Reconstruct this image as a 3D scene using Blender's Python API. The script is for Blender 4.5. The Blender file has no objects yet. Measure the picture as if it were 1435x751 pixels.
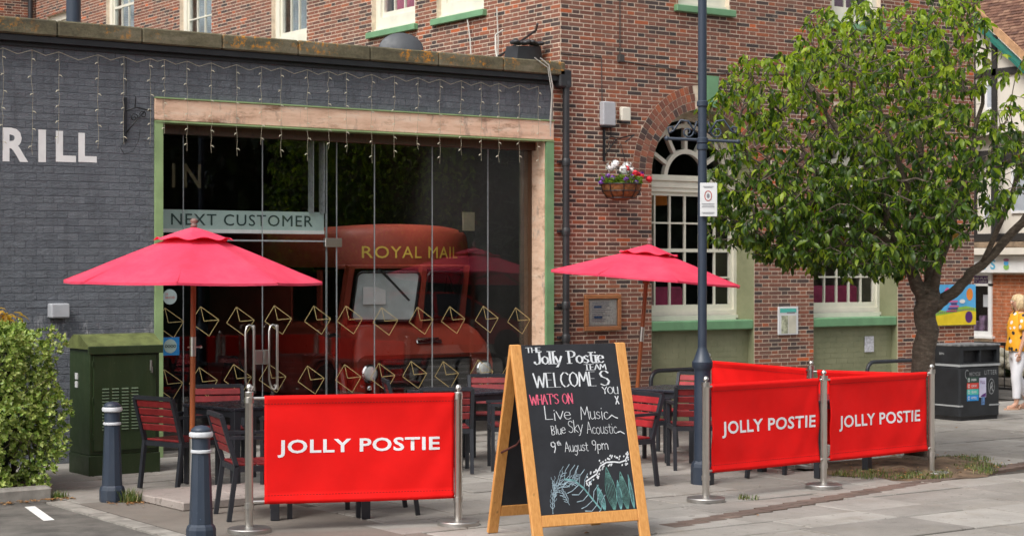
import bpy, bmesh, math, random
import numpy as np
from mathutils import Vector, Matrix, Euler
R = math.radians
PI = math.pi
sc = bpy.context.scene
# ------------------------------------------------------------------ camera
CX, CY, CZ, YAW = -13.21, -17.73, 2.0, 35.15
cam = bpy.data.objects.new('camera', bpy.data.cameras.new('camera'))
sc.collection.objects.link(cam)
cam.location = (CX, CY, CZ)
cam.rotation_euler = (R(90), 0, R(-YAW))
cam.data.sensor_width = 36
cam.data.lens = 36 * 2523 / 1435
cam.data.clip_start = 0.1
cam.data.clip_end = 2000
cam.data.dof.use_dof = True
cam.data.dof.focus_distance = 14.6
cam.data.dof.aperture_fstop = 5.0
sc.camera = cam
# ------------------------------------------------------------------ world, sun, exposure
SUN_EL, SUN_AZ = 52, 200      # azimuth of the light's origin, degrees counter-clockwise from +x
world = bpy.data.worlds.new('World')
sc.world = world
world.use_nodes = True
wn, wl = world.node_tree.nodes, world.node_tree.links
bg = wn['Background']
sky = wn.new('ShaderNodeTexSky')
sky.sky_type = 'NISHITA'
sky.sun_disc = False
sky.sun_elevation = R(SUN_EL)
sky.sun_rotation = R(90 - SUN_AZ)
sky.dust_density = 4.0
hs = wn.new('ShaderNodeHueSaturation')
hs.inputs['Saturation'].default_value = 0.22
wl.new(sky.outputs[0], hs.inputs['Color'])
wl.new(hs.outputs[0], bg.inputs[0])
bg.inputs[1].default_value = 0.15
sun = bpy.data.objects.new('sun', bpy.data.lights.new('sun', 'SUN'))
sc.collection.objects.link(sun)
sun.data.energy = 1.05
sun.data.angle = R(24)
sun.data.color = (1, 0.97, 0.92)
sdir = Vector((math.cos(R(SUN_EL)) * math.cos(R(SUN_AZ)), math.cos(R(SUN_EL)) * math.sin(R(SUN_AZ)), math.sin(R(SUN_EL))))
sun.rotation_euler = sdir.to_track_quat('Z', 'Y').to_euler()
sc.view_settings.view_transform = 'Standard'
sc.view_settings.look = 'None'
sc.view_settings.exposure = 0.68
sc.view_settings.gamma = 1
sc.render.engine = 'CYCLES'
sc.cycles.use_denoising = True
sc.cycles.max_bounces = 8
sc.cycles.transparent_max_bounces = 12
sc.cycles.caustics_reflective = False
sc.cycles.caustics_refractive = False
rng = random.Random(7)

# ------------------------------------------------------------------ helpers
col = sc.collection


def tag(o, label=None, cat=None, group=None, kind=None):
    if label: o['label'] = label
    if cat: o['category'] = cat
    if group: o['group'] = group
    if kind: o['kind'] = kind
    return o


def empty(name, loc=(0, 0, 0), rz=0.0, label=None, cat=None, group=None):
    o = bpy.data.objects.new(name, None)
    col.objects.link(o)
    o.location = loc
    o.rotation_euler = (0, 0, R(rz))
    o.empty_display_size = 0.1
    return tag(o, label, cat, group)


class MB:
    """collects vertices and faces, then links them as ONE mesh object"""
    def __init__(self):
        self.v = []; self.f = []

    def add(self, vs, fs, M=None):
        n = len(self.v)
        self.v += [tuple(M @ Vector(p)) for p in vs] if M is not None else [tuple(p) for p in vs]
        self.f += [tuple(i + n for i in f) for f in fs]
        return self

    def box(self, a, b, M=None):
        (x0, y0, z0), (x1, y1, z1) = a, b
        vs = [(x0, y0, z0), (x1, y0, z0), (x1, y1, z0), (x0, y1, z0), (x0, y0, z1), (x1, y0, z1), (x1, y1, z1), (x0, y1, z1)]
        return self.add(vs, [(0, 3, 2, 1), (4, 5, 6, 7), (0, 1, 5, 4), (1, 2, 6, 5), (2, 3, 7, 6), (3, 0, 4, 7)], M)

    def cbox(self, c, s, M=None):
        return self.box([c[i] - s[i] / 2 for i in range(3)], [c[i] + s[i] / 2 for i in range(3)], M)

    def bev(self, a, b, r, M=None):
        """box with chamfered vertical and horizontal front edges (two nested rings per end)"""
        x0, y0, z0 = a; x1, y1, z1 = b
        def ring(x0, y0, x1, y1, z, q):
            return [(x0 + q, y0, z), (x1 - q, y0, z), (x1, y0 + q, z), (x1, y1 - q, z), (x1 - q, y1, z), (x0 + q, y1, z), (x0, y1 - q, z), (x0, y0 + q, z)]
        vs = ring(x0 + r, y0 + r, x1 - r, y1 - r, z0, r * .5) + ring(x0, y0, x1, y1, z0 + r, r) + ring(x0, y0, x1, y1, z1 - r, r) + ring(x0 + r, y0 + r, x1 - r, y1 - r, z1, r * .5)
        fs = [tuple(reversed(range(8))), tuple(range(24, 32))]
        for k in range(3):
            for i in range(8):
                j = (i + 1) % 8
                fs.append((k * 8 + i, k * 8 + j, k * 8 + 8 + j, k * 8 + 8 + i))
        return self.add(vs, fs, M)

    def bar(self, p, q, w, h=None, up=(0, 0, 1), M=None):
        h = h or w
        p, q = Vector(p), Vector(q)
        d = (q - p).normalized()
        s = d.cross(Vector(up))
        if s.length < 1e-4: s = d.cross(Vector((0, 1, 0)))
        s.normalize(); u = s.cross(d)
        vs = []
        for e in (p, q):
            for a, b in ((-1, -1), (1, -1), (1, 1), (-1, 1)):
                vs.append(e + s * a * w / 2 + u * b * h / 2)
        return self.add(vs, [(0, 1, 2, 3), (7, 6, 5, 4), (0, 4, 5, 1), (1, 5, 6, 2), (2, 6, 7, 3), (3, 7, 4, 0)], M)

    def tube(self, pts, r, n=8, M=None, cap=True):
        pts = [Vector(p) for p in pts]
        rs = r if isinstance(r, (list, tuple)) else [r] * len(pts)
        d0 = (pts[1] - pts[0]).normalized()
        a = d0.orthogonal().normalized()
        vs = []; fs = []
        for i, p in enumerate(pts):
            if i == 0: d = d0
            elif i == len(pts) - 1: d = (pts[i] - pts[i - 1]).normalized()
            else: d = ((pts[i + 1] - pts[i]).normalized() + (pts[i] - pts[i - 1]).normalized())
            if d.length < 1e-6: d = (pts[i] - pts[i - 1])
            d.normalize()
            a = (a - d * a.dot(d))
            if a.length < 1e-5: a = d.orthogonal()
            a.normalize(); b = d.cross(a)
            for k in range(n):
                t = 2 * PI * k / n
                vs.append(p + (a * math.cos(t) + b * math.sin(t)) * rs[i])
        for i in range(len(pts) - 1):
            for k in range(n):
                j = (k + 1) % n
                fs.append((i * n + k, i * n + j, i * n + n + j, i * n + n + k))
        if cap:
            fs.append(tuple(reversed(range(n)))); fs.append(tuple(range((len(pts) - 1) * n, len(pts) * n)))
        return self.add(vs, fs, M)

    def lathe(self, prof, n=24, M=None, c=(0, 0)):
        vs = []; fs = []
        for r, z in prof:
            for k in range(n):
                t = 2 * PI * k / n
                vs.append((c[0] + r * math.cos(t), c[1] + r * math.sin(t), z))
        for i in range(len(prof) - 1):
            for k in range(n):
                j = (k + 1) % n
                fs.append((i * n + k, i * n + j, i * n + n + j, i * n + n + k))
        fs.append(tuple(reversed(range(n)))); fs.append(tuple(range((len(prof) - 1) * n, len(prof) * n)))
        return self.add(vs, fs, M)

    def ball(self, c, r, n=10, m=7, M=None):
        rx, ry, rz = r if isinstance(r, (tuple, list)) else (r, r, r)
        vs = [(c[0], c[1], c[2] - rz)]
        for i in range(1, m):
            a = -PI / 2 + PI * i / m
            for k in range(n):
                t = 2 * PI * k / n
                vs.append((c[0] + rx * math.cos(a) * math.cos(t), c[1] + ry * math.cos(a) * math.sin(t), c[2] + rz * math.sin(a)))
        vs.append((c[0], c[1], c[2] + rz))
        fs = []
        for k in range(n):
            fs.append((0, 1 + (k + 1) % n, 1 + k))
            fs.append((len(vs) - 1, 1 + (m - 2) * n + k, 1 + (m - 2) * n + (k + 1) % n))
        for i in range(m - 2):
            for k in range(n):
                j = (k + 1) % n
                fs.append((1 + i * n + k, 1 + i * n + j, 1 + i * n + n + j, 1 + i * n + n + k))
        return self.add(vs, fs, M)

    def prism(self, pts, a0, a1, axis='y', M=None):
        """extrude a polygon; axis y: pts are (x,z); axis x: pts are (y,z); axis z: pts are (x,y)"""
        n = len(pts)
        def mk(p, a):
            return {'y': (p[0], a, p[1]), 'x': (a, p[0], p[1]), 'z': (p[0], p[1], a)}[axis]
        vs = [mk(p, a0) for p in pts] + [mk(p, a1) for p in pts]
        fs = [tuple(range(n)), tuple(reversed(range(n, 2 * n)))]
        for i in range(n):
            j = (i + 1) % n
            fs.append((j, i, n + i, n + j))
        return self.add(vs, fs, M)

    def loft(self, rings, M=None, cap=True):
        n = len(rings[0]); vs = [p for r in rings for p in r]; fs = []
        for i in range(len(rings) - 1):
            for k in range(n):
                j = (k + 1) % n
                fs.append((i * n + k, i * n + j, i * n + n + j, i * n + n + k))
        if cap:
            fs.append(tuple(reversed(range(n)))); fs.append(tuple(range((len(rings) - 1) * n, len(rings) * n)))
        return self.add(vs, fs, M)

    def mesh(self, name, m, smooth=False):
        me = bpy.data.meshes.new(name)
        me.from_pydata(self.v, [], self.f)
        if smooth:
            me.polygons.foreach_set('use_smooth', [True] * len(me.polygons))
            if smooth != 'all':
                me.set_sharp_from_angle(angle=R(38))
        if m: me.materials.append(m)
        me.validate()
        bm = bmesh.new(); bm.from_mesh(me)
        if len(bm.faces) < 60000: bmesh.ops.recalc_face_normals(bm, faces=bm.faces)
        bm.to_mesh(me); bm.free()
        return me

    def build(self, name, m, parent=None, smooth=False, **kw):
        o = bpy.data.objects.new(name, self.mesh(name, m, smooth))
        col.objects.link(o)
        if parent: o.parent = parent
        return tag(o, **kw)


def copy_tree(o, parent=None):
    c = o.copy(); col.objects.link(c)
    if parent: c.parent = parent
    for ch in list(o.children): copy_tree(ch, c)
    return c


def inst(name, me, parent, loc=(0, 0, 0), rot=(0, 0, 0), scl=(1, 1, 1), **kw):
    o = bpy.data.objects.new(name, me); col.objects.link(o); o.parent = parent
    o.location = loc; o.rotation_euler = rot; o.scale = scl
    return tag(o, **kw)


# ------------------------------------------------------------------ materials
class NT:
    def __init__(self, name):
        self.m = bpy.data.materials.new(name); self.m.use_nodes = True
        self.t = self.m.node_tree; self.n = self.t.nodes; self.l = self.t.links
        self.b = self.n['Principled BSDF']; self.out = self.n['Material Output']

    def node(self, ty, **kw):
        x = self.n.new(ty)
        for k, v in kw.items():
            if k.startswith('i_'): x.inputs[k[2:].replace('_', ' ')].default_value = v
            else: setattr(x, k, v)
        return x

    def coord(self, kind='Position'):
        if kind == 'Position': return self.node('ShaderNodeNewGeometry').outputs['Position']
        return self.node('ShaderNodeTexCoord').outputs[kind]

    def noise(self, scale, detail=4, rough=.6, vec=None, stretch=None, kind='Position'):
        x = self.node('ShaderNodeTexNoise')
        x.inputs['Scale'].default_value = scale; x.inputs['Detail'].default_value = detail; x.inputs['Roughness'].default_value = rough
        v = vec or self.coord(kind)
        if stretch:
            mp = self.node('ShaderNodeMapping'); mp.inputs['Scale'].default_value = stretch
            self.l.new(v, mp.inputs[0]); v = mp.outputs[0]
        self.l.new(v, x.inputs['Vector'])
        return x.outputs[0]

    def ramp(self, fac, stops, interp='LINEAR'):
        x = self.node('ShaderNodeValToRGB'); cr = x.color_ramp; cr.interpolation = interp
        while len(cr.elements) < len(stops): cr.elements.new(.5)
        for e, (p, c) in zip(cr.elements, stops):
            e.position = p
            e.color = (c, c, c, 1) if not isinstance(c, (tuple, list)) else (*c, 1)
        self.l.new(fac, x.inputs[0])
        return x.outputs[0]

    def mix(self, fac, a, b, mode='MIX'):
        x = self.node('ShaderNodeMix', data_type='RGBA', blend_type=mode)
        for s, v in ((0, fac), (6, a), (7, b)):
            if isinstance(v, (int, float)): x.inputs[s].default_value = v
            elif isinstance(v, tuple): x.inputs[s].default_value = (*v, 1)
            else: self.l.new(v, x.inputs[s])
        return x.outputs[2]

    def math(self, op, a, b=0.0):
        x = self.node('ShaderNodeMath', operation=op)
        for s, v in ((0, a), (1, b)):
            if isinstance(v, (int, float)): x.inputs[s].default_value = v
            else: self.l.new(v, x.inputs[s])
        return x.outputs[0]

    def bump(self, h, strength=.3, dist=.01):
        x = self.node('ShaderNodeBump'); x.inputs['Strength'].default_value = strength; x.inputs['Distance'].default_value = dist
        self.l.new(h, x.inputs['Height']); self.l.new(x.outputs[0], self.b.inputs['Normal'])

    def set(self, color=None, rough=None, metal=None, **kw):
        for k, v in (('Base Color', color), ('Roughness', rough), ('Metallic', metal)):
            if v is None: continue
            if isinstance(v, (int, float)): self.b.inputs[k].default_value = v
            elif isinstance(v, tuple): self.b.inputs[k].default_value = (*v, 1)
            else: self.l.new(v, self.b.inputs[k])
        for k, v in kw.items(): self.b.inputs[k.replace('_', ' ')].default_value = v
        return self


def simple(name, c, rough=.5, metal=0, var=.12, scale=6, bump=0, bscale=60, **kw):
    """plain colour with soft wear noise"""
    t = NT(name)
    n = t.noise(scale, 5)
    hi = tuple(min(1, v * (1 + var)) for v in c); lo = tuple(v * (1 - var) for v in c)
    t.set(t.ramp(n, [(.35, lo), (.65, hi)]), t.ramp(t.noise(scale * 3, 3), [(.3, max(0, rough - .08)), (.7, min(1, rough + .08))]), metal, **kw)
    if bump: t.bump(t.noise(bscale, 4), bump, .004)
    return t.m


def brick_mat(name, src):
    t = NT(name)
    r = t.node('ShaderNodeObjectInfo').outputs['Random'] if src == 'object' else t.node('ShaderNodeNewGeometry').outputs['Random Per Island']
    c = t.ramp(r, [(0, (.045, .036, .036)), (.12, (.075, .048, .042)), (.2, (.14, .06, .042)), (.36, (.21, .08, .052)), (.58, (.27, .09, .052)), (.78, (.25, .11, .072)), (.92, (.33, .105, .05)), (.975, (.4, .11, .045)), (.99, (.6, .13, .035))])
    c = t.mix(.55, c, t.ramp(t.noise(38, 5, .7), [(.3, .55), (.7, 1.25)]), 'MULTIPLY')
    c = t.mix(t.ramp(t.noise(.9, 5, .65, stretch=(1, 1, .5)), [(.42, 0.0), (.72, .55)]), c, (.13, .09, .075))
    c = t.mix(t.ramp(t.noise(2.3, 6, .75), [(.62, 0.0), (.75, .4)]), c, (.4, .33, .28))
    t.set(c, .92)
    t.bump(t.noise(90, 5), .5, .003)
    return t.m


def painted_brick(name, src):
    t = NT(name)
    r = t.node('ShaderNodeObjectInfo').outputs['Random'] if src == 'object' else t.node('ShaderNodeNewGeometry').outputs['Random Per Island']
    c = t.ramp(r, [(0, (.116, .128, .146)), (.6, (.134, .146, .164)), (1, (.15, .163, .182))])
    c = t.mix(.5, c, t.ramp(t.noise(9, 6, .7), [(.3, .6), (.7, 1.25)]), 'MULTIPLY')
    # salt bloom: white runs low on the wall
    z = t.node('ShaderNodeSeparateXYZ'); t.l.new(t.coord(), z.inputs[0])
    band = t.math('MULTIPLY', t.ramp(z.outputs[2], [(0.0, 0.0), (1.0, 1.0)]), 1)
    lo = t.node('ShaderNodeMapRange'); lo.inputs[1].default_value = .95; lo.inputs[2].default_value = 1.3; t.l.new(z.outputs[2], lo.inputs[0])
    hi = t.node('ShaderNodeMapRange'); hi.inputs[1].default_value = 1.55; hi.inputs[2].default_value = 1.42; t.l.new(z.outputs[2], hi.inputs[0])
    st = t.ramp(t.noise(7, 6, .75, stretch=(1, 1, .45)), [(.5, 0.0), (.62, .8)])
    f = t.math('MULTIPLY', t.math('MULTIPLY', lo.outputs[0], hi.outputs[0]), st)
    c = t.mix(f, c, (.42, .42, .43))
    c = t.mix(t.ramp(t.noise(5, 5, .7, stretch=(1, 1, .12)), [(.5, 0.0), (.72, .45)]), c, (.05, .052, .06))
    c = t.mix(t.ramp(t.noise(13, 5, .75), [(.6, 0.0), (.7, .3)]), c, (.2, .21, .24))
    sp = t.ramp(t.noise(55, 3), [(.72, 0.0), (.76, .6)])
    c = t.mix(sp, c, (.25, .25, .27))
    t.set(c, .62)
    t.bump(t.noise(22, 6, .75, stretch=(1, 1, 1.6)), 1.0, .02)
    return t.m


def slab_mat(name, src, a, b):
    t = NT(name)
    r = t.node('ShaderNodeObjectInfo').outputs['Random'] if src == 'object' else t.node('ShaderNodeNewGeometry').outputs['Random Per Island']
    c = t.ramp(r, [(0, a), (1, b)])
    c = t.mix(.75, c, t.ramp(t.noise(1.7, 6, .7), [(.3, .62), (.7, 1.15)]), 'MULTIPLY')
    c = t.mix(.5, c, t.ramp(t.noise(70, 4, .8), [(.3, .7), (.7, 1.2)]), 'MULTIPLY')
    c = t.mix(t.ramp(t.noise(11, 2), [(.66, 0.0), (.69, .6)]), c, (.11, .095, .08))
    c = t.mix(t.ramp(t.noise(.55, 5, .7), [(.45, 0.0), (.7, .45)]), c, (.2, .175, .145))
    c = t.mix(t.ramp(t.noise(3.1, 5), [(.55, 0.0), (.7, .35)]), c, (.2, .165, .12))
    t.set(c, .85)
    t.bump(t.noise(120, 4), .4, .003)
    return t.m


def glass_mat(name, tint=(1, 1, 1), rough=0.0, base=.05, gain=1.0):
    """thin glass: transparent, with a Fresnel reflection"""
    t = NT(name); t.n.remove(t.b)
    tr = t.node('ShaderNodeBsdfTransparent'); tr.inputs[0].default_value = (*tint, 1)
    gl = t.node('ShaderNodeBsdfGlossy'); gl.inputs['Roughness'].default_value = rough
    fr = t.node('ShaderNodeFresnel'); bf = t.node('ShaderNodeNewGeometry').outputs['Backfacing']
    # thin sheet: both faces behave as air to glass
    t.l.new(t.math('SUBTRACT', 1.5, t.math('MULTIPLY', bf, 1.5 - 1 / 1.5)), fr.inputs[0])
    mx = t.node('ShaderNodeMixShader')
    f = t.math('MULTIPLY', fr.outputs[0], gain)
    t.l.new(f, mx.inputs[0]); t.l.new(tr.outputs[0], mx.inputs[1]); t.l.new(gl.outputs[0], mx.inputs[2])
    t.l.new(mx.outputs[0], t.out.inputs[0])
    return t.m


def leaf_mat(name, stops, src='island', trans=.45, rough=.4):
    t = NT(name)
    r = t.node('ShaderNodeObjectInfo').outputs['Random'] if src == 'object' else t.node('ShaderNodeNewGeometry').outputs['Random Per Island']
    c = t.ramp(r, stops)
    c = t.mix(.4, c, t.ramp(t.noise(9, 3), [(.3, .6), (.7, 1.3)]), 'MULTIPLY')
    t.set(c, rough)
    tl = t.node('ShaderNodeBsdfTranslucent'); t.l.new(c, tl.inputs[0])
    tc = t.mix(1.0, c, (1.5, 1.6, .7), 'MULTIPLY'); t.l.new(tc, tl.inputs[0])
    mx = t.node('ShaderNodeMixShader'); mx.inputs[0].default_value = trans
    t.l.new(t.b.outputs[0], mx.inputs[1]); t.l.new(tl.outputs[0], mx.inputs[2]); t.l.new(mx.outputs[0], t.out.inputs[0])
    return t.m


def wood_mat(name, a, b, rough=.45, stretch=(12, 12, .8)):
    t = NT(name)
    n = t.noise(6, 5, .6, stretch=stretch, kind='Object')
    c = t.ramp(n, [(.3, a), (.7, b)])
    kn = t.ramp(t.noise(5, 1, kind='Object', stretch=(3, 3, 1.5)), [(.72, 0.0), (.76, .6)])
    c = t.mix(kn, c, tuple(v * .35 for v in a))
    t.set(c, rough); t.bump(n, .25, .003)
    return t.m


M = {}
M['brick_o'] = brick_mat('facing brick', 'object')
M['brick_i'] = brick_mat('facing brick joined', 'island')
M['pbrick_o'] = painted_brick('slate painted brick', 'object')
M['pbrick_i'] = painted_brick('slate painted brick joined', 'island')
M['mortar'] = simple('lime mortar', (.66, .54, .42), .95, var=.2, scale=9, bump=.4)
M['pmortar'] = simple('painted joint', (.105, .11, .13), .7, var=.2)
M['slab_o'] = slab_mat('paving stone', 'object', (.25, .23, .205), (.38, .355, .32))
M['slab_i'] = slab_mat('paving stone joined', 'island', (.28, .26, .235), (.4, .375, .34))
M['pinkslab'] = slab_mat('pinkish paving', 'object', (.36, .31, .28), (.42, .36, .33))
M['joint'] = simple('joint sand', (.06, .05, .04), .95, var=.35, scale=8, bump=.5)
M['asphalt'] = simple('asphalt', (.115, .105, .092), .9, var=.35, scale=3, bump=.8, bscale=140)
M['browntar'] = slab_mat('worn tarmac', 'object', (.19, .165, .14), (.19, .165, .14))
M['stripbrick'] = slab_mat('brown paver', 'island', (.11, .075, .06), (.17, .115, .09))
M['kerb'] = simple('kerb stone', (.27, .25, .22), .85, var=.3, scale=5, bump=.4)
M['paintline'] = simple('road paint', (.75, .74, .7), .7, var=.15, scale=20)
M['soil'] = simple('dry soil', (.13, .085, .05), .95, var=.5, scale=7, bump=1, bscale=50)
M['green'] = simple('sage green paint', (.17, .33, .16), .5, var=.14, scale=4, bump=.15)
M['greenlite'] = simple('pale green paint', (.27, .38, .17), .5, var=.14, scale=4, bump=.1)
M['sill'] = simple('sill green paint', (.155, .315, .165), .4, var=.12, scale=4, bump=.1)
M['cream'] = simple('cream paint', (.72, .69, .58), .4, var=.06, scale=5, bump=.08)
M['white'] = simple('white paint', (.8, .79, .77), .45, var=.05)
M['greybox'] = simple('pale grey plastic', (.42, .43, .45), .4, var=.06)
M['black'] = simple('black paint', (.018, .018, .02), .4, var=.2)
M['iron'] = simple('wrought iron', (.012, .012, .014), .45, var=.2)
M['navy'] = simple('navy enamel', (.028, .04, .062), .38, var=.25, scale=9, bump=.12, bscale=30)
M['navyband'] = simple('white bollard band', (.55, .56, .58), .45, var=.1, scale=14)
M['frame'] = simple('charcoal powder coat', (.022, .024, .03), .42, var=.15)
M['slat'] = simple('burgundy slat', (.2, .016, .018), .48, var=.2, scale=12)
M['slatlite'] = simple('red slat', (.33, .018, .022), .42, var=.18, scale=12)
M['tabletop'] = simple('charcoal table top', (.03, .032, .042), .25, var=.15)
M['red'] = simple('red banner fabric', (.78, .007, .006), .75, Specular_IOR_Level=.2, var=.04, scale=4, bump=.1, bscale=5)
M['stitch'] = simple('dark red thread', (.3, .004, .004), .8)
M['bannerwhite'] = simple('white print', (.82, .8, .82), .6, var=.03)
def metal(name, c, rough, var=.05, sc_=3):
    t = NT(name); n = t.noise(sc_, 3)
    t.set(t.ramp(n, [(.3, tuple(v * (1 - var) for v in c)), (.7, c)]), rough, 1.0)
    return t.m
M['steel'] = metal('brushed steel', (.66, .63, .59), .3)
M['steelbase'] = metal('scuffed steel', (.55, .53, .5), .42, .15)
M['pink'] = None
M['pine'] = wood_mat('varnished pine', (.56, .24, .06), (.72, .36, .11))
M['teak'] = wood_mat('red hardwood pole', (.3, .075, .02), (.42, .12, .035))
M['menuwood'] = wood_mat('oak frame', (.27, .1, .035), (.42, .18, .07), stretch=(2, 9, 9))
M['chalk'] = simple('chalk board', (.016, .017, .021), .55, var=.25, scale=5)
M['chalkw'] = simple('white chalk', (.68, .7, .72), .9, var=.12, scale=60)
M['chalkp'] = simple('pink chalk', (.75, .12, .2), .9, var=.15, scale=60)
M['chalkg'] = simple('teal chalk', (.16, .36, .36), .9, var=.3, scale=30)
M['gold'] = simple('gold line', (.6, .47, .2), .5, var=.1)
M['goldtext'] = simple('gold lettering', (.8, .58, .1), .45, var=.1)
M['dimgold'] = simple('dull gold lettering', (.055, .042, .012), .6, var=.1)
M['cabgreen'] = simple('dark green cabinet paint', (.027, .046, .014), .42, var=.12, scale=3)
def scuffed(name, c, d):
    t = NT(name)
    k = t.mix(t.ramp(t.noise(9, 5, .75, stretch=(1, 1, .15)), [(.52, 0.0), (.7, .5)]), c, d)
    k = t.mix(t.ramp(t.noise(28, 6, .8), [(.66, 0.0), (.7, .7)]), k, tuple(min(1, v * 4 + .05) for v in c))
    t.set(k, t.ramp(t.noise(6, 4), [(.3, .34), (.7, .55)]))
    return t.m
M['cabgreen'] = scuffed('dark green cabinet paint', (.024, .042, .014), (.055, .075, .035))
M['navy'] = scuffed('navy enamel', (.026, .038, .06), (.045, .055, .07))
M['cabtop'] = simple('olive lid paint', (.12, .14, .045), .5, var=.3, scale=9)  # lid lighter and yellower than the cabinet body
M['vanred'] = simple('old red van paint', (.3, .05, .03), .35, var=.15, scale=3)
M['vanredroof'] = simple('faded red van paint', (.34, .06, .036), .5, var=.12, scale=3)
M['vandark'] = simple('dark van trim', (.012, .012, .013), .4)
M['grille'] = simple('dull grille bar', (.055, .055, .06), .4, .4)
M['chrome'] = metal('chrome', (.8, .8, .8), .1)
M['tyre'] = simple('tyre rubber', (.015, .015, .015), .85)
M['signpale'] = simple('pale aqua sign', (.42, .55, .51), .5, var=.05)
M['signink'] = simple('dark teal ink', (.02, .05, .045), .6)
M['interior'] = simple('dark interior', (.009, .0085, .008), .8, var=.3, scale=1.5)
M['intfloor'] = simple('interior floor', (.05, .04, .035), .5)
M['woodpanel'] = wood_mat('stained panel', (.05, .025, .012), (.08, .04, .018))
M['pipe'] = simple('black rainwater pipe', (.026, .026, .028), .45, var=.2)
M['cable'] = simple('grey cable', (.06, .055, .05), .7)
M['wcable'] = simple('white cable', (.5, .48, .43), .6)
M['fairy'] = simple('ivory fairy wire', (.4, .36, .26), .6)
M['bulb'] = simple('frosted bulb', (.62, .58, .44), .3)
M['paper'] = simple('white paper', (.66, .66, .66), .6, var=.04)
M['papergrey'] = simple('printed grey', (.45, .43, .38), .7, var=.2, scale=40)
M['inkgrey'] = simple('grey ink', (.2, .2, .22), .7)
M['teal'] = simple('teal print', (.08, .45, .38), .6)
M['blue'] = simple('blue sticker', (.02, .25, .62), .5)
M['stickred'] = simple('red sticker', (.65, .06, .04), .5)
M['purple'] = simple('purple print', (.1, .02, .16), .5)
M['skyblue'] = simple('sky blue print', (.1, .42, .75), .5, var=.15, scale=3)
M['yellow'] = simple('yellow print', (.8, .6, .02), .5, var=.1)
M['lime'] = simple('lime print', (.3, .55, .06), .5, var=.1)
M['orange'] = simple('orange print', (.8, .25, .03), .5)
M['pinkprint'] = simple('pink print', (.7, .12, .3), .5)
M['bin'] = simple('black bin', (.02, .022, .025), .38, var=.2)
M['binband'] = simple('silver band', (.35, .36, .36), .5)
M['dishm'] = simple('dark dish', (.05, .055, .062), .5)
M['render_w'] = simple('white render', (.72, .66, .57), .85, var=.08, scale=2, bump=.2)
M['timber'] = simple('black timber', (.025, .022, .02), .7, var=.2)
M['barge'] = simple('teal green board', (.015, .14, .105), .5)
M['redbrick2'] = brick_mat('orange brick', 'island')
M['basket'] = simple('coir liner', (.2, .09, .03), .95, var=.4, scale=30, bump=1, bscale=90)
M['fl_red'] = simple('red petals', (.7, .01, .03), .5)
M['fl_white'] = simple('white petals', (.8, .8, .78), .6)
M['fl_purple'] = simple('purple petals', (.18, .05, .35), .5)
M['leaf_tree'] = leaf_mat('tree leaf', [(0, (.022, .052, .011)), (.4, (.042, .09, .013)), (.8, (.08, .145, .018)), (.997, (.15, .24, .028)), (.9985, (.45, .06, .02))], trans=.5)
M['leaf_toplit'] = leaf_mat('toplit tree leaf', [(0, (.14, .23, .018)), (.6, (.27, .37, .03)), (1, (.42, .5, .045))], trans=.5)  # paler copy for the upper crown; top light put into leaf colour
M['leaf_tree_o'] = leaf_mat('tree leaf single', [(0, (.04, .08, .012)), (.5, (.08, .15, .02)), (1, (.22, .3, .03))], 'object', trans=.5)
M['leaf_hedge'] = leaf_mat('hedge leaf centre', [(0, (.035, .09, .012)), (.6, (.09, .18, .02)), (1, (.17, .27, .04))], trans=.25, rough=.35)
M['leaf_rim'] = leaf_mat('hedge leaf rim', [(0, (.15, .26, .04)), (.5, (.32, .42, .08)), (1, (.54, .6, .2))], trans=.25, rough=.35)
M['leaf_yel'] = leaf_mat('yellow shrub leaf', [(0, (.5, .3, .05)), (1, (.65, .42, .1))])
M['leaf_wood'] = leaf_mat('woodland leaf', [(0, (.012, .028, .008)), (1, (.05, .085, .02))], trans=.2)
M['grass'] = leaf_mat('grass blade', [(0, (.06, .1, .02)), (.7, (.11, .16, .03)), (1, (.3, .25, .1))], trans=.2)
M['deadleaf'] = leaf_mat('fallen leaf', [(0, (.2, .09, .03)), (1, (.45, .25, .1))], trans=.1)
M['skin'] = simple('skin', (.56, .31, .21), .5, var=.06)
M['hair'] = simple('blonde hair', (.6, .44, .25), .5, var=.25, scale=40)
M['trouser'] = simple('white trousers', (.74, .73, .76), .75, var=.05, bump=.4, bscale=14)
M['sandal'] = simple('tan leather', (.5, .3, .2), .6)


def tree_bark():
    t = NT('tree bark')
    n = t.noise(5, 6, .7, stretch=(3, 3, 7))
    n2 = t.noise(18, 5, .7, stretch=(1, 1, 2))
    c = t.ramp(n, [(.3, (.045, .033, .024)), (.55, (.105, .08, .058)), (.75, (.19, .155, .12))])
    c = t.mix(t.ramp(t.noise(30, 3, stretch=(1, 1, 4)), [(.62, 0.0), (.7, .5)]), c, (.3, .2, .12))
    t.set(c, .9); t.bump(n2, .9, .02)
    return t.m


def canopy_mat():
    t = NT('pink red canopy cloth')
    c = t.ramp(t.noise(1.8, 6, .7), [(.3, (.8, .05, .115)), (.5, (.9, .07, .15)), (.72, (.93, .11, .19))])
    t.set(c, .75)
    tl = t.node('ShaderNodeBsdfTranslucent'); t.l.new(c, tl.inputs[0])
    mx = t.node('ShaderNodeMixShader'); mx.inputs[0].default_value = .3
    t.l.new(t.b.outputs[0], mx.inputs[1]); t.l.new(tl.outputs[0], mx.inputs[2]); t.l.new(mx.outputs[0], t.out.inputs[0])
    t.bump(t.noise(6, 4, .6, stretch=(1, 1, 3)), .5, .02)
    return t.m


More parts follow.
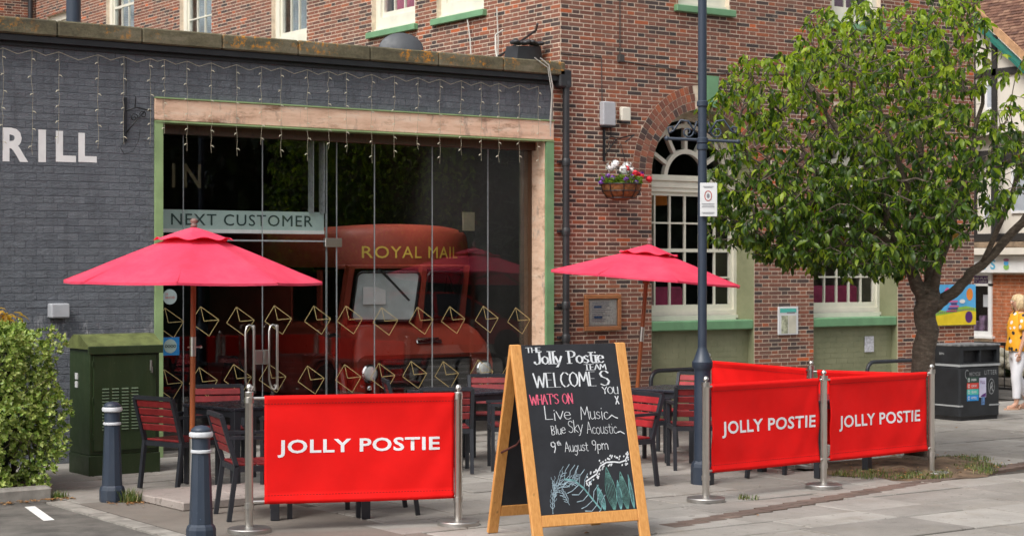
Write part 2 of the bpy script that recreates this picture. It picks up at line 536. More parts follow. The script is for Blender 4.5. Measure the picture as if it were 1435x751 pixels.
def coping_mat():
    t = NT('lichened concrete')
    n = t.noise(3, 6, .7, stretch=(.6, 1, 1.6))
    c = t.ramp(n, [(.3, (.05, .045, .03)), (.5, (.12, .105, .06)), (.7, (.19, .165, .11))])
    c = t.mix(.5, c, t.ramp(t.noise(40, 4), [(.3, .6), (.7, 1.3)]), 'MULTIPLY')
    x = t.node('ShaderNodeSeparateXYZ'); t.l.new(t.coord(), x.inputs[0])
    l1 = t.ramp(t.noise(18, 6, .75), [(.52, 0.0), (.6, .9)])
    l2 = t.ramp(t.noise(1.9, 3), [(.44, 0.0), (.54, 1.0)])
    mid = t.node('ShaderNodeMapRange'); mid.inputs[1].default_value = 4.36; mid.inputs[2].default_value = 4.4; t.l.new(x.outputs[2], mid.inputs[0])
    c = t.mix(t.math('MULTIPLY', t.math('MULTIPLY', l1, l2), mid.outputs[0]), c, (.55, .22, .015))
    t.set(c, .9); t.bump(t.noise(35, 5), .6, .006)
    return t.m


def beam_mat():
    t = NT('peeling timber beam')
    c = t.ramp(t.noise(4, 6, .7, stretch=(.5, 1, 3)), [(.3, (.58, .36, .24)), (.5, (.78, .53, .37)), (.72, (.82, .66, .52))])
    s = t.ramp(t.noise(2.6, 6, .75, stretch=(.6, 1, 2.2)), [(.54, 0.0), (.68, .85)])
    c = t.mix(s, c, (.2, .085, .035))
    s2 = t.ramp(t.noise(6, 5, .7, stretch=(1, 1, .4)), [(.56, 0.0), (.68, .6)])
    c = t.mix(s2, c, (.16, .13, .12))
    t.set(c, .8); t.bump(t.noise(30, 4), .4, .005)
    return t.m


def greenwall_mat():
    t = NT('olive painted brickwork')
    c = t.ramp(t.noise(2.5, 6, .7), [(.3, (.19, .2, .11)), (.7, (.28, .28, .165))])
    t.set(c, .6); t.bump(t.noise(30, 5), .5, .006)
    return t.m


def roof_mat():
    t = NT('clay roof tile')
    r = t.node('ShaderNodeNewGeometry').outputs['Random Per Island']
    c = t.ramp(r, [(0, (.085, .04, .028)), (.5, (.16, .075, .048)), (1, (.25, .14, .09))])
    t.set(c, .9)
    return t.m


def shirt_mat():
    t = NT('orange patterned blouse')
    v = t.node('ShaderNodeTexVoronoi'); v.inputs['Scale'].default_value = 13; t.l.new(t.coord('Object'), v.inputs['Vector'])
    d = t.ramp(v.outputs['Distance'], [(.34, 1.0), (.4, 0.0)], 'LINEAR')
    w = t.ramp(t.node('ShaderNodeSeparateColor').outputs[0], [(0, 0.0), (1, 1.0)])
    sp = t.node('ShaderNodeSeparateColor'); t.l.new(v.outputs['Color'], sp.inputs[0])
    cc = t.ramp(sp.outputs[0], [(0, (.01, .015, .02)), (.5, (.01, .015, .02)), (.55, (.75, .72, .66)), (.75, (.78, .4, .02)), (1, (.78, .4, .02))], 'CONSTANT')
    c = t.mix(d, (.82, .36, .012), cc)
    t.set(c, .7)
    return t.m


M['bark'] = tree_bark(); M['pink'] = canopy_mat(); M['coping'] = coping_mat(); M['beam'] = beam_mat()
M['greenwall'] = greenwall_mat(); M['roof'] = roof_mat(); M['shirt'] = shirt_mat()
M['glass'] = glass_mat('shopfront glass', (.985, .99, .985), 0.0, gain=1.15)
M['wglass'] = glass_mat('old window glass', (.96, .97, .98), 0.02, gain=.85)
M['milky'] = simple('pale windscreen', (.55, .62, .63), .12, var=.12, scale=3)  # opaque pale grey-blue pane, not see-through
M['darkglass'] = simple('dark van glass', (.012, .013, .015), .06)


# ------------------------------------------------------------------ lettering
def text(name, s, w, h, m, parent, loc, rot=(90, 0, 0), bold=0.0, space=1.0, flat=.0015, **kw):
    """flat printed lettering fitted into w x h, centred on loc"""
    cu = bpy.data.curves.new(name, 'FONT'); cu.body = s; cu.size = 1; cu.offset = 0 if 'M' in s else bold; cu.space_character = space
    cu.resolution_u = 3
    to = bpy.data.objects.new(name, cu); col.objects.link(to)
    dg = bpy.context.evaluated_depsgraph_get()
    me = bpy.data.meshes.new_from_object(to.evaluated_get(dg))
    bpy.data.objects.remove(to); bpy.data.curves.remove(cu)
    co = np.empty(len(me.vertices) * 3); me.vertices.foreach_get('co', co); co = co.reshape(-1, 3)
    lo, hi = co.min(0), co.max(0)
    co[:, 0] = (co[:, 0] - (lo[0] + hi[0]) / 2) * w / (hi[0] - lo[0])
    co[:, 1] = (co[:, 1] - (lo[1] + hi[1]) / 2) * h / (hi[1] - lo[1])
    co[:, 2] = flat
    if 'M' in s and bold > 0:      # thicken by a second slightly shifted print
        polys = [list(p.vertices) for p in me.polygons]; n = len(co); d = bold * h * 1.1
        co2 = co.copy(); co2[:, 0] += d; co2[:, 2] += .0006; co3 = co.copy(); co3[:, 1] += d * .6; co3[:, 2] += .0012
        me = bpy.data.meshes.new(name); me.from_pydata(np.concatenate([co, co2, co3]).tolist(), [], polys + [[i + n for i in p] for p in polys] + [[i + 2 * n for i in p] for p in polys])
        co = np.concatenate([co, co2, co3])
    me.vertices.foreach_set('co', co.ravel()); me.materials.clear(); me.materials.append(m); me.update()
    o = bpy.data.objects.new(name, me); col.objects.link(o); o.parent = parent
    o.location = loc; o.rotation_euler = tuple(R(a) for a in rot)
    return tag(o, **kw)


G_ = {
 'T': ([[(0, 1), (.6, 1)], [(.3, 1), (.3, 0)]], .62), 'H': ([[(.05, 1), (.05, 0)], [(.5, 1), (.5, 0)], [(.05, .5), (.5, .5)]], .58),
 'E': ([[(.05, 1), (.05, 0)], [(.05, 1), (.45, 1)], [(.05, .52), (.38, .52)], [(.05, 0), (.47, 0)]], .52),
 'J': ([[(.4, 1), (.4, .2), (.32, .03), (.17, -.02), (.04, .08), (.05, .2)]], .52),
 'P': ([[(.08, 1), (.08, 0)], [(.08, 1), (.3, 1), (.46, .9), (.5, .75), (.44, .58), (.28, .5), (.08, .5)]], .56),
 'A': ([[(0, 0), (.26, 1), (.52, 0)], [(.1, .36), (.42, .36)]], .58), 'M': ([[(.02, 0), (.1, 1), (.34, .35), (.58, 1), (.66, 0)]], .72),
 'W': ([[(0, 1), (.2, 0), (.38, .8), (.58, 0), (.76, 1)]], .82), 'L': ([[(.06, 1), (.06, 0), (.45, 0)]], .48),
 'C': ([[(.56, .84), (.42, .98), (.25, 1), (.08, .8), (.02, .5), (.08, .2), (.25, 0), (.42, .02), (.56, .16)]], .6),
 'O': ([[(.3, 1), (.1, .84), (.02, .5), (.1, .16), (.3, 0), (.5, .16), (.58, .5), (.5, .84), (.3, 1)]], .64),
 'S': ([[(.46, .84), (.34, .98), (.16, .97), (.05, .8), (.12, .6), (.36, .46), (.46, .28), (.38, .07), (.2, 0), (.03, .12)]], .54),
 'Y': ([[(0, 1), (.25, .52), (.5, 1)], [(.25, .52), (.25, 0)]], .54), 'U': ([[(.04, 1), (.04, .25), (.14, .03), (.3, 0), (.44, .1), (.48, .25), (.48, 1)], [(.48, .3), (.48, 0)]], .56),
 'N': ([[(.05, 0), (.05, 1), (.48, 0), (.48, 1)]], .56), 'B': ([[(.08, 1), (.08, 0), (.3, 0), (.44, .12), (.42, .4), (.1, .52)], [(.1, .52), (.36, .62), (.4, .85), (.28, 1), (.0, .98)]], .54),
 'R': ([[(.08, 1), (.08, 0)], [(.08, 1), (.3, 1), (.46, .9), (.5, .75), (.44, .58), (.28, .5), (.08, .5)], [(.26, .5), (.52, 0)]], .56),
 'o': ([[(.24, .6), (.08, .5), (.03, .3), (.08, .1), (.24, 0), (.4, .1), (.45, .3), (.4, .5), (.24, .6)]], .5),
 'l': ([[(.1, 1), (.1, 0)]], .22), 'y': ([[(.02, .6), (.22, .02)], [(.44, .6), (.2, -.05), (.1, -.25), (0, -.26)]], .48),
 's': ([[(.36, .5), (.22, .6), (.07, .52), (.1, .37), (.3, .26), (.36, .12), (.22, 0), (.03, .08)]], .42),
 't': ([[(.15, .85), (.15, .12), (.25, 0), (.34, .05)], [(0, .6), (.32, .6)]], .36),
 'i': ([[(.1, .6), (.1, 0)], [(.08, .82), (.12, .86)]], .22), 'e': ([[(.05, .32), (.42, .34), (.36, .54), (.2, .6), (.06, .48), (.03, .25), (.12, .03), (.28, 0), (.42, .1)]], .47),
 'v': ([[(0, .6), (.2, 0), (.4, .6)]], .42), 'u': ([[(.05, .6), (.05, .15), (.16, 0), (.32, .08), (.38, .2), (.38, .6), (.4, 0)]], .46),
 'c': ([[(.38, .5), (.24, .6), (.08, .5), (.03, .28), (.1, .06), (.26, 0), (.42, .1)]], .44),
 'k': ([[(.05, 1), (.05, 0)], [(.36, .58), (.05, .28), (.38, 0)]], .42), 'p': ([[(.06, .6), (.02, -.35)], [(.05, .5), (.22, .6), (.38, .45), (.36, .15), (.2, .02), (.04, .1)]], .44),
 'm': ([[(.04, .6), (.04, 0), (.04, .4), (.18, .6), (.28, .45), (.28, 0), (.28, .4), (.42, .6), (.54, .42), (.55, 0)]], .62),
 'g': ([[(.38, .5), (.22, .6), (.06, .45), (.08, .1), (.24, .02), (.38, .2), (.4, .6), (.36, -.2), (.2, -.36), (.05, -.25)]], .47),
 'h': ([[(.05, 1), (.05, 0), (.06, .4), (.22, .6), (.34, .45), (.36, 0)]], .42), 'a': ([[(.36, .5), (.2, .6), (.05, .4), (.06, .1), (.2, 0), (.36, .2), (.38, .6), (.4, 0)]], .46),
 '9': ([[(.36, .8), (.24, 1), (.06, .92), (.03, .66), (.16, .5), (.34, .6), (.38, .85), (.34, .3), (.24, 0)]], .46),
 'x': ([[(0, .6), (.36, 0)], [(.36, .6), (0, 0)]], .42), "'": ([[(.06, 1), (.04, .8)]], .16), ' ': ([], .4),
}


def chalk_text(mb, s, x, z, h, wid=1.0, nib=(.06, .02), serif=0, jit=.0, slope=0.0, seed=1):
    """handwriting as flat nib strokes in the plane y=0; x,z is the lower left corner; returns the end x"""
    r = random.Random(seed)
    cx = x
    for ch in s:
        strokes, adv = G_[ch]
        dy = r.uniform(-jit, jit) * h; sl = 1 + r.uniform(-jit, jit) * 1.5
        for st in strokes:
            pts = [(cx + p[0] * h * wid * sl, z + dy + p[1] * h * sl + (cx - x) * slope) for p in st]
            nx, nz = nib[0] * h * wid, nib[1] * h
            for (a, b) in zip(pts, pts[1:]):
                d = math.hypot(b[0] - a[0], b[1] - a[1]) or 1
                n0 = (-(b[1] - a[1]) / d, (b[0] - a[0]) / d)
                # nib width projected on the stroke normal, never thinner than nz
                wn_ = max(abs(n0[0]) * nx, nz) / 2
                ex = ((b[0] - a[0]) / d * nz * .4, (b[1] - a[1]) / d * nz * .4)
                q = [(a[0] - ex[0] + n0[0] * wn_, a[1] - ex[1] + n0[1] * wn_), (b[0] + ex[0] + n0[0] * wn_, b[1] + ex[1] + n0[1] * wn_),
                     (b[0] + ex[0] - n0[0] * wn_, b[1] + ex[1] - n0[1] * wn_), (a[0] - ex[0] - n0[0] * wn_, a[1] - ex[1] - n0[1] * wn_)]
                mb.add([(p[0], 0, p[1]) for p in q], [(0, 1, 2, 3)])
            if serif and len(st) >= 2:
                for e, o_ in ((0, 1), (-1, -2)):
                    if abs(st[e][0] - st[o_][0]) < .03 and abs(st[e][1] - st[o_][1]) > .3:
                        px, pz = pts[e]
                        sw = nx * .95 + .05 * h
                        mb.add([(px - sw, 0, pz - nz * .7), (px + sw, 0, pz - nz * .7), (px + sw, 0, pz + nz * .7), (px - sw, 0, pz + nz * .7)], [(0, 1, 2, 3)])
        cx += adv * h * wid * sl
    return cx


def polyline_ribbon(mb, pts, w):
    for a, b in zip(pts, pts[1:]):
        d = math.hypot(b[0] - a[0], b[1] - a[1]) or 1
        n = (-(b[1] - a[1]) / d * w / 2, (b[0] - a[0]) / d * w / 2)
        e = ((b[0] - a[0]) / d * w * .3, (b[1] - a[1]) / d * w * .3)
        mb.add([(a[0] - e[0] + n[0], 0, a[1] - e[1] + n[1]), (b[0] + e[0] + n[0], 0, b[1] + e[1] + n[1]), (b[0] + e[0] - n[0], 0, b[1] + e[1] - n[1]), (a[0] - e[0] - n[0], 0, a[1] - e[1] - n[1])], [(0, 1, 2, 3)])


# ------------------------------------------------------------------ ground
gb = MB(); gb.add([(-300, -300, -.03), (300, -300, -.03), (300, 300, -.03), (-300, 300, -.03)], [(0, 1, 2, 3)])
ground = gb.build('ground', M['joint'], kind='structure')
rd = MB(); rd.add([(8.9, -40, -.012), (60, -40, -.012), (60, 60, -.012), (8.9, 60, -.012)], [(0, 1, 2, 3)])
rd.add([(-60, -60, -.012), (8.9, -60, -.012), (8.9, -13.5, -.012), (-60, -13.5, -.012)], [(0, 1, 2, 3)])
rd.build('road', M['asphalt'], kind='structure')

# strip line runs from (-4.33,-7.05) to (1.65,-5.71) and on
def strip_y(x): return -7.05 + (x + 4.33) * (1.34 / 5.98)
pave = MB(); pave.add([(-7.45, -13.5, -.024), (8.9, -13.5, -.024), (8.9, 18, -.024), (-7.45, 18, -.024)], [(0, 1, 2, 3)])
pavement = pave.build('pavement', M['joint'], kind='structure')
slabs = []
def add_slab(x0, y0, x1, y1):
    if x1 - x0 < .05 or y1 - y0 < .05: return
    slabs.append((x0, y0, x1, y1))
y = -13.4; row = 0
BEDX = (-.35, 1.25, -6.0, -4.6)
while y < 2.4:
    hgt = (.45, .6, .45, .6, .75)[row % 5]
    x = -7.4 + (.0, -.35, -.6, -.2)[row % 4]
    while x < 8.9:
        w = (.6, .9, .75, .9, .6, .75)[rng.randrange(6)] * (1.3 if y < -7 else 1)
        x1 = min(x + w, 8.88); x0 = max(x, -7.42)
        cx_, cy_ = (x0 + x1) / 2, y + hgt / 2
        inbed = BEDX[0] < cx_ < BEDX[1] and BEDX[2] < cy_ < BEDX[3]
        tar = cx_ < -5.9 and cy_ < -3.1
        if not inbed and not tar and not (cy_ > -.0): add_slab(x0, y, x1, y + hgt)
        x = x + w
    y += hgt; row += 1
slab_me = {}
def slab_dist(s): return math.hypot((s[0] + s[2]) / 2 - CX, (s[1] + s[3]) / 2 - CY)
def inview(x, y, m=1.08):
    dx, dy = x - CX, y - CY; th = R(YAW)
    D = dx * math.sin(th) + dy * math.cos(th); X = dx * math.cos(th) - dy * math.sin(th)
    return D > 11.5 and abs(X / D) < .2845 * m
vis = sorted([s for s in slabs if inview((s[0] + s[2]) / 2, (s[1] + s[3]) / 2)], key=slab_dist)
single = set(vis[:300])
sj = MB()
for s in slabs:
    j = .007; jy = rng.choice((.008, .012, .018))
    dz = rng.uniform(-.005, .005)
    w, h = s[2] - s[0] - 2 * j, s[3] - s[1] - 2 * jy
    if s in single:
        key = (round(w, 2), round(h, 2))
        if key not in slab_me:
            b = MB(); q = .006
            vs = [(-w / 2, -h / 2, -.04), (w / 2, -h / 2, -.04), (w / 2, h / 2, -.04), (-w / 2, h / 2, -.04), (-w / 2, -h / 2, -q), (w / 2, -h / 2, -q), (w / 2, h / 2, -q), (-w / 2, h / 2, -q),
                  (-w / 2 + q, -h / 2 + q, 0), (w / 2 - q, -h / 2 + q, 0), (w / 2 - q, h / 2 - q, 0), (-w / 2 + q, h / 2 - q, 0)]
            b.add(vs, [(0, 1, 5, 4), (1, 2, 6, 5), (2, 3, 7, 6), (3, 0, 4, 7), (4, 5, 9, 8), (5, 6, 10, 9), (6, 7, 11, 10), (7, 4, 8, 11), (8, 9, 10, 11)])
            slab_me[key] = b.mesh('paving_slab', M['slab_o'])
        inst('paving_slab', slab_me[key], pavement, ((s[0] + s[2]) / 2, (s[1] + s[3]) / 2, dz), (rng.uniform(-.004, .004), rng.uniform(-.004, .004), rng.uniform(-.003, .003)))
    else:
        sj.box((s[0] + j, s[1] + j, -.04), (s[2] - j, s[3] - j, dz))
sj.build('paving', M['slab_i'], pavement, kind='stuff')
# worn tarmac apron around the bollards and the parking bay
tm = MB(); tm.add([(-7.42, -13.4, .0), (-5.93, -13.4, 0), (-5.93, -3.1, 0), (-7.42, -3.1, 0)], [(0, 1, 2, 3)])
tm.build('tarmac_apron', M['browntar'], kind='structure')
pk = MB(); pk.add([(-30, -13.4, -.008), (-7.62, -13.4, -.008), (-7.62, -2.62, -.008), (-30, -2.62, -.008)], [(0, 1, 2, 3)])
pk.build('parking_bay', M['asphalt'], kind='structure')
pl = MB(); pl.add([(-8.02, -3.9, -.004), (-7.93, -3.9, -.004), (-7.76, -3.0, -.004), (-7.85, -3.0, -.004)], [(0, 1, 2, 3)])
pl.build('bay_marking', M['paintline'], kind='structure')
eb = MB()
for k in range(11):
    eb.box((-7.61, -13.3 + k * .95, -.05), (-7.44, -13.3 + k * .95 + .93, .004))
eb.build('edging_kerb', M['kerb'], kind='structure')
kb = MB()
for k in range(8):
    kb.bev((-7.44 - (k + 1) * .62, -2.6, -.05), (-7.45 - k * .62, -2.44, .1), .02)
kb.build('kerb', M['kerb'], kind='structure')
# planting bed behind the kerb, under the hedge
bd = MB(); bd.add([(-14, -2.44, .06), (-7.42, -2.44, .06), (-7.42, -.9, .06), (-14, -.9, .06)], [(0, 1, 2, 3)])
bd.build('flower_bed_soil', M['soil'], kind='structure')
# brown paver strip
st = MB()
xs = -4.2; k = 0
while xs < 8.8:
    yb = strip_y(xs + .1)
    for q in range(2):
        st.box((xs + .004, yb - .11 + q * .1, -.03), (xs + .206, yb - .11 + q * .1 + .093, .0055 + rng.uniform(-.001, .001)))
    xs += .21
st.build('paver_strip', M['stripbrick'], kind='structure')
# soil patch round the tree
sp = MB(); n = 40; ring = []
for k in range(n):
    a = 2 * PI * k / n
    rr = 1 + .12 * math.sin(3 * a + 1) + .08 * math.sin(7 * a) + rng.uniform(-.04, .04)
    ring.append((.45 + 1.15 * rr * math.cos(a), -5.28 + .82 * rr * math.sin(a) + .2 * math.cos(a) * 1.0, .003))
mid_ = [(.45 + (p[0] - .45) * .55, -5.25 + (p[1] + 5.25) * .55, .05 + rng.uniform(-.02, .02)) for p in ring]
sp.add(ring + mid_ + [(.5, -5.2, .07)], [(i, (i + 1) % n, n + (i + 1) % n, n + i) for i in range(n)] + [(n + i, n + (i + 1) % n, 2 * n) for i in range(n)])
sp.build('soil_patch', M['soil'], smooth='all', kind='structure')

# grass tufts and fallen leaves
def blades(mb, cx, cy, z, n, rad, h, seed=0):
    r = random.Random(seed)
    for _ in range(n):
        a = r.uniform(0, 2 * PI); d = rad * math.sqrt(r.random()); x, y_ = cx + d * math.cos(a), cy + d * math.sin(a)
        t = r.uniform(0, 2 * PI); hh = h * r.uniform(.4, 1.2); w = .004; lx, ly = math.cos(t) * hh * .5, math.sin(t) * hh * .5
        s = (-math.sin(t) * w, math.cos(t) * w)
        mb.add([(x - s[0], y_ - s[1], z), (x + s[0], y_ + s[1], z), (x + lx * .4 + s[0] * .7, y_ + ly * .4 + s[1] * .7, z + hh * .6), (x + lx * .4 - s[0] * .7, y_ + ly * .4 - s[1] * .7, z + hh * .6), (x + lx, y_ + ly, z + hh * .95)], [(0, 1, 2, 3), (3, 2, 4)])
gm = MB()
for i in range(60):
    a = rng.uniform(PI * .9, 2.05 * PI); q = rng.uniform(.55, 1.0)
    blades(gm, .45 + 1.15 * q * math.cos(a), -5.28 + .82 * q * math.sin(a) + .2 * math.cos(a), .01, 34, .12, .05, i)
blades(gm, -2.55, -6.15, .0, 60, .09, .05, 99)
gm.build('grass', M['grass'], kind='stuff', label='short grass in the bare soil round the tree')
wd = MB()
for (x, y_, s_) in ((-7.0, -3.28, 4), (-7.05, -3.2, 5), (-7.43, -2.55, 6), (-7.5, -2.5, 8), (-7.38, -2.62, 9), (-7.3, -5.9, 10)):
    blades(wd, x, y_, 0, 60 if s_ != 4 else 90, .07, .06 if s_ not in (4, 5) else .12, s_)
wd.build('weeds', M['grass'], kind='stuff', label='weeds growing out of the kerb and bollard joints')
fl = MB()
for _ in range(420):
    c = rng.random()
    if c < .45: x, y_, z = rng.uniform(-9, -7.3), -2.68 - abs(rng.gauss(0, .09)), .003
    elif c < .7: x, y_, z = rng.gauss(-6.95, .12), rng.gauss(-3.3, .1), .006
    elif c < .9: x, y_, z = rng.uniform(-.6, 1.5), rng.uniform(-6.2, -4.6), .05
    else: x, y_, z = rng.uniform(-8, 6), rng.uniform(-12, -1), .006
    s_ = rng.uniform(.012, .03); a = rng.uniform(0, 6.28)
    ca, sa = math.cos(a) * s_, math.sin(a) * s_
    fl.add([(x + ca, y_ + sa, z), (x - sa * .5, y_ + ca * .5, z + .008), (x - ca, y_ - sa, z + .004), (x + sa * .5, y_ - ca * .5, z + .01)], [(0, 1, 2, 3)])
lt = MB()
for _ in range(70):
    x, y_ = rng.uniform(-7, 7), rng.uniform(-11, -.5); a = rng.uniform(0, 6.28)
    lt.tube([(x, y_, .008), (x + .025 * math.cos(a), y_ + .025 * math.sin(a), .008)], .004, 5)
for _ in range(90):
    x, y_ = rng.uniform(-7, 8), rng.uniform(-12, -.4); s_ = rng.uniform(.01, .022)
    lt.add([(x + s_ * math.cos(k * PI / 4) * rng.uniform(.8, 1.1), y_ + s_ * math.sin(k * PI / 4), .0055) for k in range(8)], [tuple(range(8))])
lt.build('litter', simple('grubby litter', (.4, .37, .32), .8, var=.5, scale=2), kind='stuff', label='cigarette ends and pale gum spots trodden into the paving')
fl.build('fallen_leaves', M['deadleaf'], kind='stuff', label='dry leaves gathered along the kerb')

# ------------------------------------------------------------------ brickwork
def cuts(a0, a1, z0, z1, holes):
    """solid intervals of one course; each end is (x at bottom, x at top)"""
    segs = [((a0, a0), (a1, a1))]
    for h in holes:
        r = h(z0, z1)
        if r is None: continue
        (lb, lt), (rb, rt) = r
        out = []
        for (p, q) in segs:
            if rb <= p[0] or lb >= q[0]: out.append((p, q)); continue
            if lb > p[0] + .02: out.append((p, (lb, lt)))
            if rb < q[0] - .02: out.append(((rb, rt), q))
        segs = out
    return segs


def rect_hole(x0, x1, za, zb):
    return lambda z0, z1: ((x0, x0), (x1, x1)) if (z0 + z1) / 2 > za and (z0 + z1) / 2 < zb else None


def arch_hole(cx, zs, rad):
    def f(z0, z1):
        zc = (z0 + z1) / 2
        if zc < zs or zc > zs + rad: return None
        def half(z):
            d = rad * rad - (max(z, zs) - zs) ** 2
            return math.sqrt(d) if d > 0 else 0.0
        return ((cx - half(z0), cx - half(z1)), (cx + half(z0), cx + half(z1)))
    return f


def lay_bricks(a0, a1, z0, z1, holes, course=.053, stretch=.2175, head=.105, joint=.012, bond='flemish', seed=1):
    """list of bricks: (left bottom, left top, right bottom, right top, z0, z1, kind)"""
    r = random.Random(seed); out = []
    n = int((z1 - z0) / course); rowi = 0
    for i in range(n):
        zb = z0 + i * course; zt = zb + course - joint * .95
        for (p, q) in cuts(a0, a1, zb, zt, holes):
            x = a0 - (0.169 if i % 2 else 0) - .05
            if bond != 'flemish': x = a0 - (.1125 if i % 2 else 0)
            hd = False
            while x < q[0]:
                w = head if hd and bond == 'flemish' else stretch
                if bond != 'flemish': w = stretch
                if bond == 'english' and i % 4 == 3: w = head
                l, rr = x + joint / 2, x + w + joint / 2
                lb, lt, rb, rt = l, l, rr, rr
                if l < p[0] + joint * .6: lb, lt = p[0] + joint * .3, p[1] + joint * .3
                if rr > q[0] - joint * .6: rb, rt = q[0] - joint * .3, q[1] - joint * .3
                x += w + joint
                hd = not hd
                if rr < p[0] + .015 or rb - lb < .018: continue
                full = (lb == l and rb == rr)
                out.append((lb, lt, rb, rt, zb, zt, ('h' if w == head else 's') if full else 'c'))
    return out


def brick_box(mb, fr, b, proud, depth=.02, r=None):
    o, ax, nr = fr
    lb, lt, rb, rt, zb, zt, _ = b
    pr = proud + (r.uniform(-.0015, .0015) if r else 0)
    def P(a, z, d): return (o[0] + ax[0] * a + nr[0] * d, o[1] + ax[1] * a + nr[1] * d, z)
    vs = [P(lb, zb, pr), P(rb, zb, pr), P(rt, zt, pr), P(lt, zt, pr), P(lb, zb, -depth), P(rb, zb, -depth), P(rt, zt, -depth), P(lt, zt, -depth)]
    mb.add(vs, [(0, 1, 2, 3), (0, 4, 5, 1), (1, 5, 6, 2), (2, 6, 7, 3), (3, 7, 4, 0)])


def brick_singles(bricks, fr, parent, mat, proud, wanted, key):
    """the bricks that show largest become objects of their own; returns the rest"""
    o, ax, nr = fr
    full = [b for b in bricks if b[6] in 'sh' and wanted(b)]
    full.sort(key=key)
    one = full[:300]; ids = set(id(b) for b in one)
    mes = {}
    ang = math.atan2(ax[1], ax[0])
    for b in one:
        w, h = b[2] - b[0], b[5] - b[4]
        k = (round(w, 3), round(h, 3))
        if k not in mes:
            m_ = MB(); q = .003
            m_.add([(-w / 2, -proud + q, -h / 2), (w / 2, -proud + q, -h / 2), (w / 2, -proud + q, h / 2), (-w / 2, -proud + q, h / 2),
                    (-w / 2, .02, -h / 2), (w / 2, .02, -h / 2), (w / 2, .02, h / 2), (-w / 2, .02, h / 2),
                    (-w / 2 + q, -proud, -h / 2 + q), (w / 2 - q, -proud, -h / 2 + q), (w / 2 - q, -proud, h / 2 - q), (-w / 2 + q, -proud, h / 2 - q)],
                   [(8, 9, 10, 11), (0, 1, 9, 8), (1, 2, 10, 9), (2, 3, 11, 10), (3, 0, 8, 11), (0, 4, 5, 1), (1, 5, 6, 2), (2, 6, 7, 3), (3, 7, 4, 0)])
            mes[k] = m_.mesh('brick', mat)
        a = (b[0] + b[2]) / 2
        inst('brick', mes[k], parent, (o[0] + ax[0] * a, o[1] + ax[1] * a, (b[4] + b[5]) / 2), (0, rng.uniform(-.004, .004), ang + rng.uniform(-.003, .003)))
    return [b for b in bricks if id(b) not in ids]


# ------------------------------------------------------------------ the brick pub (main building)
pub = empty('brick_pub', (0, 0, 0), 0, 'tall red brick pub building with tall arched sash windows and green sills', 'building')
ARCH = [(2.332, .884, 3.18), (5.137, .828, 3.18)]
Z_SB, Z_ST = 1.19, 1.315         # green sill bottom and top
holes = []
for cx, hw, zs in ARCH:
    holes += [rect_hole(cx - hw, cx + hw, 0, zs), arch_hole(cx, zs, hw + .315)]
UP = [(2.33, .44), (5.137, .48)]
for cx, hw in UP: holes.append(rect_hole(cx - hw, cx + hw, 5.3, 8.2))
holes.append(rect_hole(2.23, 2.53, 4.1, 4.5))
FR = ((0, 0), (1, 0), (0, -1))
bA = lay_bricks(-.115, 7.58, .0, 4.30, holes, seed=3) + lay_bricks(-.0, 7.58, 4.293, 9.0, holes, seed=4)
rest = brick_singles(bA, FR, pub, M['brick_o'], .003, lambda b: .9 < b[4] < 5.9 and b[0] > .02, lambda b: b[0] + .25 * abs(b[4] - 3))
mb = MB()
for b in rest: brick_box(mb, FR, b, .003, r=rng)
# side wall facing -x, above the extension roof
sw_holes = []
SIDEW = [(1.67, 2.8, 5.27), (3.35, 4.52, 5.27), (6.45, 7.6, 5.3), (9.75, 11.0, 5.3), (12.95, 14.25, 5.3), (15.9, 17.3, 5.3)]
# in the side wall the a axis runs towards -y (to the right in view); a = 18 - y
for (ya, yb, zs) in SIDEW: sw_holes.append(rect_hole(18 - yb, 18 - ya, zs, 7.05 if ya > 14 else 8.2))
FS = ((0, 18), (0, -1), (-1, 0))
bS = lay_bricks(0, 18.0, 4.293, 9.0, sw_holes, seed=5)
for b in bS: brick_box(mb, FS, b, .003, r=rng)
FW = ((-7, 18), (1, 0), (0, -1))
for b in lay_bricks(0, 7.0, 6.2, 9.0, [], seed=6): brick_box(mb, FW, b, .003, r=rng)
# arch rings: three rings of headers
for cx, hw, zs in ARCH:
    for ring_ in range(3):
        ra, rb = hw + .005 + ring_ * .105, hw + .1 + ring_ * .105
        nb = int(PI * (ra + .05) / .0765)
        for k in range(nb):
            a0 = PI * k / nb + .006 / ra * .9; a1 = PI * (k + 1) / nb - .006 / ra * .9
            # keystone gap
            am = (a0 + a1) / 2
            if abs(math.cos(am)) * rb < .15 + .02 and cx < 3: continue
            P = lambda a, r_: (cx - math.cos(a) * r_, zs + math.sin(a) * r_)
            q = [P(a0, ra), P(a1, ra), P(a1, rb), P(a0, rb)]
            vs = [(p[0], -.007, p[1]) for p in q] + [(p[0], .02, p[1]) for p in q]
            mb.add(vs, [(0, 1, 2, 3), (0, 4, 5, 1), (1, 5, 6, 2), (2, 6, 7, 3), (3, 7, 4, 0)])
mb.build('brickwork', M['brick_i'], pub, kind='stuff')
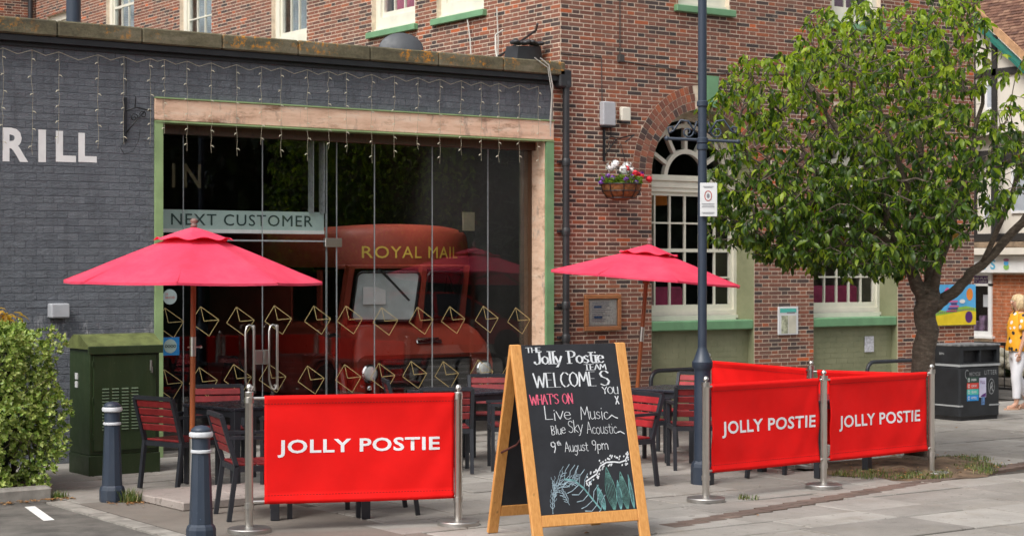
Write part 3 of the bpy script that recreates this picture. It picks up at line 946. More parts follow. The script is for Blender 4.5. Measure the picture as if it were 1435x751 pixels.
# mortar backing, with openings, 0.3 m thick (first part flush joints 0..; the reveals are painted separately)
wm = MB()
def wall_y(x0, x1, z0, z1, y0=0.0, y1=.33): wm.box((x0, y0, z0), (x1, y1, z1))
xs_ = [-.115]
for cx, hw, zs in ARCH: xs_ += [cx - hw, cx + hw]
xs_ += [7.58]
for i in range(0, 6, 2): wall_y(xs_[i], xs_[i + 1], 0, 4.26 if i == 0 else 5.3)
wall_y(0, xs_[1], 4.26, 5.3)
for cx, hw, zs in ARCH:
    pts = [(cx - hw, zs)] + [(cx - hw * math.cos(PI * k / 24), zs + hw * math.sin(PI * k / 24)) for k in range(1, 24)] + [(cx + hw, zs), (cx + hw, 5.3), (cx - hw, 5.3)]
    wm.prism(pts, .0, .33)
ux = [-.0]
for cx, hw in UP: ux += [cx - hw, cx + hw]
ux += [7.58]
for i in range(0, 6, 2): wall_y(ux[i], ux[i + 1], 5.3, 8.2)
wall_y(0, 7.58, 8.2, 9.0)
sy = [0.33]
for (ya, yb, zs) in SIDEW:
    wm.box((0, sy[-1], 4.25), (.33, ya, 8.2)); sy.append(yb)
    top = 7.05 if ya > 14 else 8.2
    wm.box((0, ya, 4.25), (.33, yb, zs))
    if top < 8.2: wm.box((0, ya, top), (.33, yb, 8.2))
wm.box((0, sy[-1], 4.25), (.33, 18, 8.2)); wm.box((0, .33, 8.2), (.33, 18, 9.0))
wm.box((-7, 18, 4.0), (.33, 18.3, 9.0))
wm.box((7.25, .33, 0), (7.58, 18.3, 9.0))
wm.build('wall', M['mortar'], pub)
rf = MB(); rf.box((-.05, -.1, 9.0), (7.65, 18.4, 9.2)); rf.box((-7.05, 17.9, 9.0), (-.05, 18.4, 9.2)); rf.box((.33, .34, 4.3), (7.2, 18, 4.35))
rf.build('roof', M['coping'], pub)
# dark rooms behind the pub windows
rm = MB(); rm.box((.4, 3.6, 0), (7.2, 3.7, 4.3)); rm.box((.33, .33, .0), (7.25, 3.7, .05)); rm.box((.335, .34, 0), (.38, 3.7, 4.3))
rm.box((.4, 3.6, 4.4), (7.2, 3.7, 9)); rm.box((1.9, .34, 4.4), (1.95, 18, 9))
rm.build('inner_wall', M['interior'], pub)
# green painted keystone
ks = MB()
ks.prism([(2.27, 4.085), (2.39, 4.085 + .03), (2.51, 4.085), (2.55, 4.5), (2.22, 4.5)][0:5], -.05, .02)
ks.build('keystone', M['sill'], pub, label='sage green keystone over the arched window')


def sash(parent, x0, x1, z0, z1, y, cols, rows, rot=0, org=(0, 0), sill=True, side=.06, curtain=None, mid=True, open_low=False, sillm='sill', sillw=.09, box=.06):
    """sash window: frame > panes, glazing bars, sill, curtain; local x to the right, seen from -y"""
    w = x1 - x0; h = z1 - z0
    f = MB()
    f.box((0, 0, 0), (box, .12, h)); f.box((w - box, 0, 0), (w, .12, h)); f.box((box, 0, h - box), (w - box, .12, h)); f.box((box, 0, 0), (w - box, .12, box * 1.2))
    s = .05
    iw0, iw1, iz0, iz1 = box, w - box, box * 1.2, h - box
    f.box((iw0, .03, iz0), (iw0 + s, .075, iz1)); f.box((iw1 - s, .03, iz0), (iw1, .075, iz1)); f.box((iw0 + s, .03, iz0), (iw1 - s, .075, iz0 + s * 1.5)); f.box((iw0 + s, .03, iz1 - s), (iw1 - s, .075, iz1))
    a0, a1, b0, b1 = iw0 + s, iw1 - s, iz0 + s * 1.5, iz1 - s
    f.box((-.02, -.03, -.045), (w + .02, .12, -.0))
    o = f.build('window', M['cream'], parent)
    o.location = (org[0], org[1], z0) if rot else (x0, y, z0)
    o.rotation_euler = (0, 0, R(rot))
    g = MB(); t = .022
    cw = (a1 - a0) / cols; rh = (b1 - b0) / rows
    for i in range(1, cols): g.box((a0 + i * cw - t / 2, .035, b0), (a0 + i * cw + t / 2, .07, b1))
    for j in range(1, rows):
        tt = .045 if (mid and j == rows // 2) else t
        g.box((a0, .032, b0 + j * rh - tt / 2), (a1, .073, b0 + j * rh + tt / 2))
    g.build('glazing_bar', M['cream'], o)
    pm = MB(); pm.box((t * .6 - cw / 2, -.002, t * .6 - rh / 2), (cw / 2 - t * .6, .002, rh / 2 - t * .6)); pme = pm.mesh('pane', M['wglass'])
    for i in range(cols):
        for j in range(rows):
            if open_low and j < rows // 2: continue
            inst('pane', pme, o, (a0 + (i + .5) * cw, .055, b0 + (j + .5) * rh), (rng.uniform(-.006, .006), 0, rng.uniform(-.008, .008)))
    if sill:
        sl = MB(); sl.bev((-.07, -.14, -.045 - sillw), (w + .07, .1, -.047), .008); sl.build('sill', M[sillm], o)
    if curtain:
        for (u0, u1, v0, v1, cm) in curtain:
            c = MB(); n = 14; pts = []
            for k in range(n + 1):
                pts.append((a0 + (a1 - a0) * (u0 + (u1 - u0) * k / n), .2 + .02 * math.sin(k * 1.9) + .012 * math.sin(k * 3.1)))
            vs = [(p[0], p[1], b0 + (b1 - b0) * v0) for p in pts] + [(p[0], p[1], b0 + (b1 - b0) * v1) for p in pts]
            vs += [(p[0], p[1] + .008, b0 + (b1 - b0) * v0) for p in pts] + [(p[0], p[1] + .008, b0 + (b1 - b0) * v1) for p in pts]
            m1 = n + 1
            c.add(vs, [(k, k + 1, m1 + k + 1, m1 + k) for k in range(n)] + [(2 * m1 + k + 1, 2 * m1 + k, 3 * m1 + k, 3 * m1 + k + 1) for k in range(n)] + [(m1 + k, m1 + k + 1, 3 * m1 + k + 1, 3 * m1 + k) for k in range(n)])
            c.build('curtain', cm, o, smooth='all')
    return o


M['curt_w'] = simple('net curtain', (.5, .5, .48), .8, var=.15)
M['curt_r'] = simple('magenta curtain', (.35, .04, .1), .8, var=.2)
M['curt_b'] = simple('pale blue blind', (.3, .36, .38), .8, var=.1)
M['curt_p'] = simple('plum curtain', (.14, .05, .09), .8, var=.2)
# side wall windows (facing -x): local x runs towards -y
W_ = M['curt_w']
cur = [[(0, .45, 0, 1, W_)], [(0, .8, 0, 1, M['curt_r']), (.82, 1, 0, 1, M['curt_p'])], [(0, 1, .0, 1, M['curt_b'])], [(0, 1, .0, 1, M['curt_b'])], [(0, 1, 0, 1, M['curt_b'])], None]
for i, (ya, yb, zs) in enumerate(SIDEW):
    top = 7.05 if ya > 14 else 8.2
    sash(pub, 0, yb - ya, zs + .14, top, 0, 3, 4, rot=-90, org=(.07, yb), curtain=cur[i], open_low=(i in (0,)), box=.13)
# front first floor windows
for i, (cx, hw) in enumerate(UP):
    sash(pub, cx - hw, cx + hw, 5.43, 8.2, .07, 3, 4, curtain=[(0, 1, 0, 1, M['curt_r'] if i == 0 else M['curt_p'])], box=.1)
# tall arched ground floor windows
for wi, (cx, hw, zs) in enumerate(ARCH):
    yb = .34
    zt = 3.05
    o = sash(pub, cx - hw, cx + hw, 1.375, zt, yb, 6, 4, sill=False, box=.055, curtain=[(0, .14, 0, 1, W_)] if wi else None)
    tr = MB(); tr.box((0, -.015, zt - 1.375), (2 * hw, .13, zt - 1.375 + .13)); tr.box((-.0, -.04, zt - 1.375 + .09), (2 * hw, .0, zt - 1.375 + .125)); tr.build('transom', M['cream'], o)
    # fanlight: outer frame, inner arcs and radial bars
    fan = MB()
    def arc(rc, wd, d0, d1, a0=0, a1=PI, n=28):
        vs = []
        for k in range(n + 1):
            a = a0 + (a1 - a0) * k / n
            for (r_, d) in ((rc - wd / 2, d0), (rc + wd / 2, d0), (rc + wd / 2, d1), (rc - wd / 2, d1)):
                vs.append((hw - math.cos(a) * r_, d, base + math.sin(a) * r_))
        fs = []
        for k in range(n):
            for q in range(4):
                fs.append((k * 4 + q, k * 4 + (q + 1) % 4, k * 4 + 4 + (q + 1) % 4, k * 4 + 4 + q))
        fan.add(vs, fs)
    base = zs - 1.375
    arc(hw - .035, .07, 0, .12); arc(hw - .095, .05, .03, .075)
    arc(hw * .78, .055, .01, .075); arc(hw * .4, .06, .01, .075)
    for k in range(1, 6):
        a = PI * k / 6
        fan.bar((hw - math.cos(a) * hw * .4, .052, base + math.sin(a) * hw * .4), (hw - math.cos(a) * (hw - .09), .052, base + math.sin(a) * (hw - .09)), .05, .07, up=(0, 1, 0))
    fan.box((.04, 0, base - .025), (2 * hw - .04, .1, base + .035))
    fan.build('fanlight_frame', M['cream'], o)
    pn = MB()
    pts = [(hw - math.cos(PI * k / 24) * (hw - .05), base + math.sin(PI * k / 24) * (hw - .05)) for k in range(25)]
    pn.prism(pts, .05, .053); pn.build('fanlight_pane', M['wglass'], o)
    # painted reveal and panel under the sill
    rv = MB()
    rv.box((cx + hw - .006, .004, .0), (cx + hw + .02, .34, zs)); rv.box((cx - hw - .02, .004, .0), (cx - hw + .006, .34, zs))
    # soffit of the arch
    vs = []; n = 24
    for k in range(n + 1):
        a = PI * k / n
        for (r_, d) in ((hw - .006, .004), (hw - .006, .34), (hw + .004, .34), (hw + .004, .004)): vs.append((cx - math.cos(a) * r_, d, zs + math.sin(a) * r_))
    rv.add(vs, [(k * 4 + q, k * 4 + (q + 1) % 4, k * 4 + 4 + (q + 1) % 4, k * 4 + 4 + q) for k in range(n) for q in range(4)])
    rv.build('reveal', M['greenwall'], pub, label='olive painted reveal of the arched window')
    pb = MB()
    for b in lay_bricks(cx - hw, cx + hw, 0, Z_SB - .02, [], course=.075, joint=.005, bond='stretcher'):
        brick_box(pb, ((0, .12), (1, 0), (0, -1)), b, .0018)
    pb.box((cx - hw, .121, 0), (cx + hw, .34, Z_SB)); 
    pb.build('window_panel', M['greenwall'], pub, label='olive painted brick panel under the window')
    gs = MB(); gs.bev((cx - hw + .002, .01, Z_SB), (cx + hw - .002, .36, Z_ST), .012); gs.build('sill', M['sill'], pub)
    cs = MB(); cs.box((cx - hw + .03, .25, Z_ST), (cx + hw - .1, .36, 1.375)); cs.build('sill', M['cream'], pub)

# things seen dimly inside the pub
t = empty('pendant_lamp', (2.25, .9, 2.85), 0, 'orange disc lamp hanging behind the tall arched window', 'lamp')
b = MB(); b.lathe([(.005, .13), (.16, .12), (.17, .0), (.16, -.01)], 20); b.build('lamp_shade', M['orange'], t, smooth=True)
b = MB(); b.tube([(0, 0, .12), (0, 0, 1.4)], .006, 6); b.build('flex', M['black'], t)
for (x, y_, lab) in ((1.9, .62, 'red padded booth seat inside the arched window, nearer the corner'), (5.2, .62, 'red padded booth seat inside the second window behind the tree')):
    t = empty('booth_seat', (x, y_, .05), 0, lab, 'seat', 'booth seats inside the pub')
    b = MB(); b.bev((-.5, .13, 0), (.5, .6, .45), .03); b.build('seat_base', M['slat'], t, smooth=True)
    b = MB(); b.bev((-.62, .0, 0), (.62, .12, 1.7), .03); b.build('backrest', M['curt_r'], t, smooth=True)

# ------------------------------------------------------------------ painted single storey extension
ext = empty('painted_extension', (0, 0, 0), 0, 'single storey extension in slate grey painted brick with a big glazed shopfront', 'building')
XW0, XO0, XO1, XE = -12.0, -5.35, -.133, -.118
eh = [rect_hole(XO0, XE + 1, 0, 3.80)]
FE = ((0, -.0), (1, 0), (0, -1))
def beamtop(x): return 3.80
bE = lay_bricks(XW0, XE - .01, 0, 4.275, [rect_hole(XO0 - .0, XE + 1, -1, 3.79)], course=.076, joint=.006, bond='english', seed=8)
restE = brick_singles(bE, FE, ext, M['pbrick_o'], .004, lambda b: b[0] > -7.05 and .6 < b[4] < 4.2, lambda b: abs(b[0] + 6))
mb = MB()
for b in restE: brick_box(mb, FE, b, .004, r=rng)
mb.build('brickwork', M['pbrick_i'], ext, kind='stuff')
w = MB(); w.box((XW0, 0.0, 0), (XO0, .3, 4.28)); w.box((XO0, 0, 3.79), (XE, .3, 4.28)); w.box((XW0, .3, 0), (XW0 + .3, 7, 4.28)); w.box((XW0, 7, 0), (0, 7.3, 4.28)); w.box((.26, .34, 0), (.32, 7, 4.24))
w.build('wall', M['pmortar'], ext)
w = MB(); w.box((-11.6, .35, .0), (-.15, .36, .02)); w.box((-11.6, .35, 0.0), (.255, 6.9, .03)); w.build('floor_slab', M['intfloor'], ext)
w = MB(); 
for a_, b_ in (((-11.9, .3, 4.2), (-2.9, 7.2, 4.27)), ((-2.9, .3, 4.2), (-.15, .5, 4.27)), ((-2.9, 3.3, 4.2), (-.15, 7.2, 4.27)), ((-.4, .5, 4.2), (-.15, 3.3, 4.27))): w.box(a_, b_)
w.build('roof', M['coping'], ext)
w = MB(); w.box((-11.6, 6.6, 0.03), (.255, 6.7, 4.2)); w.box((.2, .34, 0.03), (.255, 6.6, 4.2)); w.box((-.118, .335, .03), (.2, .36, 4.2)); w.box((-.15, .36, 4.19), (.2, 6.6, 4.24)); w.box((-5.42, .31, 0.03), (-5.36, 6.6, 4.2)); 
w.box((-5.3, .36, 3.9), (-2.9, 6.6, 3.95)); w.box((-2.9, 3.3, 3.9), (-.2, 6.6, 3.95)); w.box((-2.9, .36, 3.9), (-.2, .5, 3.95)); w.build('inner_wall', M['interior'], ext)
w = MB(); w.box((-2.92, .48, 4.27), (-.38, 3.32, 4.285)); w.build('added_rooflight', M['glass'], ext, label='unseen flat glass roof opening added to light the van')  # unseen roof opening, added so daylight reaches the dim van
# coping slabs
for k in range(13):
    x0, x1 = -11.98 + k * .92, -11.98 + (k + 1) * .92
    x1 = min(x1, .03)
    c = MB(); c.bev((x0 + .003, -.14, 4.345 + .0), (x1 - .003, .28, 4.51), .014); c.build('coping_stone', M['coping'], ext)
sf = MB(); sf.box((XW0, -.1, 4.28), (.03, .28, 4.344)); sf.box((XW0, -.03, 4.238), (-.12, -.006, 4.28)); sf.build('fascia_and_shadow', M['black'], ext)  # black fascia; its lower strip paints the coping's shadow
# timber beam over the shopfront with green beads
bmn = MB(); bmn.bev((XO0 + .0, -.03, 3.56), (XE, .26, 3.79), .006); bmn.build('beam', M['beam'], ext, label='salmon coloured peeling timber beam')
gb_ = MB(); gb_.box((XO0, -.045, 3.79), (XE, -.001, 3.805)); gb_.box((XO0, -.036, 3.54), (XE, .2, 3.557)); gb_.build('bead', M['greenlite'], ext)
jb = MB(); jb.box((XO0, -.03, .0), (XO0 + .09, .2, 3.54)); jb.build('jamb', M['greenlite'], ext)
jb = MB(); jb.box((XO1 - .1, -.03, 0), (XE, .18, 3.54)); jb.build('jamb', M['green'], ext)
jb = MB(); jb.box((XO1 - .11, .0, 0.03), (XO1 - .102, .26, 3.54)); jb.build('jamb_lining', M['beam'], ext)
jb = MB(); jb.box((XO0 + .09, .18, 3.44), (XO1 - .1, .3, 3.54)); jb.box((XO1 - .17, .26, .03), (XO1 - .111, .34, 3.44)); jb.build('head_rail', M['woodpanel'], ext)
th_ = MB(); th_.box((XO0, -.02, 0), (XE, .33, .03)); th_.build('threshold', M['kerb'], ext)

# glass panes with gold envelope outlines
def envelope(mb, cx, cz, s, lw=.006):
    # an envelope tipped about 35 degrees: rectangle and flap
    w, h = .265 * s, .21 * s
    a = R(-34)
    pts = [(-w / 2, -h / 2), (w / 2, -h / 2), (w / 2, h / 2), (-w / 2, h / 2)]
    rot = lambda p: (cx + p[0] * math.cos(a) - p[1] * math.sin(a), cz + p[0] * math.sin(a) + p[1] * math.cos(a))
    q = [rot(p) for p in pts]
    polyline_ribbon(mb, q + [q[0]], lw)
    polyline_ribbon(mb, [q[3], rot((-.01, -h * .02)), q[2]], lw)

GY = .25
def mkpane(name, x0, x1, z0, z1, envs, thick=.012):
    o = MB().box((x0 + .004, GY, z0), (x1 - .004, GY + thick, z1)).build(name, M['glass'], ext)
    for (ex, ez) in envs:
        e = MB(); envelope(e, ex, ez, 1.0)
        e.v = [(v[0], GY - .003, v[2]) for v in e.v]
        e.build('envelope_outline', M['gold'], o)
    return o
up = [-5.066, -4.647, -4.217, -3.749, -3.249, -2.83, -2.353, -1.862, -1.41, -.925, -.448]
lo = [-5.075, -4.664, -4.251, -3.82, -3.332, -2.849, -2.391, -1.952, -1.501, -1.0, -.52]
upz = [1.41, 1.42, 1.41, 1.42, 1.41, 1.405, 1.38, 1.38, 1.38, 1.38, 1.355]
loz = [.75, .76, .78, .77, .735, .735, .735, .745, .73, .735, .73]
edges = [XO0 + .09, -4.9, -3.945, -2.999, -2.497, -1.703, -.904, XO1 - .17]
allenv = list(zip(up, upz)) + list(zip(lo, loz))
for i in range(7):
    x0, x1 = edges[i], edges[i + 1]
    envs = [e for e in allenv if x0 < e[0] <= x1]
    isdoor = i in (1, 2)
    o = mkpane('glass_door' if isdoor else 'glass_pane', x0, x1, .04, 2.30 if isdoor else 3.44, envs)
    if isdoor:
        mkpane('glass_pane', x0, x1, 2.31, 3.44, [])
        hx = x1 - .14 if i == 1 else x0 + .15
        h = MB(); hy = GY - .06
        zb_, zt_ = .66, 1.36
        h.tube([(hx, GY, zb_ + .03), (hx, hy, zb_ + .0), (hx, hy, zb_ + .02), (hx, hy, zt_ - .02), (hx + .0, hy, zt_), (hx, GY, zt_ + .0)], .016, 10)
        h.tube([(hx, hy, zt_ - .06), (hx - .025, hy, zt_ - .005), (hx - .055, hy, zt_ + .01), (hx - .085, hy, zt_ - .01), (hx - .1, hy, zt_ - .06), (hx - .1, hy, zb_ + .1), (hx - .07, hy, zb_), (hx - .03, hy, zb_ - .01), (hx, hy, zb_ + .05)], .012, 8)
        h.build('handle', M['steel'], o, smooth=True)
        lk = MB(); lk.bev((x1 - .1, GY - .018, .93), (x1 - .004, GY + .03, 1.09), .006) if i == 1 else lk.bev((x0 + .004, GY - .018, .93), (x0 + .08, GY + .03, 1.09), .006)
        lk.build('lock_case', M['steel'], o, smooth=True)
        pf = MB(); px0, px1 = (x1 - .16, x1) if i == 2 else (x0, x0 + .14)
        pf.bev((px0, GY - .02, 2.24), (px1 + (.06 if i == 2 else 0), GY + .035, 2.34), .006); pf.build('patch_fitting', M['steel'], o, smooth=True)
jt = MB()
for x in edges[1:-1]: jt.box((x - .004, GY - .001, .04), (x + .004, GY + .013, 3.44))
jt.box((edges[1], GY - .002, 2.295), (edges[3], GY + .014, 2.312))
for x in (-3.15, -3.29): jt.box((x - .005, GY + .02, 2.62), (x + .005, GY + .14, 3.44))
jt.box((-3.12, GY + .02, .04), (-3.112, GY + .05, 3.44))
jt.build('glass_joint', simple('grey silicone', (.3, .32, .33), .3), ext)
# stickers on the first pane and shadowy IN lettering
s1 = MB(); s1.lathe([(.082, 0), (.082, .002)], 28, M=Matrix.Translation((-5.06, GY - .004, 1.69)) @ Matrix.Rotation(R(90), 4, 'X')); o = s1.build('round_sticker', simple('pale round sticker', (.5, .62, .6), .5), ext)
text('sticker_lettering', 'THE\nFAIR KITCHEN', .11, .06, M['stickred'], o, (-5.06, GY - .009, 1.7), flat=.001)
s1 = MB().box((-5.165, GY - .006, 1.06), (-4.95, GY - .002, 1.255)); o = s1.build('blue_sticker', M['blue'], ext)
s2 = MB(); s2.lathe([(.075, 0), (.075, .002)], 28, M=Matrix.Translation((-5.057, GY - .007, 1.16)) @ Matrix.Rotation(R(90), 4, 'X')); s2.build('badge', M['signpale'], o)
text('sticker_lettering', 'OOOO', .13, .03, M['signink'], o, (-5.057, GY - .012, 1.16), bold=.03)
text('sticker_lettering', 'IN', .34, .26, M['dimgold'], ext, (-4.84, GY + .05, 3.0), bold=.01, space=1.4)

# painted GRILL wall letters: R, I, L, L
for ch, x0, x1, z0, z1 in (('R', -6.985, -6.72, 3.07, 3.41), ('I', -6.615, -6.535, 3.075, 3.405), ('L', -6.43, -6.215, 3.085, 3.4), ('L', -6.19, -5.99, 3.09, 3.39)):
    text('painted_letter', ch, x1 - x0, z1 - z0 if ch != 'I' else .33, M['white'], ext, ((x0 + x1) / 2, -.0055, (z0 + z1) / 2), bold=.035, flat=.0)

# string of lights: one wire with drops
fs_ = empty('icicle_lights', (0, -.05, 0), 0, 'ivory icicle fairy lights hanging under the flat roof edge', 'string lights')
wire = MB(); bul = MB()
drops = [-7.0, -6.7, -6.42, -6.0, -5.72, -5.42, -5.26, -5.0, -4.72, -4.42, -4.12, -3.88, -3.55, -3.28, -3.05, -2.72, -2.42, -2.1, -1.8, -1.5, -1.22, -.96, -.66, -.38]
drops = [x - .0 for x in [-8.6, -8.2, -7.8, -7.4]] + drops
for i, x in enumerate(drops):
    if i < len(drops) - 1:
        x2 = drops[i + 1]
        wire.tube([(x, -.01, 4.2), ((x + x2) / 2, -.012, 4.2 - .05 * (x2 - x) / .3), (x2, -.01, 4.2)], .003, 4, cap=False)
    L_ = rng.uniform(.78, 1.02) if x > -5.35 else rng.uniform(.9, 1.15)
    pts = [(x, -.012, 4.2)]; nz = 12
    for k in range(1, nz + 1):
        pts.append((x + rng.gauss(0, .006), -.012 + rng.gauss(0, .003), 4.2 - L_ * k / nz))
    wire.tube(pts, .0018, 4, cap=False)
    for k in range(1, nz + 1, 2):
        p = pts[k]
        s = rng.choice((-1, 1)); bul.tube([p, (p[0] + s * .02, p[1] - .004, p[2] - .004), (p[0] + s * .035, p[1] - .006, p[2] - .02)], [.003, .006, .002], 5)
wire.build('wire', M['fairy'], fs_); bul.build('bulb', M['bulb'], fs_, kind='stuff')

# wall bracket on the painted wall, with its cable
def wall_bracket(name, loc, h, label):
    t = empty(name, loc, 0, label, 'bracket')
    b = MB(); b.bar((0, 0, -h / 2), (0, 0, h / 2), .022, .03); b.build('back_plate', M['iron'], t)
    b = MB()
    def spiral(cx, cz, r, a0, turns, sx=1):
        return [(cx + sx * r * (1 - .8 * k / 14) * math.cos(a0 + turns * 2 * PI * k / 14), -.03, cz + r * (1 - .8 * k / 14) * math.sin(a0 + turns * 2 * PI * k / 14)) for k in range(15)]
    b.tube([(0, -.02, h * .2), (.12 * h / .5, -.03, h * .28), (.3 * h / .5, -.03, h * .22)], .008, 5)
    b.tube([(0, -.02, -h * .3), (.1 * h / .5, -.03, -.05 * h), (.22 * h / .5, -.03, h * .2)], .008, 5)
    b.tube(spiral(.09 * h / .5, .02, .05 * h / .5, 0, 1.3), .006, 5); b.tube(spiral(.2 * h / .5, .12 * h, .045 * h / .5, PI, -1.3), .006, 5)
    b.tube([(.1 * h / .5, -.03, h * .28), (.11 * h / .5, -.03, h * .5), (.09 * h / .5, -.03, h * .56)], .006, 5)
    b.build('scroll', M['iron'], t, smooth='all')
    return t
t = wall_bracket('wall_bracket', (-5.68, -.02, 3.55), .46, 'black wrought iron bracket on the slate painted wall above the lettering')
b = MB(); b.tube([(0, -.01, .25), (0.004, -.01, .45), (0, -.01, .66)], .006, 5); b.tube([(0, -.01, -.2), (-.06, -.01, -.3), (-.02, -.01, -.36), (.08, -.01, -.33), (.14, -.01, -.22), (.16, -.01, -.1)], .004, 5); b.build('cable', M['black'], t)
t = empty('junction_box', (-6.42, -.05, 1.565), 0, 'pale grey square box on the painted wall above the hedge', 'electrical box')
b = MB(); b.bev((-.1, -.06, -.075), (.1, .05, .075), .012); b.build('box_body', M['greybox'], t, smooth=True)
b = MB(); b.bev((-.092, -.07, -.067), (.092, -.061, .067), .006); b.build('lid', M['greybox'], t, smooth=True)

# NEXT CUSTOMER board, inside the glass
t = empty('hanging_sign', (0, GY + .12, 0), 0, 'pale aqua sign reading NEXT CUSTOMER hung inside the glass', 'sign')
b = MB(); b.box((-5.2, 0, 2.41), (-3.1, .03, 2.635)); b.build('board', M['signpale'], t)
b = MB(); b.box((-5.2, -.012, 2.385), (-3.1, .0, 2.425)); b.build('ledge', M['white'], t)
text('lettering', 'NEXT CUSTOMER', 1.74, .125, M['signink'], t, (-4.12, -.002, 2.53), bold=.012, space=1.12)

# ------------------------------------------------------------------ red mail van inside
van = empty('mail_van', (-.93, 1.6, .03), 0, 'old red mail van parked inside the building behind the glass', 'van')
b = MB()
W2 = 1.02
# nose: rings along y (front to back), each ring an outline in x,z
def vring(y, w, zb, zt, r, n=6):
    pts = []
    for (cx_, cz_, a0) in ((w - r, zt - r, 0), (-w + r, zt - r, 90)):
        for k in range(n + 1):
            a = R(a0 + 90 * k / n); pts.append((cx_ + r * math.cos(a), y, cz_ + r * math.sin(a)))
    pts += [(-w, y, zb), (w, y, zb)]
    return pts
b.loft([vring(.03, W2 - .04, .3, .84, .12), vring(0, W2, .3, .88, .14), vring(.04, W2 + .02, .3, .93, .15), vring(.1, W2, .3, 1.06, .16), vring(.17, .95, .3, 1.19, .16), vring(.3, .93, .3, 1.25, .16), vring(.66, .93, .3, 1.26, .16)])
b.loft([vring(.6, .96, .3, 1.24, .1), vring(.95, 1.0, .3, 1.26, .08), vring(4.2, 1.02, .3, 1.26, .08)])
b.build('body', M['vanred'], van, smooth=True)
b = MB()
def roof_slice(z, ins, top=0):
    pts = []
    for k in range(13):
        x = (-1 + 2 * k / 12) * (1.0 - ins); q = abs(x) / 1.0
        pts.append((x, .56 - .36 * (1 - q ** 2.4) + ins * 1.2, z + top * (1 - q ** 2)))
    pts += [(1.01 - ins, 1.3, z + top * .4), (1.01 - ins, 4.2 - ins, z), (-1.01 + ins, 4.2 - ins, z), (-1.01 + ins, 1.3, z + top * .4)]
    return pts
b.loft([roof_slice(1.98, .0), roof_slice(2.04, -.015), roof_slice(2.3, .0), roof_slice(2.4, .02, .03), roof_slice(2.45, .07, .05), roof_slice(2.47, .16, .06), roof_slice(2.48, .4, .06)])
b.build('roof_box', M['vanredroof'], van, smooth=True)
b = MB(); b.tube([(x, .545 - .37 * (1 - abs(x) ** 2.4), 1.985) for x in [(-1 + k / 6) for k in range(13)]], .03, 6); b.build('gutter', M['vanred'], van)
b = MB()
for x in (-.9, .0, .9):
    b.bar((x, .6 - (.4 if x == 0 else .0), 1.2), (x * .97, .42 - (.34 if x == 0 else 0), 2.0), .09 if x else .07, .09)
b.box((-1.0, .95, 1.24), (-.97, 1.05, 1.94)); b.box((-1.0, 1.75, 1.24), (-.97, 4.2, 1.94)); b.box((.97, .9, 1.24), (1.0, 4.2, 1.94)); b.box((-.97, 4.15, .4), (.97, 4.2, 1.94))
b.build('pillar', M['vanred'], van)
def wscreen(x0, x1, m):
    b = MB()
    y0_, y1_ = .56, .41
    f = lambda x: -.38 * (1 - abs(x) / .9)
    pts = []
    r = .07
    cs = [(x0 + r, 1.3 + r, 180), (x1 - r, 1.3 + r, 270), (x1 - r, 1.92 - r, 0), (x0 + r, 1.92 - r, 90)]
    for cx_, cz_, a0 in cs:
        for k in range(5):
            a = R(a0 + 90 * k / 4); x, z = cx_ + r * math.cos(a), cz_ + r * math.sin(a)
            pts.append((x, y0_ + (y1_ - y0_) * (z - 1.3) / .58 + f(x), z))
    n = len(pts)
    o = MB().add([(p[0], p[1], p[2]) for p in pts] + [(p[0], p[1] + .012, p[2]) for p in pts], [tuple(range(n)), tuple(reversed(range(n, 2 * n)))] + [((i + 1) % n, i, n + i, n + (i + 1) % n) for i in range(n)]).build('windscreen', m, van)
    MB().tube(pts + [pts[0]], .018, 6).build('rubber_seal', M['vandark'], o)
    return o
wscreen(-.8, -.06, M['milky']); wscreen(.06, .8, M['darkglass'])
# van front edge faces: grille recess and bars
b = MB(); b.box((-.68, -.012, .33), (.68, .02, .83)); b.build('grille_opening', M['vandark'], van)
for k in range(6):
    MB().bar((-.66, -.03, .38 + k * .083), (.64, -.03, .38 + k * .083), .05, .022).build('grille_bar', M['grille'], van)
for s in (-1, 1):
    x = .855 * s
    h = MB(); mt = Matrix.Translation((x, -.0, .66)) @ Matrix.Rotation(R(90), 4, 'X')
    h.lathe([(.115, -.02), (.118, .05), (.1, .065), (.098, .05)], 28, M=mt)
    ho = h.build('headlight', M['chrome'], van, smooth=True)
    l = MB(); l.lathe([(.098, .05), (.085, .075), (.05, .09), (.01, .095)], 24, M=mt); l.build('lens', simple('headlamp lens', (.85, .86, .84), .15), ho, smooth='all')
    h = MB(); h.lathe([(.04, -.02), (.04, .02), (.025, .03)], 16, M=Matrix.Translation((x * .98, 0, .47)) @ Matrix.Rotation(R(90), 4, 'X')); h.build('side_light', M['chrome'], van, smooth=True)
b = MB(); b.bev((-1.05, -.14, .3), (1.05, -.08, .42), .015); b.build('bumper', M['vandark'], van, smooth=True)
text('lettering', 'ROYAL MAIL', 1.42, .15, M['goldtext'], van, (-.03, 0, 2.17), bold=.01, space=1.1)
b = MB(); b.bev((-.19, -.0, -.03), (.19, .02, .03), .008, M=Matrix.Translation((.08, .05, 1.04)) @ Matrix.Rotation(R(-25), 4, 'X')); o = b.build('badge', M['chrome'], van, smooth=True)
text('badge_lettering', 'LEYLAND', .3, .03, M['vandark'], o, (.08, .038, 1.04), rot=(65, 0, 0), bold=.0)
b = MB(); b.bar((-.62, .14, 1.96), (-.45, .12, 1.8), .022); b.bar((-.58, .13, 1.93), (-.22, .06, 1.56), .05, .018); b.build('wiper', M['vandark'], van)
MB().bev((-.11, .035, 1.062), (.22, .055, 1.085), .008).build('badge_crest', M['chrome'], van, smooth=True)
b = MB(); b.bar((.45, .22, 1.92), (.6, .26, 1.62), .02, .012); b.build('wiper', M['vandark'], van)
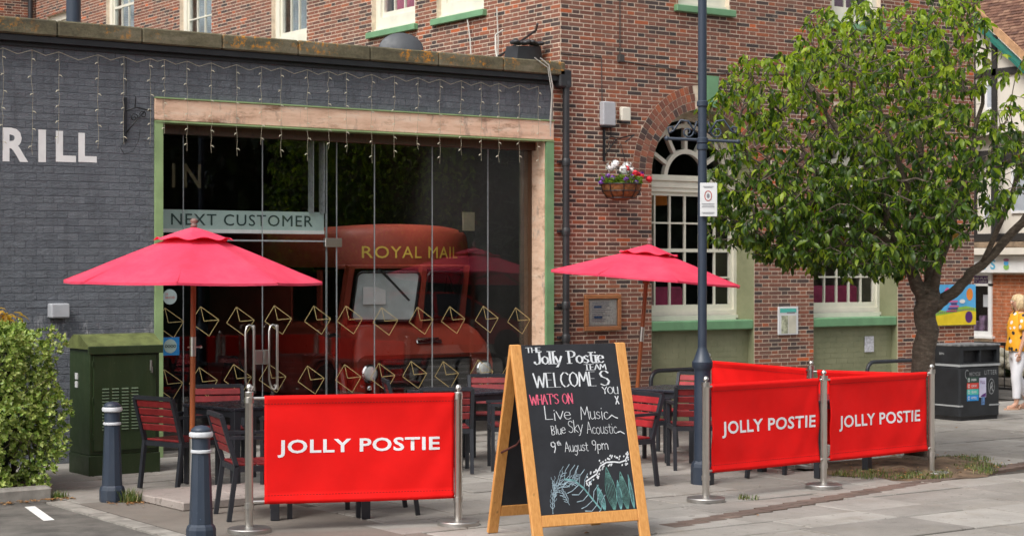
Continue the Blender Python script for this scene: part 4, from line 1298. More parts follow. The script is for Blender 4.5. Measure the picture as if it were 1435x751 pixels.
b = MB(); b.bar((-.72, .36, 1.62), (-.44, .27, 1.62), .008, .22); b.build('paper_notice', M['paper'], van)
b = MB(); b.bev((.1, .62, 1.72), (.5, .66, 1.84), .01); b.build('mirror', M['steel'], van)
b = MB(); b.tube([(-1.0, .8, 1.1), (-1.12, .35, 1.14), (-1.13, .3, 1.12), (-1.13, .3, .35)], .022, 8); b.build('guard_rail', M['vandark'], van, smooth=True)
for (x, y_) in ((-.93, .75), (.93, .75), (-.93, 3.4), (.93, 3.4)):
    w = MB(); w.lathe([(.2, -.11), (.36, -.11), (.38, -.06), (.38, .06), (.36, .11), (.2, .11)], 28, M=Matrix.Translation((x, y_, .38)) @ Matrix.Rotation(R(90), 4, 'Y'))
    o = w.build('wheel', M['tyre'], van, smooth=True)
    w = MB(); w.lathe([(.2, -.08), (.2, .08)], 20, M=Matrix.Translation((x, y_, .38)) @ Matrix.Rotation(R(90), 4, 'Y')); w.build('hub', M['vanred'], o, smooth=True)
b = MB(); b.tube([(-1.04, .28, .4), (-1.04, .33, .62), (-1.04, .5, .8), (-1.04, .75, .86), (-1.04, 1.0, .8), (-1.04, 1.17, .62), (-1.04, 1.22, .4)], .05, 8); b.build('wheel_arch', M['vanred'], van, smooth=True)
for o_ in van.children:
    if o_.name.startswith('lettering'):
        for v_ in o_.data.vertices: v_.co.z = -(.56 - .36 * (1 - min(1, abs(v_.co.x - .03)) ** 2.4)) + .02 + v_.co.z
# pale board in the corner of the room
t = empty('notice_board', (-.28, 1.6, 2.6), 0, 'small pale card fixed on the wall inside at the right end of the glass', 'notice')
b = MB(); b.box((-.09, 0, -.12), (.09, .015, .12)); b.build('card', simple('aged card', (.25, .22, .16), .7), t)
b = MB(); b.box((-.09, .015, -.14), (-.07, .1, .14)); b.build('card_mount', M['interior'], t)

# ------------------------------------------------------------------ street furniture and fixings on the walls
t = empty('downpipe', (0.02, -.09, 0), 0, 'black rainwater downpipe at the corner between extension and brick pub', 'downpipe')
b = MB()
zz = [0, 1.15, 1.55, 2.45, 3.3, 4.25]
b.tube([(0, 0, 0.02), (0, 0, 4.2)], .043, 12); b.build('pipe', M['pipe'], t, smooth=True)
for z in zz[1:]:
    b = MB(); b.lathe([(.052, z - .05), (.054, z - .02), (.054, z + .03), (.047, z + .04)], 14); b.box((-.08, .03, z - .015), (.08, .085, z + .015)); b.build('collar', M['pipe'], t, smooth=True)
b = MB(); b.bev((-.13, -.05, 4.2), (.06, .09, 4.42), .02); b.build('hopper', M['pipe'], t)

def alarm(name, x, z, w, h, d, m, label):
    t = empty(name, (x, -.01, z), 0, label, 'alarm box')
    b = MB(); b.bev((-w / 2, -d, -h / 2), (w / 2, 0, h / 2), .012); b.build('cover', m, t, smooth=True)
    b = MB(); b.box((-w / 2 + .01, -d + .01, -h / 2 - .02), (w / 2 - .01, 0, -h / 2)); b.build('base_plate', M['black'], t)
alarm('alarm_box', .695, 3.92, .2, .3, .09, M['greybox'], 'grey tall alarm box high on the brick wall, left of the small cream box')
alarm('alarm_box', .985, 3.93, .15, .18, .06, M['cream'], 'small square cream box on the brick wall beside the grey alarm box')
t = wall_bracket('basket_bracket', (.665, -.02, 3.53), .4, 'black wrought iron bracket holding the flower basket on the brick wall')
b = MB(); b.tube([(.24, -.03, .1), (.24, -.3, .12), (.05, -.36, .02)], .009, 5); b.build('arm', M['iron'], t)
b = MB()
b.tube([(.92, -.012, 6.2), (.925, -.012, 5.2), (.925, -.012, 4.62)], .007, 5); b.tube([(.925, -.012, 4.6), (1.5, -.012, 4.57), (2.25, -.012, 4.52), (3.6, -.012, 4.6), (6, -.012, 4.66)], .007, 5)
b.tube([(.0, -.012, 4.63), (.3, -.012, 4.625), (.63, -.012, 4.62), (.64, -.012, 4.08)], .006, 5)
b.cbox((.925, -.03, 4.63), (.07, .06, .09))
o = b.build('wall_cable', M['cable'], None); tag(o, 'thin dark cable with a junction box clipped across the brick front', 'cable')

# hanging basket
t = empty('hanging_basket', (.66, -.36, 2.83), 0, 'hanging basket of red, white and purple flowers on the brick wall', 'flower basket')
b = MB(); b.lathe([(.08, .0), (.17, .03), (.225, .1), (.25, .2), (.235, .2), (.2, .1)], 22); b.build('liner', M['basket'], t, smooth=True)
b = MB()
for z, r_ in ((.2, .256), (.115, .238), (.03, .18)): b.tube([(r_ * math.cos(2 * PI * k / 20), r_ * math.sin(2 * PI * k / 20), z) for k in range(21)], .006, 4)
for k in range(9):
    a = 2 * PI * k / 9; b.tube([(.256 * math.cos(a), .256 * math.sin(a), .2), (.238 * math.cos(a), .238 * math.sin(a), .11), (.18 * math.cos(a), .18 * math.sin(a), .03)], .005, 4)
for k in range(3):
    a = 2 * PI * k / 3 + .3; b.tube([(.25 * math.cos(a), .25 * math.sin(a), .2), (0.0, 0, .7)], .003, 4)
b.build('wire_frame', M['iron'], t)
def petals(parent, m, blobs, rad, n, nm='flower'):
    for (x, y_, z) in blobs:
        b = MB()
        for _ in range(n):
            p = Vector((rng.gauss(0, 1), rng.gauss(0, 1), rng.gauss(0, 1))).normalized() * rad * rng.uniform(.5, 1)
            d = Vector((rng.gauss(0, 1), rng.gauss(0, 1), rng.gauss(0, 1))).normalized(); s1_ = p.cross(d).normalized() * rad * .35; s2_ = p.cross(s1_).normalized() * rad * .35
            c = Vector((x, y_, z)) + p
            b.add([c - s1_, c + s2_, c + s1_, c - s2_ * .9], [(0, 1, 2, 3)])
        b.build(nm, m, parent)
petals(t, M['fl_white'], [(-.12, -.04, .44), (.1, .0, .43), (-.03, -.1, .37), (.14, -.02, .37), (-.16, 0, .41)], .06, 46)
petals(t, M['fl_red'], [(.05, -.05, .39), (.17, -.08, .33), (.24, -.02, .32), (.3, -.02, .31), (.22, -.1, .29), (.43, -.03, .28)], .05, 44)
petals(t, M['fl_purple'], [(-.24, -.05, .3), (-.2, -.1, .27), (-.31, 0, .22), (-.28, 0, .26), (0, -.22, .28), (.05, -.23, .22), (-.1, -.23, .25), (.33, 0, .34)], .035, 34)
b = MB()
for _ in range(420):
    a = rng.uniform(0, 2 * PI); rr = .27 * math.sqrt(rng.random()); z = .2 + .12 * rng.random() * (1 - rr)
    c = Vector((rr * math.cos(a), rr * math.sin(a), z)); q = Euler((rng.uniform(-1, 1), rng.uniform(-1, 1), rng.uniform(0, 6.3))).to_matrix()
    b.add([c + q @ Vector(v) for v in ((-.0, -.025, 0), (.018, 0, .006), (0, .03, 0), (-.018, 0, .006))], [(0, 1, 2, 3)])
for _ in range(8):
    a = rng.uniform(0, 2 * PI); b.tube([(.1 * math.cos(a), .1 * math.sin(a), .25), (.25 * math.cos(a), .25 * math.sin(a), .33)], .004, 4)
b.build('foliage', leaf_mat('basket leaf', [(0, (.08, .17, .02)), (1, (.2, .3, .04))]), t, kind='stuff')

# menu case, notices, mural
t = empty('menu_case', (.637, -.006, 1.445), 0, 'wooden framed glazed menu case on the brick wall', 'menu case')
b = MB()
w_, h_ = .285, .225
b.bev((-w_, -.045, h_ - .055), (w_, 0, h_), .006); b.bev((-w_, -.045, -h_), (w_, 0, -h_ + .055), .006); b.bev((-w_, -.045, -h_ + .056), (-w_ + .055, 0, h_ - .056), .006); b.bev((w_ - .055, -.045, -h_ + .056), (w_, 0, h_ - .056), .006)
b.build('case_frame', M['menuwood'], t)
b = MB().box((-w_ + .05, -.02, -h_ + .05), (w_ - .05, -.01, h_ - .05)); b.build('backing', simple('menu backing', (.4, .4, .36), .7), t)
o = MB().box((-w_ + .07, -.024, -h_ + .07), (w_ - .07, -.021, h_ - .07)).build('menu_sheet', M['papergrey'], t)
b = MB()
for k in range(11): b.box((-.17, -.0265, .12 - k * .023), (-.17 + rng.uniform(.14, .32), -.0255, .128 - k * .023))
b.build('printed_lines', M['inkgrey'], o)
b = MB().box((-.14, -.0275, .06), (-.02, -.0265, .085)).box((-.14, -.0275, -.07), (-.01, -.0265, -.045)); b.build('printed_heading', simple('navy print', (.03, .07, .16), .6), o)
MB().box((-w_ + .05, -.042, -h_ + .05), (w_ - .05, -.04, h_ - .05)).build('pane', M['wglass'], t)

t = empty('wall_notice', (3.815, -.006, 1.29), 0, 'framed notice with a teal heading on the brick pier between the windows', 'notice')
MB().bev((-.185, -.02, -.19), (.185, 0, .19), .004).build('board', M['paper'], t)
MB().box((-.155, -.022, .11), (.145, -.0205, .165)).build('heading', M['teal'], t)
MB().box((-.03, -.0225, .1), (.12, -.0215, .118)).build('heading_line', M['inkgrey'], t)
MB().box((-.13, -.022, -.17), (-.01, -.0205, .07)).build('map', simple('map print', (.42, .43, .3), .6, var=.5, scale=25), t)
MB().box((0, -.022, -.17), (.14, -.0205, .07)).build('text_block', simple('beige print', (.6, .57, .46), .6), t)
t = empty('paper_poster', (5.5, .108, .93), 0, 'small crinkled paper notice on the olive panel under the second window', 'notice')
MB().box((-.09, -.006, -.11), (.09, 0, .11)).build('sheet', simple('wrapped paper', (.6, .6, .64), .25, var=.25, scale=30, bump=.6, bscale=40), t)

t = empty('mural_board', (6.955, -.01, 1.465), 0, 'bright painted board with blue sky and yellow field on the end of the brick wall', 'mural')
hw_, hh_ = .615, .295
MB().box((-hw_, -.03, -hh_), (-.003, 0, hh_)).build('panel', M['skyblue'], t)
MB().box((.003, -.03, -hh_), (hw_, 0, hh_)).build('panel', M['skyblue'], t)
def flat(name, pts, m, y_, parent): MB().add([(p[0], y_, p[1]) for p in pts] + [(p[0], y_ + .001, p[1]) for p in pts], [tuple(range(len(pts))), tuple(reversed(range(len(pts), 2 * len(pts))))]).build(name, m, parent)
flat('painted_hill', [(-hw_, -.08), (-.3, -.06), (0, -.09), (.2, -.04), (.4, -.02), (hw_, -.05), (hw_, -hh_), (-hw_, -hh_)], M['lime'], -.0325, t)
flat('painted_field', [(-hw_, -.17), (-.2, -.15), (.1, -.12), (.4, -.08), (hw_, -.1), (hw_, -hh_ + .002), (-hw_, -hh_ + .002)], M['yellow'], -.0345, t)
def disc(name, cx, cz, rx, rz, m, y_, parent, n=20): flat(name, [(cx + rx * math.cos(2 * PI * k / n), cz + rz * math.sin(2 * PI * k / n)) for k in range(n)], m, y_, parent)
disc('painted_sun', .48, .15, .07, .09, M['orange'], -.0345, t); disc('painted_balloon', .0, .16, .07, .09, M['pinkprint'], -.0345, t); disc('painted_balloon', -.3, .15, .06, .09, M['orange'], -.0345, t)
disc('painted_cloud', .32, .05, .06, .03, M['white'], -.0345, t); disc('painted_balloon', .06, .14, .05, .08, M['purple'], -.035, t)
disc('painted_badge', .46, -.18, .08, .085, M['purple'], -.0365, t)
for k in range(5): MB().box((-.02 + .03 * k % .1, -.0375, -.1 + k * .035), (.2 + .02 * (k % 3), -.0365, -.1 + k * .035 + .022)).build('painted_words', M['purple'] if k % 2 else M['pinkprint'], t)
b = MB()
for k in range(26): x = -.5 + k * .042; b.box((x, -.0375, -.13 + .07 * (k / 26) - .01), (x + .02, -.0365, -.115 + .07 * (k / 26)))
b.build('painted_line', M['inkgrey'], t)

# roof clutter: satellite dish, felt box and cables
t = empty('satellite_dish', (-1.13, 1.89, 4.78), 0, 'dark grey satellite dish standing on the flat roof behind the coping', 'satellite dish')
b = MB(); Mx = Matrix.Rotation(R(-30), 4, 'Z') @ Matrix.Rotation(R(78), 4, 'X') @ Matrix.Scale(.82, 4, (0, 1, 0))
b.lathe([(.001, .05), (.1, .045), (.2, .02), (.28, -.01), (.29, -.015), (.28, -.02), (.2, .01), (.1, .035), (.001, .04)], 30, M=Mx)
b.build('reflector', M['dishm'], t, smooth='all')
b = MB(); b.tube([(0, .02, 0), (0, .12, -.1), (0, .12, -.5)], .02, 8); b.build('mast', M['steel'], t)
b = MB(); b.tube([(0, -.05, -.2), (.2, -.3, -.12), (.22, -.32, -.06)], .012, 6); b.build('feed_arm', M['white'], t)
t = empty('vent_cowl', (-.28, .35, 4.5), 0, 'black felted vent cowl on the roof corner beside the brick wall', 'vent')
b = MB(); b.loft([[(-.2, -.1, 0), (.2, -.1, 0), (.2, .2, 0), (-.2, .2, 0)], [(-.16, -.08, .22), (.18, -.08, .24), (.18, .18, .26), (-.16, .18, .24)]]); b.build('body', M['black'], t)
b = MB()
for k in range(9): b.ball((-.22 + k * .05, -.06 + rng.uniform(-.03, .03), .27 + rng.uniform(-.01, .015)), (.05, .09, .03), 7, 5)
b.build('felt_cap', simple('wrinkled felt', (.03, .03, .033), .45, bump=.8), t, smooth='all')
b = MB(); b.bev((-1.1, -.02, .0), (.2, .24, .06), .01); b.build('flashing', simple('lead flashing', (.11, .13, .12), .6, var=.3), t)
b = MB()
b.tube([(-.04, 2.0, 5.3), (-.06, 1.9, 5.0), (-.1, 1.8, 4.6), (-.12, 1.75, 4.35)], .009, 5); b.tube([(-.05, 1.3, 5.35), (-.06, 1.25, 4.9), (-.05, 1.28, 4.5)], .009, 5)
b.tube([(-.3, .8, 4.98), (-.45, .75, 4.9), (-.55, .6, 4.7), (-.58, .5, 4.45)], .012, 5)
o = b.build('roof_cable', M['wcable'], None); tag(o, 'pale loose cables running down the side wall onto the flat roof', 'cable')
b = MB(); b.tube([(-.06, 2.3, 4.55), (-.06, 1.2, 4.72), (-.08, .4, 4.95), (-.2, .2, 5.0)], .015, 5); o = b.build('roof_cable', M['black'], None); tag(o, 'thick black cable sagging along the side wall to the vent cowl', 'cable')
b = MB(); b.tube([(-.42, -.16, 4.53), (-.3, -.17, 4.45), (-.24, -.165, 4.2), (-.23, -.1, 3.8), (-.2, -.07, 3.6)], .008, 5); b.tube([(-.5, -.15, 4.53), (-.32, -.175, 4.42), (-.25, -.165, 4.1), (-.22, -.1, 3.7)], .006, 5)
o = b.build('hanging_cable', M['wcable'], None); tag(o, 'pair of white cables looped over the coping at the extension corner', 'cable')
t = empty('flue_pipe', (-3.42, 7.17, 4.27), 0, 'thick dark blue flue pipe rising from the flat roof at the left', 'flue')
b = MB(); b.tube([(0, 0, 0), (0, 0, 3.2)], .105, 20); b.build('pipe', M['navy'], t, smooth=True)
b = MB(); b.lathe([(.2, 0), (.2, .05), (.115, .12), (.11, .2)], 20); b.build('flange', M['navy'], t, smooth=True)
b = MB(); b.tube([(-.12, 17.9, 4.3), (-.12, 17.9, 9)], .05, 10); o = b.build('downpipe', M['pipe'], None, smooth=True); tag(o, 'thin black downpipe in the far inner corner of the pub wing', 'downpipe')

# ------------------------------------------------------------------ lamp post
t = empty('lamp_post', (-2.15, -5.09, 0), 0, 'dark navy cast iron lamp post with scrolled ladder bar and a notice tied on', 'lamp post')
b = MB(); b.lathe([(.108, 0), (.108, .16), (.1, .19), (.08, .22), (.08, .23)], 8); b.build('plinth', M['navy'], t)
b = MB(); b.lathe([(.08, .2), (.076, .9), (.074, 1.04), (.08, 1.06), (.095, 1.08), (.097, 1.13), (.082, 1.15), (.06, 1.21), (.042, 1.26), (.042, 1.28)], 20); b.build('lower_column', M['navy'], t, smooth=True)
b = MB(); b.lathe([(.042, 1.26), (.041, 3.1), (.04, 5.6)], 16); b.build('upper_column', M['navy'], t, smooth=True)
for z in (3.12, 3.52, 3.18):
    b = MB(); b.lathe([(.042, z - .03), (.052, z - .02), (.052, z + .02), (.042, z + .03)], 16); b.build('collar', M['navy'], t, smooth=True)
a_ = R(-35)
ux_, uy_ = math.cos(a_), math.sin(a_)
b = MB(); b.tube([(-.33 * ux_, -.33 * uy_, 3.2), (.33 * ux_, .33 * uy_, 3.17)], .015, 8); b.ball((-.33 * ux_, -.33 * uy_, 3.2), .024); b.ball((.33 * ux_, .33 * uy_, 3.17), .024); b.build('ladder_bar', M['navy'], t, smooth=True)
for s in (-1, 1):
    b = MB(); pts = []
    for k in range(15):
        q = k / 14; r_ = .055 * (1 - .75 * q); an = 2 * PI * 1.2 * q + PI
        pts.append((s * (.08 + .055 + r_ * math.cos(an)), 3.26 + r_ * math.sin(an)))
    arcp = [(s * .05, 3.36), (s * .07, 3.3)] + pts
    b.tube([(p[0] * ux_, p[0] * uy_, p[1]) for p in arcp], .009, 6)
    arc2 = [(s * .06, 3.24), (s * .13, 3.36), (s * .2, 3.37), (s * .27, 3.27), (s * .31, 3.25), (s * .32, 3.3), (s * .28, 3.31), (s * .27, 3.28)]
    b.tube([(p[0] * ux_, p[0] * uy_, p[1]) for p in arc2], .011, 6)
    b.build('scroll', M['navy'], t, smooth='all')
b = MB(); b.tube([(.3 * ux_, .3 * uy_, 3.15), (.3 * ux_, .3 * uy_, 3.0)], .004, 4); 
for k in range(4): b.ball((.3 * ux_, .3 * uy_, 3.13 - k * .045), .014, 6, 5)
b.build('hook', M['iron'], t)
b = MB(); b.lathe([(.05, 5.55), (.13, 5.65), (.2, 6.0), (.22, 6.05), (.1, 6.2), (.02, 6.3)], 12); b.build('lantern', M['navy'], t)
nb = empty('pole_notice', (-2.15 - .06 * .573 + .03, -5.09 - .065 * .82 - .03, 2.63), -35 + 4, 'white laminated notice with a round red emblem tied to the lamp post', 'notice')
b = MB(); b.bev((-.075, -.008, -.155), (.085, 0, .155), .003); b.build('sheet', M['paper'], nb)
b = MB(); pts = [(.0 + .032 * math.cos(2 * PI * k / 20), .035 + .045 * math.sin(2 * PI * k / 20)) for k in range(21)]; polyline_ribbon(b, pts, .008)
b.v = [(v[0], -.0105, v[2]) for v in b.v]; b.build('emblem', simple('rust red print', (.5, .12, .1), .6), nb)
b = MB()
for (z, w0) in ((.12, .05), (.11, .04), (-.04, .06), (-.055, .055), (-.07, .06), (-.12, .06), (-.13, .05)): b.box((-w0, -.0105, z), (w0, -.0095, z + .004))
disc('emblem_centre', 0, .035, .014, .022, M['inkgrey'], -.0105, nb)
b.build('printed_lines', M['inkgrey'], nb)

# ------------------------------------------------------------------ bollards
bol = empty('bollard', (-7.51, -5.7, 0), 10, 'near navy bollard with white bands beside the left banner post', 'bollard', 'bollards at the pavement edge')
b = MB(); b.lathe([(.105, 0), (.108, .02), (.108, .1), (.1, .125), (.086, .14), (.086, .15), (.068, .62), (.068, .64)], 10); b.build('shaft', M['navy'], bol)
b = MB(); b.lathe([(.07, .655), (.076, .66), (.076, .675), (.07, .68)], 20); b.build('band', M['navyband'], bol, smooth=True)
b = MB(); b.lathe([(.066, .64), (.066, .77)], 20); b.build('neck', M['navy'], bol, smooth=True)
b = MB(); b.lathe([(.068, .765), (.085, .775), (.088, .795), (.08, .81)], 20); b.build('band', M['navyband'], bol, smooth=True)
b = MB(); b.lathe([(.078, .808), (.07, .83), (.045, .85), (.01, .857)], 20); b.build('cap', M['navy'], bol, smooth='all')
c = copy_tree(bol); c.location = (-7.12, -3.12, 0); c['label'] = 'farther navy bollard with white bands in front of the green cabinet'

# ------------------------------------------------------------------ utility cabinet
t = empty('utility_cabinet', (-6.59, -1.29, 0), 0, 'dark green metal street cabinet with sloping lid and louvred door', 'cabinet')
cw_, cd_, chh = .735, .52, 1.22
b = MB(); b.bev((.0, 0, 0), (cw_, cd_, .2), .008); b.build('plinth', M['cabgreen'], t)
b = MB(); b.bev((.008, .008, .2), (cw_ - .008, cd_, chh), .006); b.build('body', M['cabgreen'], t)
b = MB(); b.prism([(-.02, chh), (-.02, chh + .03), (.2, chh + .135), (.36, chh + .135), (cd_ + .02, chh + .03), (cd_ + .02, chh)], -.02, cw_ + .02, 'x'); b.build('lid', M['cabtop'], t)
b = MB(); b.bev((-.018, -.026, chh - .05), (cw_ + .018, -.012, chh + .028), .004); b.build('lid_edge', M['cabgreen'], t)
b = MB(); b.bev((.04, -.012, .24), (cw_ - .05, .008, chh - .06), .004); d = b.build('door', M['cabgreen'], t)
lv = MB()
lv.prism([(-.022, 0), (-.012, .012), (-.012, -.002)], -.035, .035, 'x')
lme = lv.mesh('louvre', simple('louvre paint', (.1, .14, .08), .35))
for c_ in range(4):
    for k in range(14): inst('louvre', lme, d, (.16 + c_ * .1, 0, .44 + k * .03))
b = MB(); b.bev((cw_ - .12, -.03, 1.0), (cw_ - .1, -.012, 1.1), .003); b.cbox((cw_ - .11, -.04, 1.01), (.01, .03, .06)); b.build('padlock', M['steelbase'], d)
MB().box((-.0015, .3, .92), (.0075, .36, .98)).box((-.0015, .3, .84), (.0075, .36, .9)).build('label_plate', M['paper'], t)
for z in (.35, .7, 1.05): MB().bev((.022, -.02, z), (.038, -.01, z + .06), .003).build('hinge', M['cabgreen'], t)

# ------------------------------------------------------------------ chairs and tables
def make_chair(label):
    t = empty('terrace_chair', (0, 0, 0), 0, label, 'chair', 'red slatted terrace chairs')
    w, d, sh, bh = .5, .46, .44, .83
    tw = .035
    # faces -y: front legs at y=-d/2
    for s in (-1, 1):
        b = MB(); b.bar((s * w / 2, -d / 2, 0), (s * w / 2, -d / 2, .64), tw, tw); b.build('leg', M['frame'], t)
        b = MB(); b.bar((s * w / 2, d / 2 + .03, 0), (s * w / 2, d / 2 - .03, sh), tw, tw); b.build('leg', M['frame'], t)
        b = MB(); b.bar((s * w / 2, d / 2 - .03, sh - .01), (s * w / 2, d / 2 + .09, bh), tw, tw); b.build('back_post', M['frame'], t)
        b = MB(); b.bar((s * w / 2, -d / 2 - .03, .65), (s * w / 2, d / 2 + .03, .66), .045, .025); b.build('armrest', M['frame'], t)
    b = MB(); b.bar((-w / 2, d / 2 + .09, bh), (w / 2, d / 2 + .09, bh), .03, .035); b.build('top_rail', M['frame'], t)
    b = MB()
    for yy in (-d / 2, d / 2 - .03): b.bar((-w / 2, yy, sh - .03), (w / 2, yy, sh - .03), .025, .045)
    for s in (-1, 1): b.bar((s * w / 2, -d / 2, sh - .03), (s * w / 2, d / 2 - .03, sh - .03), .025, .045)
    b.build('seat_frame', M['frame'], t)
    sm = MB(); sm.bev((-w / 2 + .02, -.036, -.009), (w / 2 - .02, .036, .009), .004); sme = sm.mesh('seat_slat', M['slat'])
    for k in range(5): inst('seat_slat', sme, t, (0, -d / 2 + .05 + k * .085, sh + .002))
    bm_ = MB(); bm_.bev((-w / 2 + .02, -.008, -.031), (w / 2 - .02, .008, .031), .004); bme = bm_.mesh('back_slat', M['slat'])
    for k in range(4):
        z = .56 + k * .072; q = (z - sh) / (bh - sh)
        inst('back_slat', bme, t, (0, d / 2 - .03 + .12 * q, z), (R(-17), 0, 0))
    return t
chairs = [
 (-6.23, -2.56, 17, 'slatted chair nearest the green cabinet, its back to the left'),
 (-5.45, -1.75, -112, 'slatted chair behind the first table, its red back facing the camera'),
 (-6.55, -4.66, -14, 'nearest slatted chair between the near bollard and the left banner post'),
 (-5.42, -3.35, 115, 'slatted chair right of the first table, partly behind the left banner'),
 (-5.6, -5.05, 160, 'slatted chair whose legs show below the right half of the left banner'),
 (-3.25, -1.85, -25, 'slatted chair in front of the van grille, right of centre over the left banner'),
 (-3.55, -2.85, 62, 'slatted chair seen from behind just left of the right post of the left banner'),
 (-2.25, -1.85, -118, 'slatted chair under the van headlight with its wide red back to the camera'),
 (-2.85, -3.05, 150, 'slatted chair immediately left of the chalkboard'),
 (-2.85, -4.72, 178, 'bright red slatted chair immediately right of the chalkboard'),
 (-1.32, -4.05, 58, 'slatted chair seen from behind, left of the lamp post'),
 (-.27, -2.7, 205, 'slatted chair farthest back beside the lamp post, near the bike hoop'),
 (-1.45, -3.25, -12, 'dark slatted chair half hidden behind the chalkboard by the wooden pole'),
 (-1.25, -4.75, 0, 'slatted chair inside the banner pen, its feet under the middle banner'),
]
proto = None
for i, (x, y_, fa, lab) in enumerate(chairs):
    if proto is None: proto = c = make_chair(lab)
    else: c = copy_tree(proto); c['label'] = lab
    c.location = (x, y_, .002); c.rotation_euler = (0, 0, R(fa + 90))
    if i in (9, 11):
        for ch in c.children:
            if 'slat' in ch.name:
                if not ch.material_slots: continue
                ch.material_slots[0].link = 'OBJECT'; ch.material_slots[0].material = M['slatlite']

def make_table(label):
    t = empty('terrace_table', (0, 0, 0), 0, label, 'table', 'charcoal terrace tables')
    MB().bev((-.4, -.4, .71), (.4, .4, .74), .006).build('table_top', M['tabletop'], t)
    b = MB()
    for s in (-1, 1): b.box((-.33, s * .36 - .012, .65), (.33, s * .36 + .012, .71)); b.box((s * .36 - .012, -.33, .65), (s * .36 + .012, .33, .709))
    b.build('apron', M['frame'], t)
    lm = MB(); lm.bev((-.035, -.035, 0), (.035, .035, .71), .004); me = lm.mesh('leg', M['frame'])
    for sx in (-1, 1):
        for sy_ in (-1, 1): inst('leg', me, t, (sx * .36, sy_ * .36, 0))
    return t
tabs = [(-5.62, -2.62, 10, 'table among the chairs by the glass doors, behind the left umbrella pole'), (-6.04, -4.81, -27, 'table hidden behind the left red banner, its thick legs showing below'),
        (-2.95, -2.25, 8, 'table in front of the van headlight, left of the chalkboard'), (-.85, -3.25, 20, 'table between the chalkboard and the lamp post'), (-.62, -5.0, 5, 'table inside the banner pen, its leg showing under the middle banner')]
tp = None
for (x, y_, rz, lab) in tabs:
    if tp is None: tp = c = make_table(lab)
    else: c = copy_tree(tp); c['label'] = lab
    c.location = (x, y_, .002); c.rotation_euler = (0, 0, R(rz))

# ------------------------------------------------------------------ cycle hoops
def hoop(x, y_, rz, w, h, label):
    t = empty('cycle_hoop', (x, y_, 0), rz, label, 'bike stand', 'bike hoops on the pavement')
    b = MB(); r_ = .12; pts = [(-w / 2, 0, 0), (-w / 2, 0, h - r_)]
    for k in range(1, 6): a = PI - PI / 2 * k / 5; pts.append((-w / 2 + r_ + r_ * math.cos(a), 0, h - r_ + r_ * math.sin(a)))
    for k in range(0, 6): a = PI / 2 - PI / 2 * k / 5; pts.append((w / 2 - r_ + r_ * math.cos(a), 0, h - r_ + r_ * math.sin(a)))
    pts.append((w / 2, 0, 0)); b.tube(pts, .025, 10); b.build('hoop_tube', M['frame'], t, smooth=True)
    for s in (-1, 1): MB().lathe([(.06, 0), (.06, .012), (.03, .02)], 14, c=(s * w / 2, 0)).build('foot_plate', M['frame'], t)
hoop(.35, -1.75, 3, .75, .82, 'black tubular bike hoop behind the chairs left of the lamp post')
hoop(3.6, -2.1, 3, .95, .84, 'black tubular bike hoop behind the right banner in front of the olive panel')

# ------------------------------------------------------------------ banners
def post(x, y_, label, h=1.06):
    t = empty('barrier_post', (x, y_, 0), 0, label, 'barrier post', 'steel banner posts')
    b = MB(); b.lathe([(.165, .0), (.165, .028), (.16, .034), (.03, .04)], 36); b.build('base', M['steelbase'], t, smooth=True)
    b = MB(); b.lathe([(.031, .03), (.031, h - .06), (.034, h - .055), (.034, h - .03), (.03, h - .025)], 20); b.build('tube', M['steel'], t, smooth=True)
    b = MB(); b.lathe([(.012, h - .03), (.012, h - .01), (.024, h), (.024, h + .012), (.016, h + .028), (.004, h + .034)], 16); b.build('finial', M['steel'], t, smooth=True)
    for z in (.2, 1.0):
        if h > 1.1 or True: MB().lathe([(.037, z - .02), (.037, z + .02)], 16).build('clamp', M['steel'], t, smooth=True)
    return t
PO = {'a': (-6.98, -5.42), 'b': (-5.47, -6.01), 'c': (-2.95, -6.05), 'd': (-1.44, -5.95), 'e': (.14, -5.82), 'f': (-.11, -2.86), 'g': (-.33, -4.66)}
PL = {'a': 'steel banner post at the left end of the front left banner', 'b': 'steel banner post left of the chalkboard at the right end of its banner', 'c': 'steel banner post in front of the lamp post', 'd': 'steel banner post between the two front right banners', 'e': 'steel banner post at the far right end, standing in the grass', 'f': 'steel banner post at the back behind the lamp post', 'g': 'steel banner post where the two back banners meet'}
for k, p in PO.items(): post(p[0], p[1], PL[k], {'a': 1.09, 'b': 1.06}.get(k, 1.04))

